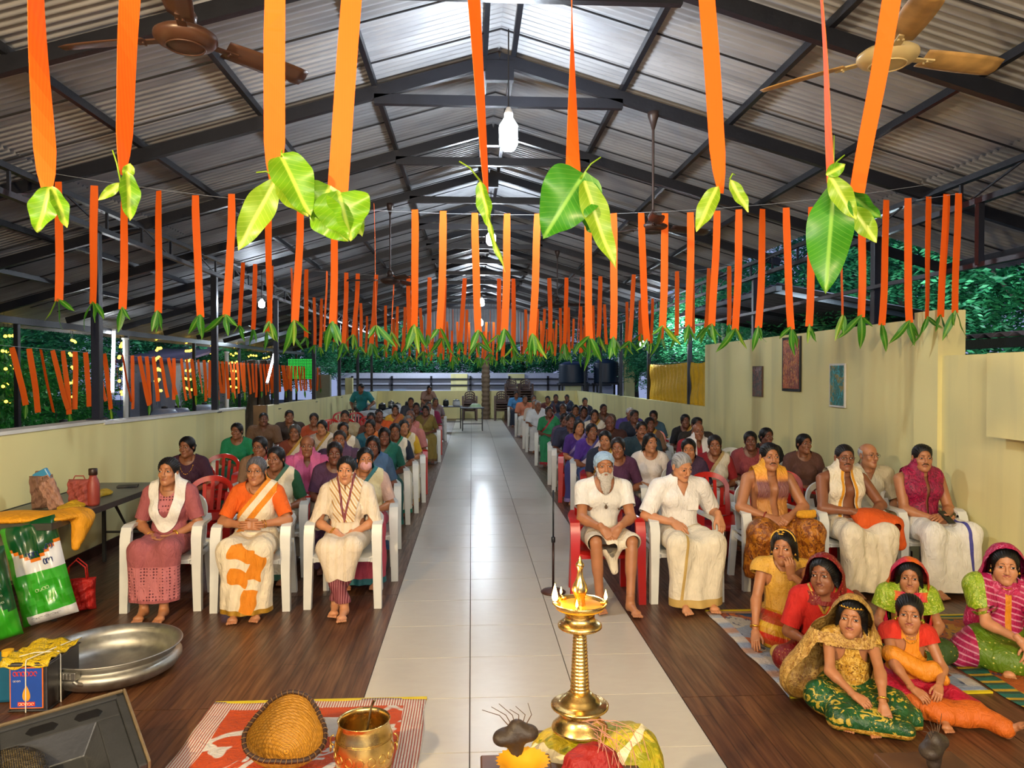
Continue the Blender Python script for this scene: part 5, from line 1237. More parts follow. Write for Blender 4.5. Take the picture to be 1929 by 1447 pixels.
def veil(t, P, mats, low=.0, off=.014, seed=3, paint=(), front=.0, wide=.10, hs=1., trail=None, nm='veil', over=None):
    """cloth over the crown falling behind and beside the shoulders"""
    c = P.hm @ Vector((0, .0, 0)); q = P.s*hs; S = Sdf((c[0]-.38, c[1]-.25, low-.02), (c[0]+.38, c[1]+.35, c[2]+.20), .010)
    for p_, r in (((0, .018, .036), (.0845, .104, .092)),): S.ell(P.hm @ Vector(p_), [x*q+off for x in r], .03)
    for sx in (-1, 1):
        a = P.hm @ Vector((sx*.055, .03, -.01)); b_ = Vector(P.up(sx*(wide+.02), .03, .36)); S.cone(a, b_, .055, .07, .06); S.cone(b_, Vector(P.up(sx*(wide+.06), .05, .10)), .065, .06, .05)
    S.cone(P.hm @ Vector((0, .05, -.02)), P.up(0, .06, .34), .075, .12, .06); S.cone(P.up(0, .06, .34), P.up(0, .07, .06), .13, .14, .06)
    if trail: trail(S)
    V, T = S.nets(); m = Mz(V, T).disp(wrk(seed, .008, 55, 3, (1, .3, .1))); ih = np.array(P.hm.inverted())
    def f(x, y, z):
        p_ = ih@np.stack([x, y, z, np.ones_like(x)]); a, b_, c_ = p_[0], p_[1], p_[2]
        face = b_-.002+.42*np.maximum(c_, 0)+front*0
        L = P.loc(x, y, z); side = np.where(L[2] < .40, L[1]+.03+(.0 if over is None else over), 1.)
        return np.minimum(np.where(c_ > -.11, face, side), np.abs(a)*0+1)
    m.keep(f)
    for g, i in paint: m.paint(g, i)
    part(t, m.thick(.003), nm, mats)
def strand(t, P, p0, p1, r, mt, nm, n=1): pass
def earring(t, P):
    b = B()
    for sx in (-1, 1): b.lathe([(0, -.02), (.010, -.014), (.004, -.004), (.003, 0)], 10, tuple(P.hm @ Vector((sx*.080, .0, -.038))))
    b.build('earring', goldm, t, True)
# K3 gold veil and green skirt, nearest
P, loc = kid(1604, 1163, .68, 1., wrists=((-.02, -.26, .17), (.11, -.30, .145)), fing=((.7, -.6, -.3), (.15, -.7, -.7)), back=((-.2, -.4, .8), (-.2, -.6, .7)), hyaw=-16, hpitch=-4, hroll=3, elbow=((-1, .1, -.5), (1, .1, -.6)), knees=((-.25, -.20, .10), (.27, -.22, .10)), curl=(45, 45))
k3 = loc
P.hm = P.hm @ Matrix.Scale(1.28, 4)
t = person(loc, KR, P, 'small girl under a golden veil in green and gold skirt', GK, 'm', 'k', ('kid', '#0b0908'), brow='#0a0706', lips='#8a3a38')
glds = patt('gold_brocade', blotch('#b98a2c', '#d9b052', '#7d5214', 26), .35, .4); grn = patt('green_gold_silk', blotch('#12441c', '#175224', '#c2a83a', 9, .5), .38, .3)
part(t, gtop(P, off=.014, frac=.25, neck=('round', .085, .07), hem=-.02, seed=21, bust=False, fold=.003), 'bodice', [glds])
lap(P, [grn, glds], off=.040, fold=.016, fr=30, seed=22, t=t, top=.13, extra=lambda S: (S.cone((.2, -.22, .07), (.40, -.20, .04), .07, .03, .06), S.cone((-.1, -.30, .06), (.2, -.34, .05), .06, .05, .06)), paint=[(lambda x, y, z: .012-np.abs(z-.03), 1)])
veil(t, P, [patt('sheer_gold_net', blotch('#a8813a', '#c9a256', '#8a5a24', 30), .5, .3), glds], hs=1.28, seed=23, trail=lambda S: (S.cone(P.up(-.16, .04, .2), P.up(-.38, .02, .0), .10, .10, .08), S.cone(P.up(-.2, .02, .45), P.up(-.36, .03, .1), .06, .08, .08)), over=.05)
necklace(t, P, .06, .05, .002, beads=.006); ring_on(t, P, 1, .036, .006)
# head ornament
b = B()
for i in range(7):
    a = (i-3)*.26; p_ = P.hm @ Vector((.078*math.sin(a), -.083*math.cos(a)+.0, .073-.012*math.cos(a)*0)); b.lathe([(0, -.006), (.008, 0), (0, .008)], 8, tuple(p_))
b.tube([P.hm @ Vector((.080*math.sin(a*.26), -.085*math.cos(a*.26), .070)) for a in range(-4, 5)], .003, 6); b.build('headband', goldm, t, True)
# K5 small girl with orange dress and red cloth
P, loc = kid(1713, 1155, .66, 1., wrists=((-.03, -.27, .16), (.10, -.25, .18)), fing=((.6, -.7, -.3), (-.3, -.8, -.3)), back=((-.2, -.4, .8), (.2, -.4, .8)), hyaw=-14, hpitch=-3, knees=((-.22, -.22, .10), (.26, -.22, .09)), feet=((.10, -.32, .06), (.36, -.38, .05)), curl=(40, 40), footrot=(0, (60, -55)))
P.hm = P.hm @ Matrix.Scale(1.30, 4)
t = person(loc, KR, P, 'smallest girl in orange dress with a red and orange cloth on lap', GK, 'm', 'k', ('crop', '#0a0808'), brow='#0a0706', lips='#93443c')
hm_ = hair_mesh('bun', .0055); part(t, hm_.tf(P.hm), 'tied_hair', [hairm], color=srgb('#0a0808'))
og = cloth('orange_silk', '#dd8a1a', .5, bump=.3); rdo = cloth('bright_red_cotton', '#cc2a12', bump=.3)
m = gtop(P, off=.014, frac=.3, neck=('round', .07, .06), hem=-.02, seed=24, bust=False); m.paint(lambda x, y, z: np.minimum(P.loc(x, y, z)[2]-.30, np.abs(x)-.045), 1); part(t, m, 'dress_top', [og, rdo])
lap(P, [patt('crimson_silk', blotch('#b01434', '#c41c3c', None, 12), .5), cloth('orange_border_cloth', '#cc6414', .6)], off=.026, fold=.012, fr=30, seed=25, t=t, top=.13, paint=[(lambda x, y, z: -y-.26+.12*x*0, 1)], extra=lambda S: (S.cone((.0, -.22, .07), (.20, -.30, .05), .06, .06, .06),))
necklace(t, P, .055, .05, .002, beads=.005); necklace(t, P, .07, .09, .002, beads=.005)
S = Sdf((-.2, -.3, .1), (.2, .1, .4), .008); S.cone((-.1, -.10, .28), (.07, -.13, .20), .05, .05, .04).cone((.10, -.14, .24), (.15, -.16, .18), .035, .03, .03); V, T = S.nets(); part(t, Mz(V, T).disp(wrk(9, .006, 50, 4)), 'sash', [og])
earring(t, P)
# K2 girl in red
P, loc = kid(1551, 1083, .82, 1., wrists=((-.08, -.24, .22), (.08, -.24, .2)), hyaw=-26, hroll=-4, hpitch=-4, pz=.12)
P.hm = P.hm @ Matrix.Scale(1.16, 4)
t = person(loc, KR, P, 'girl in red dress with dark red veil behind the golden veiled girl', GK, 'd', 'k', ('kid', '#0a0808'), brow='#0a0706', lips='#6e3028')
rd = cloth('red_dress_cotton', '#c21c12', bump=.3); mr = patt('dark_red_sequin_cloth', dots('#7d1012', '#c9a04a', 60, .14), .5)
part(t, gtop(P, off=.016, frac=.85, neck=('v', .055, .12), hem=-.02, seed=26, th=1.3), 'dress_top', [rd]); lap(P, [mr, rd], t=t, seed=27, top=.13)
veil(t, P, [mr], hs=1.16, seed=28, front=.004, over=.0)
part(t, gdrape(P, lambda x, y, z: np.minimum(np.minimum(.009-np.abs(np.abs(x)-.55*(z-.33)), z-.33), -y), off=.022, fold=0, h=.007), 'neck_trim', [gold_th])
# K1 girl in yellow blouse leaning on her arm
P, loc = kid(1476, 1030, .84, 1., wrists=((-.20, -.24, .07), (.03, -.19, .50)), fing=((-.05, -.7, -.6), (-.1, -.2, .95)), back=((-.3, -.5, .8), (.25, -.95, 0)), elbow=((-.6, .6, 0), (1, -.3, -.9)), pz=.15, hyaw=-16, hpitch=2, knees=((-.10, -.22, .11), (.26, -.18, .11)), feet=((.14, -.05, .06), (-.12, .02, .06)), curl=(15, 55), lean=4)
P.hm = P.hm @ Matrix.Scale(1.15, 4)
t = person(loc, KR, P, 'girl in yellow blouse with flower hairband, hand at her mouth', GK, 'm', 'k', ('kid', '#0a0808'), brow='#0a0706', lips='#8a3f38', gaze=1)
yb = patt('yellow_quilted_silk', dots('#d8a63e', '#b9822a', 58, .16), .5, .3)
m = gtop(P, off=.015, frac=.18, neck=('round', .08, .06), hem=.05, seed=29, bust=False, th=1.6, extra=lambda S: [S.ell(P.sh[i]+Vector(((-.02, .02)[i], 0, .0)), (.06, .05, .03), .02) for i in (0, 1)]); part(t, m, 'yellow_blouse', [yb])
blu = cloth('navy_sash_cloth', '#152f6a', .6, bump=.3); part(t, gdrape(P, lambda x, y, z: np.minimum(z+.0, .085-z), off=.03, fold=.005, h=.009, extra=lambda S: S.cone(P.up(.03, -.12, .03), P.up(.05, -.17, -.16), .05, .05, .03)), 'waist_sash', [blu])
m = lap(P, [patt('red_yellow_silk', stripes(['#c02a12', '#c9901c', '#d9a82a', '#b5461a'], 7, (.25, .2, 1)), .4, .3)], t=t, seed=30, fold=.010, top=.13, off=.045)
b = B()
for k in range(6): a = 2*pi*k/6; b.lathe([(0, -.006), (.012, 0), (0, .006)], 8, tuple(P.hm @ Vector((-.01+.017*math.cos(a), -.055, .118+.017*math.sin(a)))))
b.tube([P.hm @ Vector((.086*math.sin(a/5*1.4), -.02, .036+.093*math.cos(a/5*1.4))) for a in range(-5, 6)], .005, 6); b.build('flower_hairband', M('yellow_flower_cloth', '#e0b040', .6), t, True)
ring_on(t, P, 0, .036, .008); necklace(t, P, .06, .06, .0018); earring(t, P)
pc = fl(1425, 1195); pn = empty('pencil', fl(1418, 1190, .012), 0, 'orange pencil under the hand of the girl in yellow blouse', 'pencil'); dd = fl(1432, 1216, .012)-fl(1418, 1190, .012)
B().tube([(0, 0, 0), dd*.85], .004, 6).build('shaft', M('orange_pencil_paint', '#e08a1a', .4), pn); B().tube([dd*.85, dd], [.004, .0006], 6).build('tip', M('pencil_wood', '#caa070', .6), pn)
# K4 veiled girl with green puffed sleeves
P, loc = kid(1713, 1086, .70, 1., wrists=((-.10, -.18, .16), (.10, -.18, .16)), hyaw=-12, pz=.13)
P.hm = P.hm @ Matrix.Scale(1.22, 4)
t = person(loc, KR, P, 'girl with bright green puffed sleeves under a pink and orange veil', GK, 'm', 'k', ('kid', '#0a0808'), brow='#0a0706', lips='#96503f')
gs = patt('leaf_green_satin', blotch('#7f9f18', '#95b424', '#c9cf5a', 24), .35, .3)
part(t, gtop(P, off=.014, frac=.5, neck=('round', .08, .08), hem=-.02, seed=31, th=1.9, bust=False), 'green_blouse', [gs]); lap(P, [patt('dark_green_cotton', dots('#37521a', '#b9a23a', 40, .14))], t=t, seed=32)
pv = patt('pink_orange_silk', stripes(['#d0243c', '#e06a1c', '#c81c4a'], 5, (1, 0, .4), .2), .45); veil(t, P, [pv, og], hs=1.22, seed=33, front=.002, over=.03); necklace(t, P, .06, .05); necklace(t, P, .08, .1)
# K6 girl in pink and green, at the right edge
P, loc = kid(1893, 1064, .84, 1., wrists=((.01, -.30, .22), (.07, -.29, .19)), fing=((.6, -.4, -.7), (-.35, -.5, -.8)), back=((-.3, -.8, .4), (.2, -.85, .4)), hyaw=-12, pz=.13, hpitch=2)
P.hm = P.hm @ Matrix.Scale(1.16, 4)
t = person(loc, KR, P, 'girl in pink striped dress and green skirt at the right edge', GK, 'l', 'k', ('long', '#0a0808'), brow='#0a0706', lips='#a04a48')
pk = patt('pink_striped_silk', stripes(['#b01854', '#b01854', '#b01854', '#d98aa4'], 26, (.35, 0, 1)), .5)
m = gtop(P, off=.016, frac=.45, neck=('round', .085, .08), hem=-.06, seed=34, th=1.9); m.paint(lambda x, y, z: np.abs(x)-.125, 1); m.paint(lambda x, y, z: np.minimum(.018-np.abs(x-.01), -y), 2); part(t, m, 'dress_top', [pk, gs, og])
lap(P, [patt('leaf_green_dotted_silk', dots('#5c7d16', '#c9c860', 30, .12), .4, .3), pk], t=t, seed=35, off=.05, extra=lambda S: S.cone((-.15, -.1, .12), (-.30, -.22, .05), .10, .05, .06), paint=[(lambda x, y, z: -x-.20+.0*z, 1)])
veil(t, P, [patt('magenta_veil_silk', blotch('#a8124a', '#c01c58', '#d86a90', 20), .5), og], hs=1.16, seed=36, front=.0, over=.05)
necklace(t, P, .05, .03, .003); ring_on(t, P, 1, .038, .006, M('pink_bangle', '#d8506a', .4)); earring(t, P)
# ------------------------------------------------------------------ the audience behind
CV = {}
def crowd_variant(sex, v):
    if (sex, v) in CV: return CV[sex, v]
    yaw = (0, 14, -14, 4)[v % 4]; r = random.Random(v)
    kw = dict(hyaw=yaw, hpitch=(0, -3, 2, 4)[v % 4], lean=4+2*v, hroll=(0, 3, -3, 2)[v % 4])
    if sex == 'f': P = pose(.93, True, wrists=((-.06+.02*v, -.22, .60), (.07, -.20, .61)), fing=((.7, -.6, -.2), (-.7, -.6, -.2)), fat=.01+.01*(v % 2), **kw)
    else: P = pose(.96, False, wrists=((-.10, -.25, .58), (.12, -.27, .58)), fing=((.3, -.9, -.2), (-.3, -.9, -.2)), fat=.0, **kw)
    kind = {'f': 'f', 'm': 'm', 'o': 'o'}[sex]
    d = {'P': P, 'body': make_body(P, kind, .016, .0065, hf=.0055).mesh('body', skinm)}
    if sex == 'f':
        d['top'] = gtop(P, .014, .014, .8, ('round', .09, .08), .10, seed=v).mesh('blouse', [cloth('plain_cloth', objcol=True)])
        m = gdrape(P, saree_f, .013, .030, .005, 3+v, [(saree_edge(.035), 1)], fr=50); d['drape'] = m
        m = glow(P, .015, .034, .05, .05, .11, .008, 70, v, .17); m.paint(lambda x, y, z: .10-z, 1); d['skirt'] = m
        m = gdrape(P, dup_f, .013, .034, .005, 5+v, fr=60); d['scarf'] = m
    else:
        d['top'] = gtop(P, .014, .018, .85, ('v', .05, .09), -.03, seed=v, th=1.4).mesh('shirt', [cloth('plain_cloth', objcol=True)])
        m = gdrape(P, shawl_f(.085, .05, .1), .013, .032, .005, 4+v); d['drape'] = m; d['scarf'] = m
        m = glow(P, .015, .032, .05, .05, .10, .006, 60, v, .17); d['skirt'] = m
    CV[sex, v] = d; return d
_CM = {}
def cm(sex, v, what, border):
    k = (sex, v, what, border)
    if k not in _CM:
        m = crowd_variant(sex, v)[what]; _CM[k] = m.mesh({'drape': 'sari_drape' if sex == 'f' else 'shoulder_cloth', 'skirt': 'lower_cloth', 'scarf': 'scarf'}[what], [cloth('plain_cloth', objcol=True), M('border_'+border, '#'+border, .6, .05, .2, 40)])
    return _CM[k]
for v in range(3): crowd_variant('f', v)
for v in range(2): crowd_variant('o', v); crowd_variant('m', v)
# px, py of the head | sex, hair, hair colour, skin | top | drape(- none) | border | lower | chair | label
CROWD = '''
352,842,f,bun,0d0b0c,d|3c1a34|-|-|34182c|red|woman in dark maroon blouse with bead necklace, behind the pink dressed woman
446,812,f,bun,0c0a0b,d|12855a|-|-|2a6a50|white|woman in bright green blouse near the left parapet opening
488,790,m,crop,0d0b0b,k|6b4f3a|-|-|57483c|white|man in tan shirt in front of the side opening
545,785,m,short,0d0b0b,d|3a2c24|-|-|4a4038|white|man in dark brown shirt left of the banyan side
489,842,f,bunlow,1a1615,d|8a6a50|c9b8a0|8a2020|c9b8a0|white|woman in spectacles and cream sari behind the orange bloused woman
555,815,f,bunlow,4d4a48,d|7a3a2a|cfc6b4|b0892e|cfc6b4|red|older woman with greying hair in red brown blouse
552,857,f,bun,141112,d|0f4a2c|ddd2b8|2a5a4a|d8cdb6|white|woman in dark green blouse and white printed sari
591,845,o,fringe,6d6a68,d|c2578a|d0679a|c2578a|d8d2c4|white|balding elder wrapped in bright pink cloth
624,836,o,crop,2c2624,d|4a3350|5a3f60|8a7a8a|4a3a48|red|elder with cropped dark hair in purple patterned cloth
598,790,f,bun,100d0d,d|b04a24|-|-|8a4a2a|white|woman with dark bun in rust coloured blouse
608,806,f,bun,0f0c0c,m|c9b8a8|d9cfc0|b0892e|d9cfc0|white|woman in plain cream sari, third row from the parapet
645,786,m,short,0f0c0c,d|a89a7a|-|-|b8b0a0|red|man in beige shirt in the left block
656,808,f,bun,0f0c0c,d|8a8478|e0d8c8|a0702e|e0d8c8|white|woman in white sari with tan border, left block
687,806,f,bun,0d0b0b,d|2a6a80|c86a20|c86a20|c86a20|red|woman in orange sari and teal blouse, left block
699,789,f,bun,0d0b0b,k|5a3020|8a4a2a|8a4a2a|8a4a2a|white|woman in brown sari leaning by the red chairs
713,783,o,crop,1a1614,k|d0561a|-|-|c0b8a8|red|elder in orange shirt beside the far red chairs
699,840,f,long,0b0909,k|2e4a6a|3f5f86|27507a|3a5a80|white|woman with loose black hair in slate blue sari
681,861,f,bun,0b0909,m|c9a89c|d6cba0|1f6a72|b8455a|white|woman wearing a pink face mask behind the cream tunic
651,858,f,bun,140f10,k|4a2a4a|-|-|4a2a4a|red|woman in plum blouse hidden behind the cream tunic
744,813,f,bun,141010,d|1c2438|e4dcc8|1f7a5a|e4dcc8|white|woman in spectacles with white sari edged green, aisle seat
773,804,f,bun,110e0e,m|c9a020|ddd0ae|b08a2e|ddd0ae|white|woman in yellow blouse and cream sari, aisle seat
794,797,o,crop,5a5654,d|b5706a|c9807a|a04a40|c8b8a8|red|elder in faded pink cloth near the aisle
773,785,f,bun,6a4a40,d|a08a4a|b8706a|8a4a3a|b8a890|white|woman in a patterned head scarf near the aisle
724,822,f,bun,0d0b0b,k|0f5a4a|10665a|10665a|144a44|white|woman in deep teal sari behind the aisle seats
758,772,f,bun,0d0b0b,d|d0a030|c0703a|a04a2a|c0703a|white|woman in mustard blouse far along the left block
778,770,m,short,0d0b0b,k|303438|-|-|c8c4bc|white|dark haired man in charcoal shirt, far left block
806,773,f,bun,100d0d,k|6a5a24|8a7434|6a4a24|8a7434|white|woman in olive sari far along the left aisle
818,766,o,crop,4a4644,d|8a2048|d8d2cc|9a1c50|d8d2cc|red|elder in white and magenta cloth, far left aisle seat
774,757,m,short,0d0b0b,d|404450|-|-|b8b4ac|white|small man in grey shirt near the far tables
832,757,f,bun,3a3432,d|7a6a70|8a7a7a|7a5a5a|8a7a7a|white|woman in grey sari leaning sideways, far left block
964,741,m,short,0d0b0b,d|4a8ac0|-|-|2a3040|white|man in bright blue shirt, farthest right aisle seat
970,762,o,crop,7a7674,m|d8c8b8|-|-|dcd8d0|white|elder in pale peach shirt, far right aisle seat
991,763,o,crop,a09c9a,d|dfe4ea|-|-|dfe0e0|white|white haired old man in white shirt on the right aisle
985,752,o,crop,3a3634,d|c87a5a|-|-|d8d4cc|white|elder in salmon shirt behind the white haired man
1005,751,f,bun,4a4644,d|2a8a50|e0dcd4|2a8a50|e0dcd4|white|greying woman in green blouse in the far right block
1032,753,f,bun,0d0b0b,d|5a2a2a|3a3a50|b08a3a|3a3a50|white|woman in dark sari with gold edge, far right block
1047,750,m,short,0d0b0b,k|1c2436|-|-|c8c8c8|white|man in navy shirt in the far right block
1068,750,f,bun,0d0b0b,k|2a3048|20263c|3a4a6a|20263c|white|woman in midnight blue sari, far right block
1102,757,f,bun,0d0b0b,d|28283a|-|-|28283a|white|woman in dark dress by the far blue table
1022,776,f,bun,2a2624,k|1f7a4a|2a8a5a|a02030|2a8a5a|white|woman in emerald sari with red edge, right aisle seat
1033,793,m,short,0d0b0b,k|262a44|-|-|8a8a90|white|man in indigo shirt resting chin, right aisle side
1054,792,f,bun,0d0b0b,k|4a3550|6a5a78|e0dce0|6a5a78|white|woman in purple and white striped sari, right aisle seat
1066,771,f,bun,5a4440,d|4a5a7a|3a4a6a|8a8a9a|3a4a6a|white|woman with brown tinted hair in steel blue sari
1081,772,f,bun,0d0b0b,d|6a3a30|-|-|6a3a30|white|woman in brick coloured blouse in the right block
1097,775,f,bun,0d0b0b,k|2a3a5a|2f4466|6a7a9a|2f4466|white|woman in denim blue sari in the right block
1074,805,f,long,0d0b0b,m|40207a|4c3a8a|8a7ab0|3f3f80|red|woman in violet patterned sari in right aisle seat
1115,813,f,bun,0d0b0b,d|4a2a90|d8d0dc|4a4a90|3a5088|white|woman in violet blouse with white edged sari
1120,783,f,bun,0d0b0b,d|c8c0b0|d8d0c0|b08a3a|d8d0c0|white|woman in pale sari looking up, right block
1137,771,m,crop,0d0b0b,k|5a4a40|-|-|8a8078|white|man in umber shirt deep in the right block
1149,797,o,fringe,3a3634,k|4a2a24|-|-|c0b8a8|white|dark skinned balding man in maroon shirt, right block
1128,839,f,bunlow,1a1413,d|4a2040|-|-|4a2040|white|small woman in wine blouse behind the bearded man
1163,836,f,bun,0c0a0a,m|283048|e2dac2|b0892e|e2dac2|red|woman in white sari with gold border and bead chain
1209,810,m,short,0d0b0b,d|1f3a48|-|-|5a6068|white|moustached man in dark teal shirt in the right block
1194,780,o,crop,b8b4b0,d|4a3a8a|-|-|c8c4bc|red|white haired man in purple shirt by the right parapet
1202,783,m,short,0d0b0b,k|202838|-|-|303848|white|man in black shirt by the right parapet
1217,785,f,bun,0d0b0b,k|3a5a70|-|-|3a5a70|white|woman in dusty teal blouse by the right parapet
1224,800,f,bun,0d0b0b,k|8a6a50|7a5a4a|b08a3a|7a5a4a|white|woman in brown sari with arms folded, right block
1244,837,f,long,0b0909,m|e0d4c8|-|-|d8ccc0|white|young woman in white floral dress, right block
1270,839,f,bun,0c0a0a,m|3a2444|46304e|3a2444|46304e|white|woman in dark purple sari behind the white shirted man
1291,793,f,bun,0d0b0b,k|14141a|d8caa0|b08a3a|d8caa0|white|dark skinned woman in black blouse by the wall
1313,801,m,short,0c0a0a,k|2a2420|-|-|5a5048|white|man with thick black hair hidden behind the elder
1315,813,o,fringe,6a6664,d|a01828|e4e0dc|b01828|d8d4d0|white|elder in red blouse with white shoulder cloth
1328,840,f,bunlow,1a1615,d|8a1420|ddd6c4|b8a070|ddd6c4|white|woman in crimson blouse and cream sari, right block
1414,830,f,bun,0c0a0a,k|8a3a40|-|-|7a3038|white|woman in terracotta blouse behind the yellow shawl
1444,823,f,bun,0a0808,k|121216|-|-|121216|white|young woman in black dress near the tall wall
1515,836,f,pony,0b0909,d|5e3d34|-|-|5a3a30|white|woman in brown embroidered blouse against the tall wall
1636,858,o,fringe,b0aca8,m|c8bea0|-|-|c8bea0|white|white haired man in spectacles and beige shirt by the wall
'''
placed = []; todo = []
nred = 0
for ln in CROWD.strip().split('\n'):
    hd_, top, dr, bd, lo_, ch, lab = ln.split('|'); px, py, sex, hst, hc, sk = hd_.split(','); px, py = float(px), float(py)
    near = py > 795 or px > 1400
    v = RN.randrange(3 if sex == 'f' else 2); d = crowd_variant(sex, v); P = d['P']; rz = RN.uniform(-.06, .06)+(-.08 if px > 900 else .10)
    p_ = fl(px, py, P.hc[2]); 
    if p_[1] > 25.5: q_ = at(px, py, 25.5); p_ = Vector((q_[0], 25.5, 0))
    h2 = Vector((P.hc[0], P.hc[1], 0)); h2.rotate(Matrix.Rotation(rz, 3, 'Z')); loc = Vector((p_[0]-h2[0], p_[1]-h2[1], 0))
    loc[0] = min(max(loc[0], XL+.36), XR-.36)
    if px < 900: loc[0] = min(loc[0], AL-.36)
    else: loc[0] = max(loc[0], AR+.36)
    todo.append([loc, rz, lab, sex, hst, hc, sk, top, dr, bd, lo_, ch, v, px])
fixed = [l1, l2, l3, r1, r2, r3, r4, r5]
for it in range(60):
    for i, A_ in enumerate(todo):
        if 'beige shirt by the wall' in A_[2]: continue
        for Bq in todo[:i]+[[f] for f in fixed]:
            d_ = A_[0]-Bq[0]; ex, ey = d_[0]/.52, d_[1]/.74; q_ = math.hypot(ex, ey)
            if q_ < 1:
                if q_ < 1e-3: ex, ey, q_ = .5, .5, .7
                p_ = (1-q_)*.5; mv = Vector((ex/q_*p_*.22, ey/q_*p_*.62, 0)); A_[0] += mv*(1 if len(Bq) > 1 else 2)
                if len(Bq) > 1: Bq[0] -= mv
    for A_ in todo:
        A_[0][0] = min(max(A_[0][0], XL+.34), AL-.34) if A_[13] < 900 else min(max(A_[0][0], AR+.34), XR-.34)
for loc, rz, lab, sex, hst, hc, sk, top, dr, bd, lo_, ch, v, px in todo:
    d = crowd_variant(sex, v); P = d['P']; placed.append((loc, lab))
    t = person(loc, rz, P, lab, 'people in the audience rows', sk, {'f': 'f', 'm': 'm', 'o': 'o'}[sex], (hst, '#'+hc), hd=False, body=d['body'], feat=loc[1] < 17, specs='spectacles' in lab, moustache='#0f0c0b' if (sex == 'm' and RN.random() < .6 or 'moustached' in lab) else None, bindi='#a01818' if sex == 'f' and RN.random() < .4 else None)
    link('blouse' if sex == 'f' else 'shirt', d['top'], t, color=srgb('#'+top))
    if dr != '-': link(cm(sex, v, 'drape', bd).name.split('.')[0], cm(sex, v, 'drape', bd), t, color=srgb('#'+dr))
    link('lower_cloth', cm(sex, v, 'skirt', bd if bd != '-' else lo_), t, color=srgb('#'+lo_))
    if 'mask' in lab:
        S = Sdf((-.09, -.13, -.12), (.09, 0, .01), .006); S.ell((0, -.062, -.055), (.058, .054, .052), .01); V, T = S.nets(); m = Mz(V, T).keep(lambda x, y, z: -y-.045).keep(lambda x, y, z: -z-.022); part(t, m.tf(P.hm), 'face_mask', [cloth('pink_mask_cloth', '#d9a0a0')])
    if 'bead necklace' in lab or 'bead chain' in lab: necklace(t, P, .08, .16, .002, beads=.007)
    chair(loc, rz, ch, ('%s plastic chair under the ' % ch)+' '.join(lab.split()[:10]), 'plastic chairs of the audience', parts=loc[1] < 10.5)
# too close pairs are reported while building
for i in range(len(placed)):
    for j in range(i):
        dd = (placed[i][0]-placed[j][0]).length
        if dd < .42: print('CLOSE %.2f' % dd, placed[i][1][:44], '|', placed[j][1][:44], [round(q, 2) for q in placed[i][0][:2]], [round(q, 2) for q in placed[j][0][:2]])
# ------------------------------------------------------------------ empty chairs, standing people
def efloor(px, py, Y): q_ = at(px, py, Y); return Vector((q_[0], Y, 0))
EC = [(1353, 6.95, 'red', 'empty red plastic chair between the white shirted man and the yellow shawl'), (1497, 7.05, 'red', 'empty red plastic chair behind the shoulder of the yellow shawl man'), (383, 6.95, 'red', 'empty red plastic chair behind the woman in dusty pink'),
      (408, 8.9, 'red', 'empty red plastic chair left of the green bloused woman'), (1395, 9.3, 'white', 'empty white plastic chair by the tall wall'), (1240, 12.5, 'red', 'empty red plastic chair by the right parapet'),
      (620, 15.8, 'red', 'empty red plastic chair in the far left block, first'), (650, 15.9, 'red', 'empty red plastic chair in the far left block, second'), (692, 17.0, 'red', 'empty red plastic chair in the far left block, near the aisle'), (668, 18.6, 'red', 'empty red plastic chair below the standing man'), (640, 18.8, 'red', 'empty red plastic chair by the left parapet far back')]
for px, Y, c_, lab in EC:
    l_ = efloor(px, 800, Y); l_[0] = min(max(l_[0], XL+.32), XR-.32); chair(l_, .05, c_, lab, 'empty plastic chairs', parts=Y < 10)
def stander(px, Y, P, kind, hair_, sk, top, low, lab, rz=0., skirt=False):
    l_ = efloor(px, 800, Y); t = person(l_, rz, P, lab, 'people standing at the far end', sk, kind, hair_, hd=False, body=make_body(P, kind, .014, .006, hf=.0055).mesh('body', skinm), feat=True)
    part(t, gtop(P, .012, .018, .8, ('round', .07, .05), -.12, th=1.4, bust=P.fem), 'shirt', [cloth('plain_cloth', objcol=True)], color=srgb(top))
    lo, hi = bounds(P); S = Sdf(lo, hi, .012); S.ell((0, 0, P.pz), (.165*P.s, .12*P.s, .12*P.s), .03); legs(S, P, .025, .04, .03)
    if skirt: S.cone((0, 0, P.pz-.1), (0, 0, .1), .13, .2, .08)
    V, T = S.nets(); part(t, Mz(V, T).disp(wrk(3, .005, 30)).keep(lambda x, y, z: z-.10).keep(lambda x, y, z: P.pz+.06-z), 'trousers' if not skirt else 'skirt', [cloth('plain_cloth', objcol=True)], color=srgb(low))
    return t
sp = dict(sit=False, pz=.86, knees=((-.10, -.03, .47), (.10, -.02, .47)), feet=((-.11, .0, .085), (.11, .0, .085)))
P = pose(.97, False, 6, wrists=((-.22, -.10, .86), (.26, -.18, .92)), fing=((0, -.2, -1), (.1, -.6, -.8)), back=((-1, 0, 0), (1, 0, 0)), hpitch=8, hyaw=-10, **sp)
stander(682, 20.2, P, 'm', ('short', '#0c0a0a'), 'd', '#1f7f86', '#3a4450', 'man in teal shirt standing at the far left tables', -.2)
P = pose(.93, True, 30, wrists=((-.16, -.45, .85), (.20, -.45, .85)), fing=((0, -.8, -.4), (0, -.8, -.4)), back=((-.2, 0, 1), (.2, 0, 1)), hpitch=12, hyaw=-20, **sp)
stander(803, 23.4, P, 'f', ('bun', '#100c0c'), 'd', '#8a6a5a', '#7a5a50', 'woman bending over the far tables left of the aisle', .4, True)
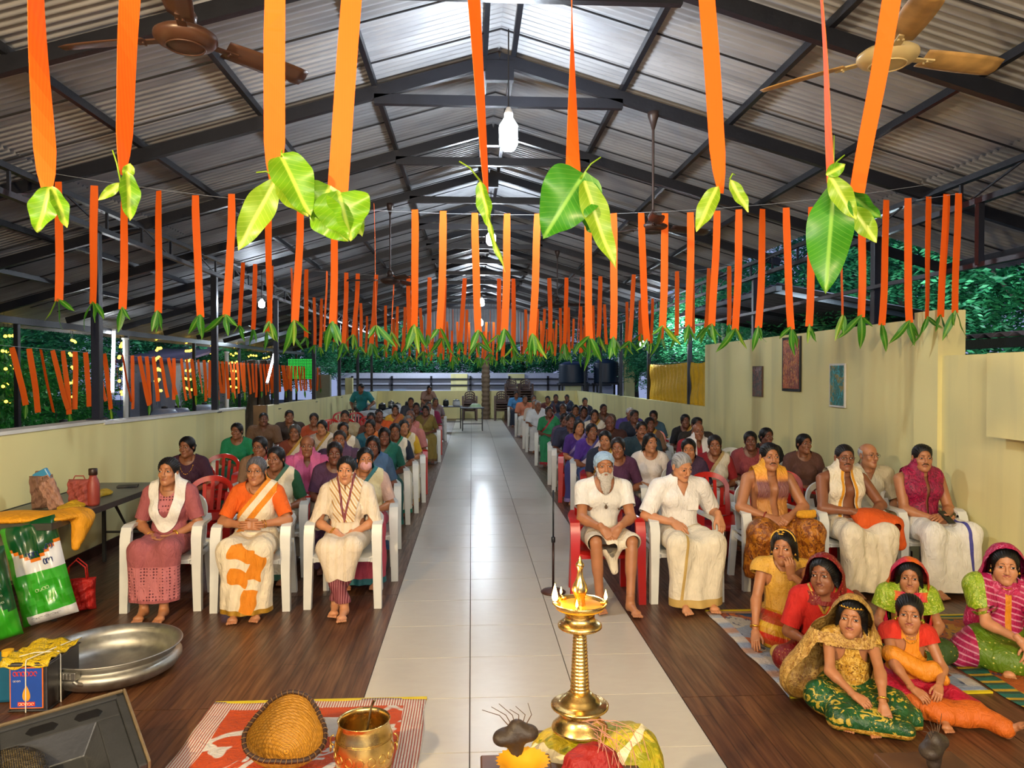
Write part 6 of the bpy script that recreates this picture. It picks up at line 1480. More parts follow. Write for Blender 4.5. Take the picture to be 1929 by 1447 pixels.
# ------------------------------------------------------------------ brass lamp on its draped stool
def m_brass(name, col, rough=.2):
    t = NT(name); n = t.n('TexNoise', Scale=25., Detail=4.); t.l(t.coord('Object'), n.inputs['Vector']); t.l(t.ramp(n.outputs['Fac'], [(.3, tuple(c*.8 for c in srgb(col))), (.7, srgb(col))]), t.b.inputs['Base Color'])
    t.b.inputs['Metallic'].default_value = 1.; t.l(t.ramp(n.outputs['Fac'], [(.3, rough), (.7, rough+.12)]), t.b.inputs['Roughness']); return t.m
brass = m_brass('polished_brass', '#e6c47a'); brass2 = m_brass('dull_brass', '#d8b468', .24)
YL = 2.66; lb = at(1092, 1372, YL); q = YL/FPX
L_ = empty('brass_oil_lamp', lb, 0, 'tall polished brass oil lamp with burning wicks and ringed stem', 'lamp')
pr = lambda lst: [(r*q, z*q*1.08) for r, z in lst]
B().lathe(pr([(0, 0), (52, 0), (54, 2), (53, 5), (45, 12), (38, 20), (36, 28), (38, 34), (44, 37), (52, 38), (55, 40), (55, 43), (51, 45), (43, 46), (37, 49), (34, 54), (30, 57), (24, 62), (20, 66)]), 48).build('lamp_foot', brass, L_, True)
st = []
for i in range(17):
    r = 18.5-5.5*i/16; z = 66+104*i/17; st += [(r-1.6, z), (r, z+1.6), (r, z+3.6), (r-1.6, z+5.2)]
B().lathe(pr(st), 36).build('ringed_stem', brass, L_, True)
B().lathe(pr([(12, 170), (15, 172), (22, 174), (38, 178), (42, 181), (42, 185), (37, 189), (31, 192), (28, 198), (29, 204), (35, 210), (46, 216), (51, 221), (52, 224), (50, 225), (46, 221), (40, 217), (28, 213), (14, 212), (0, 212)]), 48).build('oil_pan', brass, L_, True)
B().lathe(pr([(12, 212), (11, 220), (9, 232), (11, 236), (14, 242), (15, 248), (13, 255), (9, 262), (6, 270), (5, 280), (6, 285), (8, 288), (8, 292), (5, 295), (3, 300), (0, 307)]), 32).build('finial', brass, L_, True)
flame = M('candle_flame', (1., .55, .12), emit=38.)
for i, (a, s) in enumerate(((188, 1.5), (-5, .85), (-105, .65), (75, .7), (130, .6))):
    a = math.radians(a); c_ = Vector((math.cos(a)*49*q, math.sin(a)*49*q, 226*q*1.08))
    sp_ = B(); sp_.tube([c_*1.0-Vector((math.cos(a), math.sin(a), 0))*.02-Vector((0, 0, .006)), c_+Vector((math.cos(a), math.sin(a), 0))*.008-Vector((0, 0, .002))], [.008, .005], 8); sp_.build('wick_spout', brass, L_, True)
    B().lathe([(0, -.004), (.005*s, .0), (.0075*s, .008*s), (.006*s, .018*s), (.003*s, .03*s), (0, .042*s)], 12, tuple(c_+Vector((0, 0, .008)))).build('flame', flame, L_, True)
lamp('lamp_flame_light', 'POINT', lb+Vector((-.10, -.02, .50)), 5, (1., .55, .2), .02)
B().lathe(pr([(0, 219), (46, 219), (46, 214), (0, 214)]), 32).build('oil', M('lamp_oil', '#d09018', .3, 0, .02), L_)
# stool
wood = M('brown_stool_wood', '#5a3a20', .5, 0, .3, 8)
def stool(x, y, z, w, lab):
    t = empty('wooden_stool', (x, y, 0), 0, lab, 'stool'); bevel(B().box((-w, -w, z-.03), (w, w, z)).build('seat', wood, t), .006)
    for sx in (-1, 1):
        for sy in (-1, 1): B().box((sx*(w-.05)-.02, sy*(w-.05)-.02, 0), (sx*(w-.05)+.02, sy*(w-.05)+.02, z-.03)).build('leg', wood, t)
stool(lb[0]+.02, YL-.02, lb[2]-.075, .17, 'low wooden stool hidden under the silk below the brass lamp')
slk = patt('yellow_green_silk', blotch('#a8a01a', '#c9b02a', '#8a8a12', 7), .38, .3); slw = cloth('cream_silk_edge', '#e8dcb0', .5)
lo = (-.34, -.30, -.30); S = Sdf(lo, (.36, .26, .08), .008)
S.ell((.0, .02, -.10), (.17, .15, .085), .05).ell((-.10, .02, -.13), (.10, .12, .09), .05).ell((.15, -.0, -.13), (.12, .14, .12), .05).cone((.20, .04, -.10), (.25, -.10, -.24), .07, .05, .06).cone((-.17, -.02, -.15), (-.20, -.10, -.24), .06, .05, .06)
V, T = S.nets(); m = Mz(V, T).disp(wrk(4, .022, 36, 4)).keep(lambda x, y, z: -z-.015*0+.0); m.paint(lambda x, y, z: .010-np.abs(np.sqrt((x-.02)**2+(y-.1)**2)-.24+.3*(z+.1)), 1)
o = link('silk_cloth', m.mesh('silk_cloth', [slk, slw]), loc=lb+Vector((.02, 0, .005))); setp(o, 'yellow green silk cloth gathered around the foot of the brass lamp', 'cloth')
S = Sdf((-.2, -.2, -.2), (.2, .15, .1), .007); S.ell((0, 0, -.02), (.085, .06, .06), .03).cone((-.05, -.03, -.04), (-.13, -.08, -.12), .05, .03, .04).cone((.03, -.02, .0), (.07, -.03, -.05), .04, .04, .03); V, T = S.nets(); m = Mz(V, T).disp(wrk(14, .020, 48, 4))
o = link('red_cloth', m.mesh('red_cloth', cloth('deep_red_cloth', '#8e0f0c', .6, bump=.5)), loc=at(1114, 1424, YL-.24)); setp(o, 'crumpled deep red cloth lying before the foot of the lamp', 'cloth')
b = B(); r_ = random.Random(5)
base = at(1140, 1390, YL-.26)
for i in range(16):
    p0 = Vector((r_.uniform(-.08, .03), r_.uniform(-.03, .03), r_.uniform(.02, .06))); p1 = p0+Vector((r_.uniform(.03, .10), -.02, r_.uniform(-.06, .0))); p2 = p1+Vector((r_.uniform(-.02, .04), -.01, -.08)); b.tube([p0, (p0+p1)/2+Vector((0, 0, .01)), p1, p2], .0012, 5)
o = b.build('root_strands', M('pinkish_root_strand', '#b8806a', .7), loc=base); o.name = 'thread_tuft'; setp(o, 'tuft of thin pinkish strands lying over the red cloth', 'thread')
def lump(px, py, Y, s, lab, rots):
    S = Sdf((-.12, -.1, -.12), (.12, .1, .1), .005); S.ell((-.035, 0, .0), (.045, .038, .030), .02).ell((.035, 0, .012), (.040, .035, .028), .02).ell((0, 0, .030), (.030, .028, .030), .02).cone((0, 0, 0), (-.005, 0, -.06), .03, .024, .02).ell((-.06, -.01, .0), (.022, .025, .02), .015)
    V, T = S.nets(); m = Mz(V*s if False else V, T).disp(wrk(6, .002, 70, 3)); t = empty('taro_tuber', at(px, py, Y), rots, lab, 'tuber', sc=s); part(t, m, 'tuber_body', [M('dark_earthy_tuber', '#33281f', .55, 0, .3, 30, .3, 60)])
    for i in range(6):
        a = -1.0+.38*i; B().tube([(-.03+.012*i, 0, .04), (-.06+.022*i, .0, .075), (-.12+.030*i+.01*math.sin(i*3), -.01, .10+.01*(i % 3))], [.002, .0015, .001], 5).build('dry_root', M('dry_root', '#5c4632', .8), t)
lump(974, 1388, 2.5, 1.0, 'dark knobbly tuber with dry roots left of the brass lamp', 0); lump(1760, 1408, 2.5, .95, 'dark knobbly tuber with dry roots at the bottom right', .6)
b0 = at(1740, 1447, 2.5); stool(b0[0]+.05, 2.5, b0[2]-.02, .15, 'low wooden stool under the dark tuber at the bottom right'); b0 = at(960, 1447, 2.35); 
S_ = B(); n = 48
for rr_, zz in ((.03, 0), (.05, .012), (.075, .03), (.088, .036)):
    for k in range(n): a = 2*pi*k/n; f = 1+.06*math.cos(24*a)*(rr_ > .04); S_.V.append((rr_*f*math.cos(a), rr_*f*math.sin(a), zz))
for i in range(3):
    for k in range(n): S_.F.append((i*n+k, i*n+(k+1) % n, (i+1)*n+(k+1) % n, (i+1)*n+k)); S_.mi.append(0)
S_.F.append(tuple(range(n-1, -1, -1))); S_.mi.append(0)
pb = at(985, 1452, 2.42); setp(S_.build('fluted_bowl', M('yellow_paper_bowl', '#d89a18', .55), None, True, loc=pb), 'yellow fluted bowl below the dark tuber by the lamp', 'bowl'); stool(pb[0]-.02, 2.42, pb[2]-.005, .12, 'low wooden stool holding the yellow fluted bowl')
# ------------------------------------------------------------------ orange mat with basket and brass pot
def m_mat(name, base, fig, hem):
    def f(t):
        s = t.n('SeparateXYZ'); t.l(t.coord('Object'), s.inputs[0])
        n = t.n('TexNoise', Scale=3.2, Detail=2., Distortion=1.6); t.l(t.coord('Object'), n.inputs['Vector']); c = t.mix(t.ramp(n.outputs['Fac'], [(.56, 0.), (.575, 1.)]), srgb(base), srgb(fig)); n2 = t.n('TexVoronoi', Scale=7.); t.l(t.coord('Object'), n2.inputs['Vector']); return t.mix(t.ramp(n2.outputs['Distance'], [(.10, 1.), (.12, 0.)]), c, srgb(fig))
    return patt(name, f, .7, .3)
def mat(x0, x1, y0, y1, z, name, lab, mats, bw=.11, paint=None, rot=0.):
    nx, ny = 40, 48; V = []; F = []; MI = []
    for j in range(ny+1):
        for i in range(nx+1):
            x = x0+(x1-x0)*i/nx; y = y0+(y1-y0)*j/ny; V.append((x+.006*math.sin(9*y), y+.004*math.sin(7*x), z+.004+.003*math.sin(13*x+5*y)+.003*math.sin(17*y)))
    for j in range(ny):
        for i in range(nx):
            F.append((j*(nx+1)+i, j*(nx+1)+i+1, (j+1)*(nx+1)+i+1, (j+1)*(nx+1)+i)); x = x0+(x1-x0)*(i+.5)/nx; y = y0+(y1-y0)*(j+.5)/ny
            MI.append(1 if (x-x0 < bw or x1-x < bw or y1-y < bw*.7 or y-y0 < bw*.7) else 0)
    t = empty('woven_mat', (0, 0, 0), 0, lab, 'mat'); o = link('mat_sheet', mesh('mat_sheet', V, F, mats, MI), t); s = o.modifiers.new('s', 'SOLIDIFY'); s.thickness = .003; s.offset = 1
    for (ya, yb) in ((y1-.012, y1+.014), (y0-.014, y0+.012)): B().box((x0, ya, z), (x1, yb, z+.010)).build('hem', M('yellow_mat_hem', '#d9c21a', .6), t)
    return t
a_ = fl(405, 1327); b_ = fl(803, 1327)
bst = patt('red_white_mat_border', stripes(['#a8402c', '#d8cfc4'], 70, (1, .0, 0), .2), .7)
mt_ = mat(a_[0], b_[0], 2.75, a_[1], .0, 'mat', 'orange woven plastic mat with white leaf pattern under basket and pot', [m_mat('orange_leaf_mat', '#c4480a', '#d4cfc8', None), bst], .13)
# basket
cane = patt('yellow_woven_cane', lambda t: (lambda w, w2: t.mix(1., t.ramp(w.outputs['Fac'], [(.2, srgb('#8a5a14')), (.6, srgb('#d09a30'))]), t.ramp(w2.outputs['Fac'], [(.2, .7), (.6, 1.)]), 'MULTIPLY'))(t.n('TexWave', Scale=26., bands_direction='Z', Distortion=1.), t.n('TexWave', Scale=9., bands_direction='DIAGONAL', Distortion=2.)), .6)
rimm = M('dark_cane_rim', '#3a2214', .6, 0, .4, 40)
bt = empty('cane_basket', at(537, 1408, 3.42), 0, 'deep yellow cane basket with dark bound rim on the orange mat', 'basket')
bt.location[2] = .19; bt.location = (at(537, 1408, 3.42)[0], 3.45, .185); bt.rotation_euler = (math.radians(32), math.radians(6), .1)
def bas(r_in):
    def f(u, v):
        a = 2*pi*u; rad = 1+.10*math.cos(3*a+pi/2)*v**2; w = math.sin(pi/2*min(v*1.0, 1))**.7; rr = (.178-r_in)*w*rad; z = -.20+.20*v**1.1+r_in*(1-v)*1.2; k = .0022*math.sin(v*95)+.0012*math.sin(u*2*pi*60+(int(v*15) % 2)*pi); return ((rr+k)*math.cos(a), (rr+k)*math.sin(a), z)
    return f
B().grid(bas(0), 121, 60).build('basket_wall', cane, bt, True); B().grid(bas(.009), 121, 60).build('inner_wall', cane, bt, True)
b = B(); pts = []; 
for i in range(73): u = i/72; p_ = bas(.0045)(u, 1.); pts.append(Vector(p_))
b.tube(pts, .0105, 8, cap=False); b.build('rim', rimm, bt, True)
for k in range(44):
    a = k/44; p_ = Vector(bas(.0045)(a, 1.)); tt = Vector((-math.sin(2*pi*a), math.cos(2*pi*a), 0)); nr = Vector((math.cos(2*pi*a), math.sin(2*pi*a), 0)); B().tube([p_+(nr*math.cos(c)+Vector((0, 0, 1))*math.sin(c))*.0122+tt*.004*math.sin(c) for c in [2*pi*j/8 for j in range(9)]], .0016, 5, cap=False).build('rim_binding', M('pale_cane_binding', '#8a6430', .6), bt)
# brass pot
pt = empty('brass_pot', (at(686, 1440, 3.32)[0], 3.32, .006), 0, 'brass pot with engraved band and a ladle, on the orange mat', 'pot')
q2 = 3.3/FPX
B().lathe([(0, 0), (.07, 0), (.09, .008), (.105, .03), (.122, .07), (.130, .11), (.132, .15), (.128, .19), (.120, .225), (.113, .250), (.112, .268), (.118, .276), (.1165, .279), (.109, .270), (.108, .25), (.116, .22), (.124, .18), (.126, .12), (.11, .05), (.08, .015), (0, .01)], 56).build('pot_body', brass, pt, True)
for zz in (.065, .072, .079, .20, .206): r_at = {.065: .1213, .072: .1232, .079: .1248, .20: .1268, .206: .1255}[zz]; B().tube([(r_at*math.cos(a), r_at*math.sin(a), zz) for a in [2*pi*i/48 for i in range(49)]], .0016, 5, cap=False).build('engraved_ring', brass2, pt, True)
for k in range(16):
    a = 2*pi*k/16; c_ = Vector((.1325*math.cos(a), .1325*math.sin(a), .14)); tt = Vector((-math.sin(a), math.cos(a), 0)); B().tube([c_+tt*.018*math.cos(c)*(1-.2*math.sin(c))+Vector((0, 0, .020*math.sin(c)))-Vector((math.cos(a), math.sin(a), 0))*.0015 for c in [2*pi*j/10 for j in range(11)]], .0018, 5, cap=False).build('leaf_motif', brass2, pt, True)
for sx in (-1, 1): B().tube([(sx*(.133+.018*math.sin(c)), .0, .185+.022*math.cos(c)) for c in [pi*j/8 for j in range(9)]], .004, 7).build('handle', brass2, pt, True); B().tube([(sx*.148, .018*math.cos(c), .155+.02*math.sin(c)) for c in [2*pi*j/12 for j in range(13)]], .0028, 6, cap=False).build('ring_handle', brass2, pt, True)
ld = empty('ladle', (pt.location[0]+.02, 3.34, .10), 0, 'thin metal ladle standing inside the brass pot', 'ladle'); stl = m_brass('tarnished_steel', '#8a7a5a', .3)
B().tube([(-.05, .03, .0), (-.01, .02, .12), (.005, .035, .21), (.016, .045, .235), (.022, .035, .24)], .005, 8).build('ladle_handle', stl, ld, True); B().lathe([(0, -.02), (.02, -.014), (.028, 0), (.026, .001), (0, -.015)], 16, (-.055, .035, -.005)).build('ladle_cup', stl, ld, True)
# ------------------------------------------------------------------ left foreground
alu = m_brass('worn_aluminium', '#b0afa8', .42)
vc = at(214, 1208, 4.62); vs = empty('cooking_vessel', (vc[0], 4.62, 0), 0, 'wide shallow aluminium cooking vessel on the floor', 'vessel')
B().lathe([(0, 0), (.25, .0), (.31, .012), (.36, .04), (.385, .075), (.386, .095), (.37, .115), (.352, .122), (.352, .130), (.362, .150), (.385, .168), (.391, .172), (.388, .178), (.378, .176), (.350, .150), (.340, .125), (.345, .10), (.33, .05), (.28, .022), (0, .018)], 72).build('vessel_body', alu, vs, True)
for a in (-100, 80):
    Mx = Matrix.Rotation(math.radians(a), 4, 'Z'); b = B(); b.box((.355, -.05, .115), (.40, .05, .16)); b.tube([(.375, -.075, .085), (.40, -.06, .10), (.405, -.045, .115)], .012, 8); b.tube([(.375, .075, .085), (.40, .06, .10), (.405, .045, .115)], .012, 8)
    for kx in (-.02, 0, .02): b.box((.398, kx-.006, .12), (.406, kx+.006, .155))
    o = b.build('lug_handle', alu, vs); o.rotation_euler = (0, 0, math.radians(a)); bevel(o, .005)
# letter-like strokes for unreadable print
def script_marks(par, o0, ux, uz, nrm, n, w, h, mt, seed, nm='lettering'):
    r = random.Random(seed); b = B(); o0, ux, uz, nrm = Vector(o0), Vector(ux).normalized(), Vector(uz).normalized(), Vector(nrm).normalized()
    for i in range(n):
        c_ = o0+ux*(w*(i+.5)/n)+nrm*.0012; k = r.choice((0, 1, 2)); rr = h/2
        a0, a1 = ((0, 5.2), (.6, 4.4), (-2.2, 3.4))[k]; pts = [c_+ux*math.cos(a0+(a1-a0)*j/8)*w/n*.40+uz*math.sin(a0+(a1-a0)*j/8)*rr for j in range(9)]
        b.tube(pts, h*.09, 4)
        if r.random() < .6: b.tube([c_+ux*w/n*.42-uz*rr, c_+ux*w/n*.42+uz*rr*.9], h*.09, 4)
    return b.build(nm, mt, par)
def pillow(par, w, h, d, mats, fn, nm, seed=0):
    nx, nz = 22, 30; b = B(); r = np.random.RandomState(seed); ph = r.rand(6)*6
    def pt_(s, u, v):
        x = (u-.5)*w*(1-.05*math.sin(pi*v)); z = v*h; k = (max(1-(2*u-1)**6, 0)**.5)*(max(1-(2*v-1)**8, 0)**.5); f = .012*math.sin(16*u+8*v+ph[0])+.010*math.sin(21*v-9*u+ph[1])+.006*math.sin(40*u+ph[2]+5*v); return (x, s*(d/2*k+f*k), z)
    for s in (-1, 1):
        k0 = len(b.V)
        for i in range(nx+1):
            for j in range(nz+1): b.V.append(pt_(s, i/nx, j/nz))
        for i in range(nx):
            for j in range(nz):
                q_ = (k0+i*(nz+1)+j, k0+(i+1)*(nz+1)+j, k0+(i+1)*(nz+1)+j+1, k0+i*(nz+1)+j+1); b.F.append(q_ if s < 0 else q_[::-1]); b.mi.append(fn((i+.5)/nx, (j+.5)/nz, s))
    return b.build(nm, mats, par, True)
bg = lambda n, c_: M(n, c_, .28, 0, .1, 8, .15, 20, coat=.3)
bm = [bg('dark_green_sack', '#0c4a24'), bg('white_sack', '#dfe3e8'), bg('bright_green_sack', '#2f9e1e'), bg('orange_sack_edge', '#e07a18'), bg('mid_green_sack', '#3fae36')]
def bagf(u, v, s):
    if u < .13: return 2
    top = .80-.18*(1-abs(2*u-1.1))**1
    if v > top+.0: return 0
    if v > top-.030: return 3
    if v > .50: return 1
    if v < .11: return 1
    if v > .44-.05*u and v < .50: return 4
    return 2 if (v+.25*u) % .17 < .10 else 4
g1 = fl(98, 1182); sb = empty('rice_sack', (g1[0]-.03, g1[1]+.05, 0), .35, 'tall green and white glossy rice sack leaning behind the vessel', 'sack'); sb.rotation_euler = (math.radians(-6), math.radians(-13), .30); sb.location[2] = .04
so = pillow(sb, .36, .74, .17, bm, bagf, 'sack_body')
nav = M('navy_print', '#14306a', .4)
script_marks(so, (-.04, -.092, .50), (1, 0, 0), (0, 0, 1), (0, -1, 0), 4, .10, .035, nav, 1); script_marks(so, (.07, -.088, .53), (1, 0, 0), (0, 0, 1), (0, -1, 0), 3, .07, .04, nav, 2); script_marks(so, (.06, -.092, .43), (1, 0, 0), (0, 0, 1), (0, -1, 0), 3, .06, .04, nav, 3)
script_marks(so, (-.03, -.10, .24), (1, 0, .1), (0, 0, 1), (0, -1, 0), 4, .09, .022, M('pale_green_print', '#bfe0a8', .4), 4); script_marks(so, (-.10, -.085, .05), (1, 0, 0), (0, 0, 1), (0, -1, 0), 5, .2, .012, M('grey_print', '#5a6068', .4), 5)
g2 = fl(6, 1215); sb2 = empty('rice_sack', (g2[0]-.03, g2[1]-.05, 0), .5, 'second dark green rice sack at the left picture edge', 'sack'); sb2.rotation_euler = (math.radians(-4), math.radians(-10), .5); sb2.location[2] = .035
so2 = pillow(sb2, .34, .62, .16, [bg('dark_green_sack', '#0c4a24'), bg('white_sack', '#dfe3e8'), bg('bright_green_sack', '#2f9e1e'), bg('orange_sack_edge', '#e07a18'), bg('mid_green_sack', '#3fae36')], lambda u, v, s: 2 if v < .28+.3*(1-u) else 0, 'sack_body', 4)
for k in range(6): script_marks(so2, (-.02, -.088, .26+.045*k), (1, 0, 0), (0, 0, 1), (0, -1, 0), 9, .13, .012, M('pale_print', '#b8c8b8', .4), 10+k)
script_marks(so2, (-.06, -.09, .47), (1, 0, 0), (0, 0, 1), (0, -1, 0), 3, .07, .05, M('orange_print', '#e09018', .4), 20)
# oil tin
c0 = fl(18, 1342); c1 = fl(90, 1340); tw = c1[0]-c0[0]
tn = empty('oil_tin', (c0[0], c0[1], 0), .0, 'square oil tin with blue label tied with white cord', 'tin'); tinm = m_brass('grey_tinplate', '#6a6a6c', .38); td = .33; th_ = .265
bevel(B().box((0, 0, 0), (tw, td, th_)).build('tin_body', tinm, tn), .008)
for z_ in (.006, th_-.012): B().tube([(-.003, -.003, z_), (tw+.003, -.003, z_), (tw+.003, td+.003, z_), (-.003, td+.003, z_), (-.003, -.003, z_)], .005, 6).build('seam_bead', tinm, tn)
B().box((.004, -.004, .02), (tw-.02, -.0015, th_-.02)).build('label_border', M('orange_label_border', '#e0702a', .5), tn); lbp = B().box((.010, -.0055, .026), (tw-.026, -.004, th_-.026)).build('label', M('blue_label', '#1f4aa8', .45), tn)
cx_ = (tw-.016)/2
drop = [(0, 0)]; b = B(); V = []; 
for k in range(33): a = 2*pi*k/32; rr = .030*(1-.0*math.cos(a)); V.append((cx_+.028*math.sin(a)*(1 if a < 0 else 1)*math.sin(a/2)**1.2, -.0062, .105+.045*math.cos(a)))
b.add(V[:32]+[(cx_, -.0075, .09)], [(i, (i+1) % 32, 32) for i in range(32)]); b.build('oil_drop_emblem', M('golden_drop_print', '#e09a28', .4), lbp)
b = B(); b.lathe([(0, 0), (.010, .0)], 16, (0, 0, 0)); script_marks(lbp, (.022, -.0055, th_-.055), (1, 0, 0), (0, 0, 1), (0, -1, 0), 6, tw-.07, .024, M('red_print', '#d8381c', .45), 31)
B().box((cx_-.045, -.0068, .034), (cx_+.045, -.0055, .056)).build('red_panel', M('red_print', '#d8381c'), lbp); script_marks(lbp, (cx_-.042, -.0068, .045), (1, 0, 0), (0, 0, 1), (0, -1, 0), 5, .084, .014, M('cream_print', '#e8dcc0', .5), 33); script_marks(lbp, (.022, -.0055, .17), (1, 0, 0), (0, 0, 1), (0, -1, 0), 4, .04, .008, M('cream_print'), 35)
crd = M('white_cord', '#d8d8cc', .7)
B().tube([(tw*.45, -.009, -.0), (tw*.46, -.009, th_), (tw*.46, -.003, th_+.02), (tw*.75, td*.5, th_+.022), (tw*.9, td+.004, th_+.012), (tw*.9, td+.008, 0)], .003, 6).build('cord', crd, tn); B().tube([(tw+.008, td*.35, 0), (tw+.008, td*.35, th_), (tw, td*.35, th_+.02), (tw*.4, td*.30, th_+.022), (-.008, td*.3, th_)], .003, 6).build('cord', crd, tn)
ysm = patt('yellow_printed_plastic', lambda t: (lambda v: t.mix(t.ramp(v.outputs['Distance'], [(.02, 1.), (.05, 0.)]), srgb('#d8b81a'), srgb('#5a4a10')))(t.n('TexVoronoi', Scale=16., feature='DISTANCE_TO_EDGE')), .35)
def ysf(u, v):
    x = -.05+(tw+.06)*u; y = -.012+(td+.02)*v; z = th_+.012+.008*math.sin(14*u+6*v)+.006*math.sin(23*v-7*u); z -= .03*max(0, .08-v)/.08; return (x, y, z)
o = B().grid(ysf, 22, 22).build('plastic_wrap', ysm, tn, True); s_ = o.modifiers.new('s', 'SOLIDIFY'); s_.thickness = .004
t2 = empty('oil_can', (c0[0]-.20, c0[1]+.10, 0), .1, 'teal plastic oil can left of the square tin', 'can'); bevel(B().box((0, 0, 0), (.17, .17, .24)).build('can_body', M('teal_can_plastic', '#1a5a78', .35), t2), .02); B().lathe([(.03, 0), (.03, .03), (0, .032)], 16, (.085, .085, .24)).build('screw_cap', M('yellow_cap', '#d8a81a', .4), t2)
# grey moulded casing lying tilted at the bottom left
A0 = at(232, 1303, 3.50); A1 = at(-30, 1378, 3.20); A2 = at(285, 1480, 3.00)
ux = (A1-A0); Lx = ux.length; ux.normalize(); vx = (A2-A0); vx = vx-ux*vx.dot(ux); Lv = vx.length; vx.normalize(); nx_ = ux.cross(vx); nx_ = nx_ if nx_.z > 0 else -nx_
Mc = Matrix((ux, vx, nx_)).transposed().to_4x4(); cs = empty('plastic_casing', A0, 0, 'dark grey moulded plastic casing with vents, lying tilted bottom left', 'casing'); 
gm = M('grey_moulded_plastic', '#3f4143', .32, .25, .2, 12, .1, 60); gm2 = M('tan_scuffed_plastic', '#7a6a50', .45, .1, .3, 14); blk = M('black_void_plastic', '#0a0a0b', .5)
def cpart(b, nm, m_, par=cs, bv=.006): o = b.build(nm, m_, par); o.matrix_local = Mc; bevel(o, bv); return o
cpart(B().box((0, 0, -.05), (Lx, .03, 0)).box((0, 0, -.05), (.035, .5, 0)).box((.035, .03, -.05), (Lx, .14, -.008)).box((.035, .14, -.05), (.13, .5, -.008)).box((.42, .14, -.05), (Lx, .5, -.012)), 'casing_frame', gm)
cpart(B().box((0, -.012, -.06), (Lx, 0, .008)).box((-.012, -.012, -.06), (0, .5, .008)), 'outer_lip', gm2, bv=.004)
for (ox, w_) in ((.10, .11), (.27, .12)):
    V = [(ox+a_*w_, .06+c_*.05, -.004) for a_, c_ in ((.15, 0), (.85, 0), (1, .5), (.85, 1), (.15, 1), (0, .5))]; cpart(B().add(V+[(x, y, -.03) for x, y, z in V], [(0, 1, 2, 3, 4, 5)]+[(i, i+6, (i+1) % 6+6, (i+1) % 6) for i in range(6)]), 'hexagonal_vent', blk, bv=.0005)
cpart(B().add([(.13, .14, -.01), (.42, .14, -.01), (.42, .5, -.01), (.13, .5, -.01), (.19, .20, -.12), (.36, .20, -.12), (.36, .5, -.12), (.19, .5, -.12)], [(0, 1, 5, 4), (1, 2, 6, 5), (3, 0, 4, 7), (4, 5, 6, 7)]), 'recess', gm)
cpart(B().beam((.50, -.01, .006), (.52, .5, .006), .035, .006), 'strap', gm2, bv=.001)
b = B(); b.lathe([(0, .0), (.10, .004), (.16, .0), (.17, -.01)], 40, (Lx-.03, .28, -.01)); cpart(b, 'speaker_mesh', patt('dark_perforated_mesh', dots('#1a1712', '#6a5a30', 130, .25), .5), bv=.0001)
for k, (u_, v_) in enumerate(((.02, .03), (Lx-.1, .03), (.02, .42), (Lx-.1, .42))):
    p_ = A0+ux*u_+vx*v_; B().box((-.02, -.02, 0), (.02, .02, max(p_[2]-.06, .02))).build('support_foot', gm, cs, loc=Vector((p_[0], p_[1], 0))-A0)
# ------------------------------------------------------------------ folding table and what lies on it
tb = empty('folding_table', (-3.08, 5.50, 0), 0, 'long grey metal topped folding table along the left parapet', 'table'); tm = M('grey_metal_top', '#6f716c', .4, .4, .2, 6); tl = M('grey_tube_leg', '#4e4f4a', .4, .5)
bevel(B().box((-.62, 0, .725), (.03, 2.05, .745)).build('table_top', tm, tb), .004); B().box((-.63, -.012, .70), (.04, .0, .748)).box((.03, 0, .70), (.042, 2.05, .748)).box((-.642, 0, .70), (-.63, 2.05, .748)).build('edge_band', tl, tb)
for yy in (.12, 1.86):
    for xx in (-.50, -.02): B().box((xx-.014, yy-.014, 0), (xx+.014, yy+.014, .72)).build('leg', tl, tb)
    B().box((-.5, yy-.008, .28), (-.02, yy+.008, .30)).build('cross_bar', tl, tb); B().beam((-.26, yy, .29), (-.36, yy+(.22 if yy < 1 else -.22), .72), .014, .014).build('brace', tl, tb); B().beam((-.26, yy, .29), (-.28, yy+(.34 if yy < 1 else -.34), .72), .014, .014).build('brace', tl, tb)
yc = cloth('golden_yellow_cotton', '#e09a10', .7, .4, 40)
tz = .748
S = Sdf((-.75, -.15, .30), (.30, .75, .95), .009); S.ell((-.30, .17, tz+.015), (.26, .17, .045), .04).ell((-.02, .30, tz+.01), (.14, .24, .04), .04).cone((.02, .30, tz+.01), (.11, .32, tz-.05), .045, .045, .04).cone((.09, .28, tz-.04), (.10, .20, tz-.22), .06, .03, .04).cone((.09, .38, tz-.03), (.10, .26, tz-.17), .06, .03, .04)
V, T = S.nets(); m = Mz(V, T).disp(wrk(22, .012, 32, 5)).keep(lambda x, y, z: np.maximum(z-tz-.001, x-.045)); o = link('yellow_cloth', m.mesh('yellow_cloth', yc), loc=(-3.08, 5.50, 0)); setp(o, 'golden yellow cloth heaped on the near end of the folding table', 'cloth')
S = Sdf((-.4, .4, .6), (.2, 1.6, .9), .008); S.cone((-.14, .62, tz+.02), (-.22, 1.3, tz+.02), .04, .03, .04).ell((-.15, .62, tz+.012), (.09, .14, .03), .03).ell((-.22, 1.28, tz+.015), (.07, .10, .03), .03); V, T = S.nets(); m = Mz(V, T).disp(wrk(24, .009, 40, 5)).keep(lambda x, y, z: z-tz-.001)
o = link('yellow_cloth', m.mesh('yellow_cloth', cloth('lemon_yellow_cotton', '#c9a012', .7, .4, 40)), loc=(-3.08, 5.50, 0)); setp(o, 'narrow lemon yellow cloth stretched along the middle of the table', 'cloth')
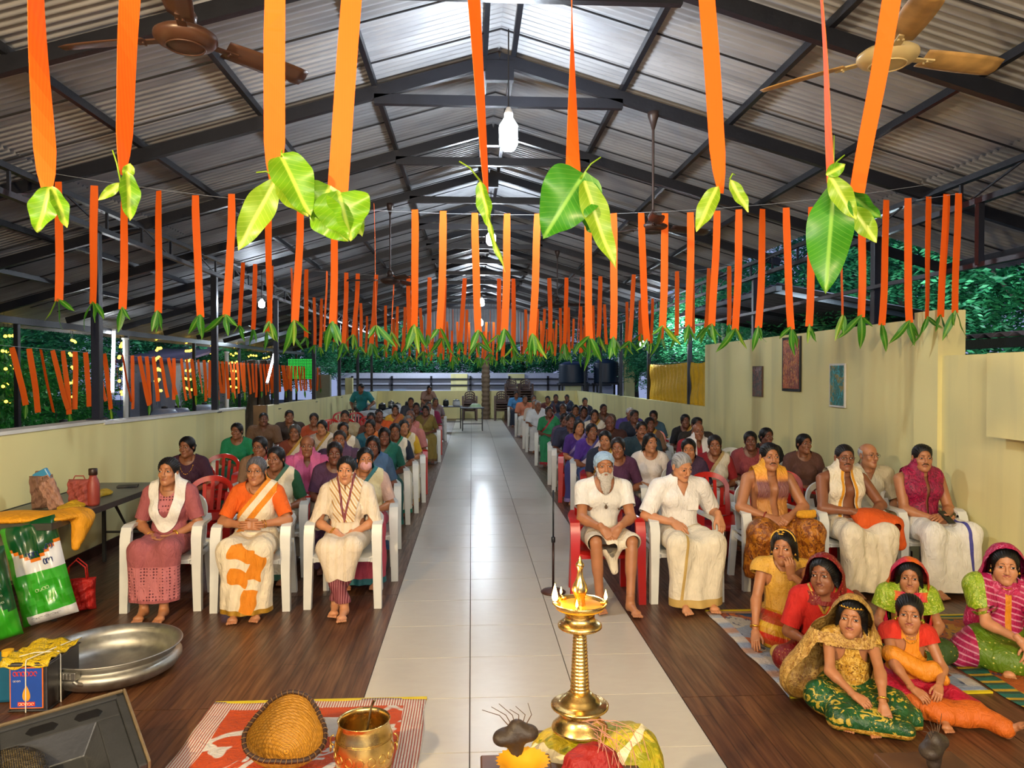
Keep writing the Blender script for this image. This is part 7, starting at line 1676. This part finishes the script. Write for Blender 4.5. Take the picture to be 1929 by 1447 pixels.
def bag_(x, y, w, h, d, rz, ry, m_, lab, nm='cloth_bag', cap=None):
    t = empty(nm, (x, y, tz), rz, lab, 'bag'); t.rotation_euler = (0, ry, rz); pillow(t, w, h, d, [m_, m_], lambda u, v, s: 0, 'bag_body', int(w*100)); B().tube([(-w*.3, 0, h*.95), (-w*.2, 0, h*1.12), (w*.2, 0, h*1.12), (w*.3, 0, h*.95)], .005, 6).build('handle', m_, t); return t
bag_(-3.45, 6.12, .17, .27, .10, .2, -.06, cloth('brown_jute', '#7a5a48', .8), 'brown cloth bag with a blue lining on the folding table'); bag_(-3.33, 6.10, .12, .25, .07, .1, -.35, cloth('pinkish_tan_cloth', '#a8806c', .8), 'narrow pinkish tan bag leaning on the folding table'); bag_(-3.22, 6.22, .17, .22, .10, 0, .0, cloth('dusty_red_cloth', '#9a4a40', .8), 'dusty red cloth bag beside the flask on the table')
t = empty('cloth_flap', (-3.45, 6.12, tz+.25), 0, 'blue plastic packet poking out of the brown bag', 'packet'); bevel(B().box((-.06, -.02, -.04), (.06, .02, .06)).build('packet_body', M('blue_packet', '#2f86b8', .35), t), .01); t.rotation_euler = (0, -.5, 0)
t = empty('flask', (-3.12, 6.24, tz), 0, 'red flask with a dark brown cap on the folding table', 'flask'); B().lathe([(0, 0), (.045, 0), (.05, .02), (.05, .17), (.04, .21), (.028, .235), (.028, .25)], 24).build('flask_body', M('dull_red_flask', '#8f3a30', .45), t, True); B().lathe([(.03, .25), (.034, .255), (.034, .30), (.03, .305), (0, .305)], 20).build('cap', M('dark_brown_cap', '#2c1812', .4), t, True)
t = empty('notebook', (-3.3, 7.25, tz), .3, 'small dark notebook on the far end of the folding table', 'notebook'); bevel(B().box((-.09, -.06, 0), (.09, .06, .014)).build('cover', M('black_cover', '#17171a', .5), t), .002)
t = empty('red_bag', (-3.05, 5.85, 0), .3, 'red carry bag with looped handles under the folding table', 'bag'); pillow(t, .26, .25, .12, [cloth('red_bag_cloth', '#b01a14', .6)], lambda u, v, s: 0, 'bag_body', 8)
for s in (-1, 1): B().tube([(-.07, s*.03, .23), (-.06, s*.035, .34), (-.0, s*.035, .40), (.06, s*.035, .34), (.07, s*.03, .23)], .006, 6).build('handle', cloth('red_bag_cloth'), t, True)
# ------------------------------------------------------------------ mats of the children
def m_blocks(name, cols, sc=3.):
    def f(t):
        v = t.n('TexVoronoi', Scale=sc, distance='CHEBYCHEV', Randomness=.7); t.l(t.coord('Object', (1.2, 1, 1), (0, 0, .5)), v.inputs['Vector']); s = t.n('SeparateColor'); t.l(v.outputs['Color'], s.inputs[0]); st = []
        for i, c in enumerate(cols): st += [(i/len(cols), srgb(c)), ((i+.98)/len(cols), srgb(c))]
        c = t.ramp(s.outputs[0], st); w = t.n('TexWave', Scale=40., bands_direction='Y', Distortion=.5); t.l(t.coord('Object'), w.inputs['Vector']); n = t.n('TexNoise', Scale=30., Detail=2.); t.l(t.coord('Object', (1, .4, 1)), n.inputs['Vector']); c = t.mix(t.ramp(n.outputs['Fac'], [(.60, 0.), (.62, .8)]), c, srgb('#1f3560')); return t.mix(1., c, t.ramp(w.outputs['Fac'], [(.2, .72), (.5, 1.)]), 'MULTIPLY')
    return patt(name, f, .65)
mb1 = m_blocks('patchwork_mat', ['#b9b2a4', '#9a4a24', '#31507a', '#c4bcae', '#8f9aa8', '#b5602c'], 4.2); mb2 = patt('pale_mat_border', stripes(['#a8b0bc', '#b08a74', '#8c9ab0', '#c8c0b4'], 2.6, (0, 1, 0), .1), .65)
mat(1.80, 2.99, 4.05, 5.55, 0, 'mat', 'grey orange and blue patchwork mat under the costumed girls', [mb1, mb2], .10)
mb3 = m_blocks('orange_green_mat', ['#b5581c', '#c88a1c', '#b5581c', '#2a5a4a'], 2.4); mb4 = patt('teal_mat_band', stripes(['#1f6a5c', '#2a4a3a', '#c8a020', '#1f6a5c'], 9, (0, 1, 0), .1), .65)
mat(3.02, 4.16, 3.75, 5.35, .0, 'mat', 'orange and green woven mat under the girl in pink', [mb3, mb4], .14)
S = Sdf((-.15, -.12, -.01), (.15, .12, .12), .006); S.cone((-.07, .02, .03), (.07, -.03, .028), .05, .022, .04); V, T = S.nets(); o = link('gold_purse', Mz(V, T).disp(wrk(3, .004, 60)).keep(lambda x, y, z: z).mesh('gold_purse', cloth('pale_gold_cloth', '#c9ab58', .5)), loc=fl(1488, 1240, .008)); setp(o, 'small pale gold cloth purse lying on the patchwork mat', 'purse')
# stand beside the aisle
sd = empty('microphone_stand', fl(1070, 1116), 0, 'thin black microphone stand with round base beside the bearded man', 'stand'); sd.location[0] = min(sd.location[0], r1[0]-.40)
B().lathe([(0, 0), (.10, 0), (.105, .008), (.09, .022), (.03, .035), (.016, .045), (0, .045)], 28).build('round_base', M('brown_base', '#4a2a20', .5), sd, True); B().tube([(0, 0, .03), (0, 0, .45)], .010, 10).build('lower_tube', M('dark_red_tube', '#2c1614', .35, .3), sd, True); B().tube([(0, 0, .45), (0, 0, .86)], .0075, 10).build('upper_tube', steel, sd, True); B().lathe([(.012, .42), (.017, .425), (.017, .465), (.012, .47)], 14).build('clutch', steel, sd, True)
# ------------------------------------------------------------------ pictures on the right wall
def picture(x0, x1, y0, y1, fr, art, lab, fw=.03, bg_=None):
    a = atx((x0+x1)/2, (y0+y1)/2, XR); pa = atx(x0, y0, XR-.02); pb_ = atx(x1, y0, XR-.02); yc_ = (pa[1]+pb_[1])/2; hw = abs(pa[1]-pb_[1])/2; zt = at((x0+x1)/2, y0, a[1])[2]; zb = at((x0+x1)/2, y1, a[1])[2]
    t = empty('wall_picture', (XR-.004, yc_, zb), 0, lab, 'picture'); h = zt-zb
    B().box((-.02, -hw, 0), (0, hw, h)).build('frame', fr, t); B().box((-.024, -hw+fw, fw), (-.018, hw-fw, h-fw)).build('art_print', art, t); bevel(bpy.data.objects[-1] if False else t.children[0], .004)
picture(1418, 1436, 690, 747, M('brown_thin_frame', '#5a4030', .5), patt('muted_painting', blotch('#5a5348', '#8a5a48', '#2c3440', 14), .5), 'small unframed muted painting, leftmost of the three wall pictures', .012)
picture(1474, 1508, 635, 737, M('black_frame', '#121014', .35), patt('rust_painting', blotch('#8a3a20', '#b85a24', '#d8963a', 9), .5), 'tall rust coloured painting in a black frame on the wall', .035)
picture(1563, 1592, 685, 767, M('white_frame', '#dcdad0', .4), patt('teal_painting', blotch('#1f6a60', '#8a7a2c', '#2aa0a8', 6), .5), 'teal and ochre painting in a white rounded frame', .022)
# ------------------------------------------------------------------ yellow cloth screen above the low right wall
ys = cloth('bright_yellow_cotton', '#e0b010', .7, .4, 30)
for (pa, pb_, lab) in ((1217, 1291, 'large bright yellow cloth screen hung on the right side'), (1296, 1327, 'narrow bright yellow cloth screen beside the tall wall')):
    y1_ = atx(pa, 700, XR+.02)[1]; y0_ = max(atx(pb_, 700, XR+.02)[1], yr1+.05)
    n = max(int((y1_-y0_)/.05), 8)
    b = B().grid(lambda u, v: (XR+.09+.02*math.sin(22*u*(y1_-y0_))+.015*math.sin(9*v+4*u), y0_+(y1_-y0_)*u, 1.20+(2.06-1.20-.03*math.sin(pi*u))*v), n, 12); o = b.build('cloth_screen', ys, None, True); s_ = o.modifiers.new('s', 'SOLIDIFY'); s_.thickness = .003; setp(o, lab, 'cloth')
B().tube([(XR+.09, yr1, 2.07), (XR+.09, atx(1217, 700, XR)[1]+.1, 2.06)], .004, 5).build('wire', cordm); setp(bpy.data.objects['wire'] if 'wire' in bpy.data.objects else C.objects[-1], None)
for o in list(C.objects):
    if o.name.startswith('wire') and o.parent is None: setp(o, 'thin wire carrying the yellow cloth screens', 'wire')
# ------------------------------------------------------------------ far end of the hall
def table(x, y, w, d, h, m_, lab, grp=None):
    t = empty('folding_table', (x, y, 0), 0, lab, 'table', grp); bevel(B().box((-w/2, -d/2, h-.03), (w/2, d/2, h)).build('table_top', m_, t), .005)
    for sx in (-1, 1):
        for sy in (-1, 1): B().box((sx*(w/2-.06)-.016, sy*(d/2-.06)-.016, 0), (sx*(w/2-.06)+.016, sy*(d/2-.06)+.016, h-.03)).build('leg', steel, t)
    B().box((-w/2+.06, -.012, .2), (w/2-.06, .012, .225)).build('cross_bar', steel, t)
navyt = M('dark_blue_table', '#1c2c44', .4); pot = m_brass('steel_pot', '#8a8f94', .3)
e = efloor(890, 800, 23.6); table(e[0], 23.6, .75, .6, .74, navyt, 'small dark blue table standing in the far aisle')
t = empty('covered_dish', (e[0]+.1, 23.6, .74), 0, 'round dish with a green and white cover on the far table', 'dish'); B().lathe([(0, .13), (.1, .12), (.17, .07), (.2, .0), (0, 0)], 24).build('dome_cover', M('pale_green_cover', '#a8c8a0', .4), t, True); B().lathe([(0, 0), (.22, 0), (.23, .012), (.2, .014)], 24).build('plate', M('white_plate', '#d8dcd8', .3), t, True)
for i, (px, Y, w) in enumerate(((840, 24.6, 1.1), (770, 23.4, 1.5), (720, 21.8, 1.3), (668, 22.6, .9))):
    e = efloor(px, 800, Y); e[0] = max(e[0], XL+w/2+.08); table(e[0], Y, w, .6, .74, navyt, 'dark serving table with vessels, %s from the far aisle' % ORD[i], 'serving tables at the far left')
    for k in range(3):
        r = RN.uniform(.09, .14); t = empty('cooking_pot', (e[0]-w/2+.2+k*(w-.4)/2, Y, .74), 0, 'dark cooking pot, %s on the %s serving table' % (ORD[k], ORD[i]), 'pot', 'pots on the serving tables'); B().lathe([(0, 0), (r*.8, 0), (r, .04), (r*1.02, .12), (r*.9, .17), (r, .18)], 20).build('pot_body', (pot, M('dark_pot', '#2a2c30', .4, .5), M('white_enamel_pot', '#c8ccd0', .3))[k], t, True); B().lathe([(r, .18), (r*.6, .21), (.02, .22), (.02, .24), (0, .245)], 20).build('lid', pot, t, True)
wc = cloth('white_cover_cloth', '#c4cbd0', .7)
for i, (px, Y, w) in enumerate(((700, 19.2, .9), (742, 19.9, .8))):
    e = efloor(px, 800, Y); table(e[0], Y, w, .55, .72, navyt, 'low table under a white cloth heap, %s' % ('left' if i == 0 else 'nearer the aisle')); S = Sdf((-w/2-.1, -.4, -.1), (w/2+.1, .4, .3), .02); S.ell((0, 0, .0), (w/2, .3, .16), .05); V, T = S.nets(); o = link('white_cloth', Mz(V, T).disp(wrk(i, .02, 14, 5)).keep(lambda x, y, z: z).mesh('white_cloth', wc), loc=(e[0], Y, .722)); setp(o, 'heaped white cloth on the %s low far table' % ('left' if i == 0 else 'right'), 'cloth')
for i, (px, n) in enumerate(((885, 4), (945, 4), (964, 9), (990, 9))):
    Y = 28.6 if n == 4 else 29.2; e = efloor(px, 800, Y)
    for k in range(n): o = link('plastic_chair', CH1['brown'], loc=(e[0], Y, .095*k)); setp(o, 'brown plastic chair, %s from the floor in the %s stack at the far wall' % (ORD[k], ORD[i]), 'chair', 'stacked brown chairs')
b = B(); e = efloor(915, 800, 29.3)
b.lathe([(.16+.012*math.sin(z*34)+.01*math.sin(z*5), z) for z in [i*.035 for i in range(100)]], 20); o = b.build('palm_trunk', M('ringed_palm_bark', '#7a6650', .8, 0, .35, 8, .5, 30), loc=(e[0], 29.3, 0)); setp(o, 'ringed palm trunk rising inside the far end wall', 'tree')
# building beyond the far wall
wb = M('bluish_white_wall', '#c4c6d6', .6, noise=.1); ywm = wallm; dk = M('dark_rail', '#1a1c28', .5)
t = empty('far_building', (0, 36, -.3), 0, 'long white low building with dark rails behind the hall', 'building'); B().box((-6.5, 0, 0), (7, .3, 2.15)).build('wall', wb, t); 
for z in (1.55, 1.85): B().box((-6.4, -.12, z-.035), (6.9, -.05, z+.035)).build('rail', dk, t)
for i in range(7): B().box((-5.8+1.9*i, -.12, .9), (-5.7+1.9*i, -.04, 2.0)).build('rail_post', dk, t)
for x in (-.6, 2.2, 5.0): B().box((x-.4, -.08, 0), (x+.4, 0, 2.1)).build('pier', ywm, t)
B().box((-6.0, -.05, .9), (-3.2, 0, 1.35)).build('window_band', M('pale_glass', '#9fb0c4', .2), t)
def pix(px, py, Y): return at(px, py, Y)
for i, (a, c_, y0_, y1_, Y) in enumerate(((1052, 1108, 680, 742, 31.5), (1118, 1165, 676, 742, 31.0))):
    p0, p1 = at(a, y1_, Y), at(c_, y0_, Y); w = p1[0]-p0[0]; zb = at(a, 722, Y)[2]
    t = empty('water_tank', ((p0[0]+p1[0])/2, Y, -.3), 0, 'dark blue ribbed water tank on a steel stand, %s' % ('left' if i == 0 else 'right'), 'water tank'); z0 = zb+.3-0; H = p1[2]+.3-z0; prof = [(0, z0)]
    for k in range(17): prof.append((w/2*(1 if k % 2 else .955), z0+H*.85*k/16))
    prof += [(w/2*.6, z0+H*.95), (w*.15, z0+H*.97), (w*.15, z0+H), (0, z0+H)]; B().lathe(prof, 28).build('tank_body', M('dark_blue_tank', '#18283c', .4), t, True)
    for sx in (-1, 1):
        for sy in (-1, 1): B().box((sx*w*.42-.04, sy*w*.42-.04, 0), (sx*w*.42+.04, sy*w*.42+.04, z0)).build('leg', dk, t)
    B().box((-w*.5, -w*.5, z0-.06), (w*.5, w*.5, z0)).build('stand_top', dk, t)
for i, (a, c_, y0_, Y, mt_, nm, lab) in enumerate(((1176, 1196, 665, 30.9, ywm, 'yellow_pillar', 'yellow pillar right of the water tanks'), (1166, 1174, 655, 31.2, white_paint, 'drain_pipe', 'white drain pipe beside the yellow pillar'), (594, 622, 706, 27, M('greyish_board', '#9aa08a', .6), 'notice_board', 'pale blank board beyond the left parapet'), (650, 664, 712, 30.9, ywm, 'yellow_pillar', 'short yellow pillar left of the standing man'))):
    p0, p1 = at(a, 760, Y), at(c_, y0_, Y); o = B().box((p0[0], Y, -.3), (p1[0], Y+.25, p1[2])).build(nm, mt_); setp(bevel(o, .02), lab, 'pillar' if 'pillar' in nm else ('pipe' if 'pipe' in nm else 'board'))
# ground outside
o = B().box((-40, -6, -.4), (40, 60, -.3)).build('ground', M('dark_earth_ground', '#2c3024', .9, 0, .4, .5)); setp(o, 'dark ground around the hall', kind='structure')
# ------------------------------------------------------------------ trees and shrubs
def m_fol(name, c1, c2):
    t = NT(name); g = t.n('NewGeometry'); c = t.ramp(g.outputs['Random Per Island'], [(0., srgb(c1)), (1., srgb(c2))]); t.l(c, t.b.inputs['Base Color']); t.b.inputs['Roughness'].default_value = .5
    tr = t.n('BsdfTranslucent'); t.l(c, tr.inputs[0]); mx = t.n('MixShader'); mx.inputs[0].default_value = .25; out = t.t.nodes['Material Output']; t.l(t.b.outputs[0], mx.inputs[1]); t.l(tr.outputs[0], mx.inputs[2]); t.l(mx.outputs[0], out.inputs[0]); return t.m
fol1 = m_fol('dusk_green_foliage', '#1f6a48', '#4fb070'); fol2 = m_fol('deep_green_foliage', '#1a6a34', '#3aa03e')
def leafcloud(n, R, ls, mt, seed, frond=False):
    r = np.random.RandomState(seed); nc = max(n//(14 if frond else 9), 1)
    c = r.normal(size=(nc, 3)); c /= np.linalg.norm(c, axis=1, keepdims=True); rad = (.45+.55*r.rand(nc, 1)**.5)*(1+.25*np.sin(3*c[:, :1]+seed)*np.cos(4*c[:, 2:]+1)); c = c*rad*np.array(R); k = n//nc
    P_ = []; D_ = []
    for j in range(k):
        if frond: d = r.normal(size=(nc, 3)) if j == 0 else d; sidev = np.cross(d, [0, 0, 1.]); sidev /= np.linalg.norm(sidev, axis=1, keepdims=True)+1e-6; dn = d/np.linalg.norm(d, axis=1, keepdims=True); P_.append(c+dn*ls*.55*(j//2)-np.array([0, 0, .02])*(j//2)**1.5*ls*2); D_.append(sidev*(1 if j % 2 else -1)+dn*.5)
        else: P_.append(c+r.normal(size=(nc, 3))*ls*1.4); D_.append(r.normal(size=(nc, 3))+np.array([0, 0, -.4]))
    P_ = np.concatenate(P_); D_ = np.concatenate(D_); D_ /= np.linalg.norm(D_, axis=1, keepdims=True)+1e-9; up = r.normal(size=P_.shape); S_ = np.cross(D_, up); S_ /= np.linalg.norm(S_, axis=1, keepdims=True)+1e-9; N_ = np.cross(D_, S_); L = ls*(.7+.6*r.rand(len(P_), 1)); Wd = L*(.16 if frond else .26)
    V = np.stack([P_, P_+D_*L*.5+S_*Wd+N_*L*.06, P_+D_*L, P_+D_*L*.5-S_*Wd+N_*L*.06], 1).reshape(-1, 3); F = np.arange(len(V)).reshape(-1, 4); return mesh('foliage', V, F, mt, smooth=False)
clouds = [leafcloud(22000, (1.7, 1.7, 1.5), .10, fol1, 1, True), leafcloud(20000, (1.7, 1.7, 1.5), .10, fol1, 2, True), leafcloud(12000, (.9, .9, .9), .075, fol2, 3, True), leafcloud(12000, (.9, .9, .9), .08, fol2, 4)]
barkm = M('grey_brown_bark', '#5c5448', .85, 0, .35, 6, .5, 24)
def tree(x, y, zc, ci, s, lab, cat='tree', z0=-.3, grp='trees and shrubs around the hall'):
    t = empty('tree' if cat == 'tree' else 'shrub', (x, y, z0), RN.uniform(0, 6), lab, cat, grp); h = zc-z0
    B().tube([(0, 0, 0), (.05*s, .03, h*.4), (-.04*s, .05, h*.8), (0, 0, h)], [.14*s, .11*s, .08*s, .04*s] if cat == 'tree' else [.03, .025, .02, .01], 8).build('trunk' if cat == 'tree' else 'stem', barkm, t, True)
    if cat == 'tree':
        for k in range(3): a = 2.1*k; B().tube([(0, 0, h*.6), (math.cos(a)*.5*s, math.sin(a)*.5*s, h*.85), (math.cos(a)*1.0*s, math.sin(a)*1.0*s, h*1.05)], [.06*s, .04*s, .02*s], 6).build('branch', barkm, t, True)
    o = link('foliage', clouds[ci], t, loc=(0, 0, h), sc=s, rot=(0, 0, RN.uniform(0, 6))); o['kind'] = 'stuff'
# right side trees
i = 0
for (x, y, z, s) in ((9.2, 8.6, 4.0, 1.25), (9.8, 11.6, 3.4, 1.3), (8.6, 14.2, 3.9, 1.2), (10.5, 16.5, 3.2, 1.4), (8.8, 19.0, 3.6, 1.3), (7.8, 22.5, 3.6, 1.2), (9.4, 26, 3.4, 1.5), (7.6, 29.5, 2.9, 1.1), (12.6, 9.5, 5.2, 1.5), (13.5, 13.5, 5.0, 1.6), (7.5, 33, 3.4, 1.3), (12, 20, 5.5, 1.7)):
    tree(x, y, z, i % 2, s, 'leafy tree beyond the right wall, %s going away from the stage' % ORD[i]); i += 1
i = 0
for (x, y, z, s) in ((-11.5, 10.5, 3.0, 1.3), (-12.5, 13.5, 4.2, 1.6), (-11, 16.5, 3.6, 1.4), (-12, 20.5, 3.6, 1.6), (-9.5, 24.5, 3.3, 1.4), (-10.5, 29, 3.4, 1.7), (-8.0, 32.5, 3.2, 1.5), (-15.5, 17.5, 5.2, 1.9), (-14, 25, 5, 1.8), (-6.2, 37.5, 3.4, 1.3), (-5.0, 39, 3.2, 1.4)):
    tree(x, y, z, i % 2, s, 'leafy tree beyond the left garden, %s going away from the stage' % ORD[i]); i += 1
i = 0
for x in (-2.6, .2, 2.8, 5.4): tree(x, 39.5+.3*i, 3.3+.2*(i % 2), (i+1) % 2, 1.45, 'leafy tree behind the far white building, %s from the left' % ORD[i]); i += 1
i = 0
for (x, y, z, s) in ((-8.3, 9.6, 1.55, 1.25), (-8.1, 11.6, 1.7, 1.3), (-8.9, 13.4, 1.5, 1.25), (-9.8, 11.2, 2.2, 1.5), (-8.3, 15.2, 1.1, .85), (-9.6, 8.0, 1.9, 1.5), (-9.3, 17.8, 1.4, 1.1), (-8.1, 21, 1.1, .8), (-7.6, 25.5, 1.2, .9), (-10.8, 14.5, 1.7, 1.1), (-8.9, 23.2, 1.2, .9)):
    tree(x, y, z, 2+i % 2, s, 'dense garden shrub beyond the left parapet, %s from the stage' % ORD[i], 'shrub'); i += 1
# garden: root-tangled banyan trunk, sheds, drums, green light panel
t = empty('banyan_trunk', (at(488, 760, 21)[0], 21, -.3), 0, 'thick banyan trunk with hanging roots beyond the side opening', 'tree')
r_ = random.Random(3)
for k in range(14): a = r_.uniform(0, 6.3); rr = r_.uniform(.05, .42); a2 = a+r_.uniform(-.6, .6); B().tube([(math.cos(a)*(rr+.3), math.sin(a)*(rr+.3), 0), (math.cos(a)*rr, math.sin(a)*rr, .6), (math.cos(a2)*rr*.6, math.sin(a2)*rr*.6, 1.5), (math.cos(a2)*rr*.9, math.sin(a2)*rr*.9, 2.5)], [.16, .11, .09, .12], 7).build('root', barkm, t, True)
t.children[0].name = 'trunk'
gp0, gp1 = at(543, 714, 24.5), at(591, 676, 24.5); t = empty('led_display', (gp0[0], 24.5, gp0[2]), 0, 'glowing green panel of small lights in the garden', 'light panel'); gw, gh = gp1[0]-gp0[0], gp1[2]-gp0[2]
B().box((0, .0, 0), (gw, .03, gh)).build('panel_back', M('dark_green_backing', '#0c3a12', .6), t); gl = M('lit_green_led', (.02, .8, .06), emit=1.6); b = B()
for ix in range(18):
    for iz in range(14): b.box((gw*(ix+.28)/18, -.012, gh*(iz+.28)/14), (gw*(ix+.72)/18, 0, gh*(iz+.72)/14))
o = b.build('led', gl, t); o['kind'] = 'stuff'
for x in (0, gw): B().box((x-.02, .01, -gp0[2]-.3), (x+.02, .05, gh)).build('support_post', steel, t)
def shed(p0, p1, Y, d, zr, mw, mr, lab, nm='garden_shed'):
    x0, x1 = at(p0, 700, Y)[0], at(p1, 700, Y)[0]; t = empty(nm, (x0, Y, -.3), 0, lab, 'building'); w = x1-x0; B().box((0, 0, 0), (w, d, zr+.3)).build('wall', mw, t); B().add([(-.25, -.3, zr+.25), (w+.25, -.3, zr+.25), (w+.25, d+.3, zr+.75), (-.25, d+.3, zr+.75), (-.25, -.3, zr+.31), (w+.25, -.3, zr+.31), (w+.25, d+.3, zr+.81), (-.25, d+.3, zr+.81)], [(0, 3, 2, 1), (4, 5, 6, 7), (0, 1, 5, 4), (1, 2, 6, 5), (2, 3, 7, 6), (3, 0, 4, 7)]).build('roof', mr, t); B().box((w*.3, -.03, .2), (w*.55, 0, 1.9)).build('door', M('grey_door', '#5a6068', .6), t)
shed(235, 330, 20, 3, 2.15, M('pale_grey_wall', '#9aa2b4', .7), M('purple_grey_roof', '#5a4c62', .7), 'pale shed with purple grey roof beyond the left garden'); shed(345, 430, 25, 3, 1.5, M('bluish_white_wall'), M('purple_grey_roof'), 'low white shed behind the fairy lights')
for i, (px, py, Y, c_) in enumerate(((10, 790, 9.6, '#a8b4d0'), (120, 770, 12.6, '#a8b8cc'), (310, 760, 17.6, '#8f9cc0'), (335, 760, 18, '#7f8cae'), (385, 755, 19.8, '#9aa8c8'))):
    p_ = at(px, py, Y); t = empty('plastic_drum', (p_[0], Y, -.3), 0, 'pale bluish plastic drum in the garden, %s from the left' % ORD[i], 'drum', 'plastic drums in the garden'); B().lathe([(0, 0), (.27, 0), (.29, .05), (.30, .3), (.285, .32), (.30, .34), (.30, .62), (.285, .64), (.30, .66), (.29, 1.2), (.22, 1.3), (0, 1.32)], 24).build('drum_body', M('drum_'+c_[1:], c_, .45), t, True); B().lathe([(.07, 1.3), (.07, 1.36), (0, 1.37)], 14).build('screw_lid', dk, t, True)
# neighbouring roofs on the right
nr = M('weathered_sheet_roof', '#5c5866', .6, .1, .25, 3)
def nroof(x0, x1, y0, y1, z0, z1, lab):
    t = empty('neighbour_roof', (0, 0, 0), 0, lab, 'roof'); n = 60; b = B(); b.grid(lambda u, v: (x0+(x1-x0)*v, y0+(y1-y0)*u, z0+(z1-z0)*v+.02*math.sin(u*n*2)), n*3, 2); o = b.build('roof_sheet', nr, t, True); s_ = o.modifiers.new('s', 'SOLIDIFY'); s_.thickness = .01
    B().box((x0-.05, y0, z0-.12), (x0+.05, y1, z0-.03)).build('edge_beam', steel, t); B().box((x1-.05, y0, z1-.12), (x1+.05, y1, z1-.03)).build('edge_beam', steel, t)
    for yy in (y0+.3, (y0+y1)/2, y1-.3): B().box((x1-.04, yy-.04, -.3), (x1+.04, yy+.04, z1-.1)).build('post', steel, t); B().beam((x0, yy, z0-.08), (x1, yy, z1-.08), .06, .08).build('rafter', steel, t)
nroof(5.2, 8.6, 12.2, 18, 3.35, 2.75, 'purple grey sheet roof of the neighbour beyond the tall wall'); nroof(5.0, 8.5, 5.2, 9.2, 2.20, 2.45, 'low dark sheet roof just outside the lower right wall')
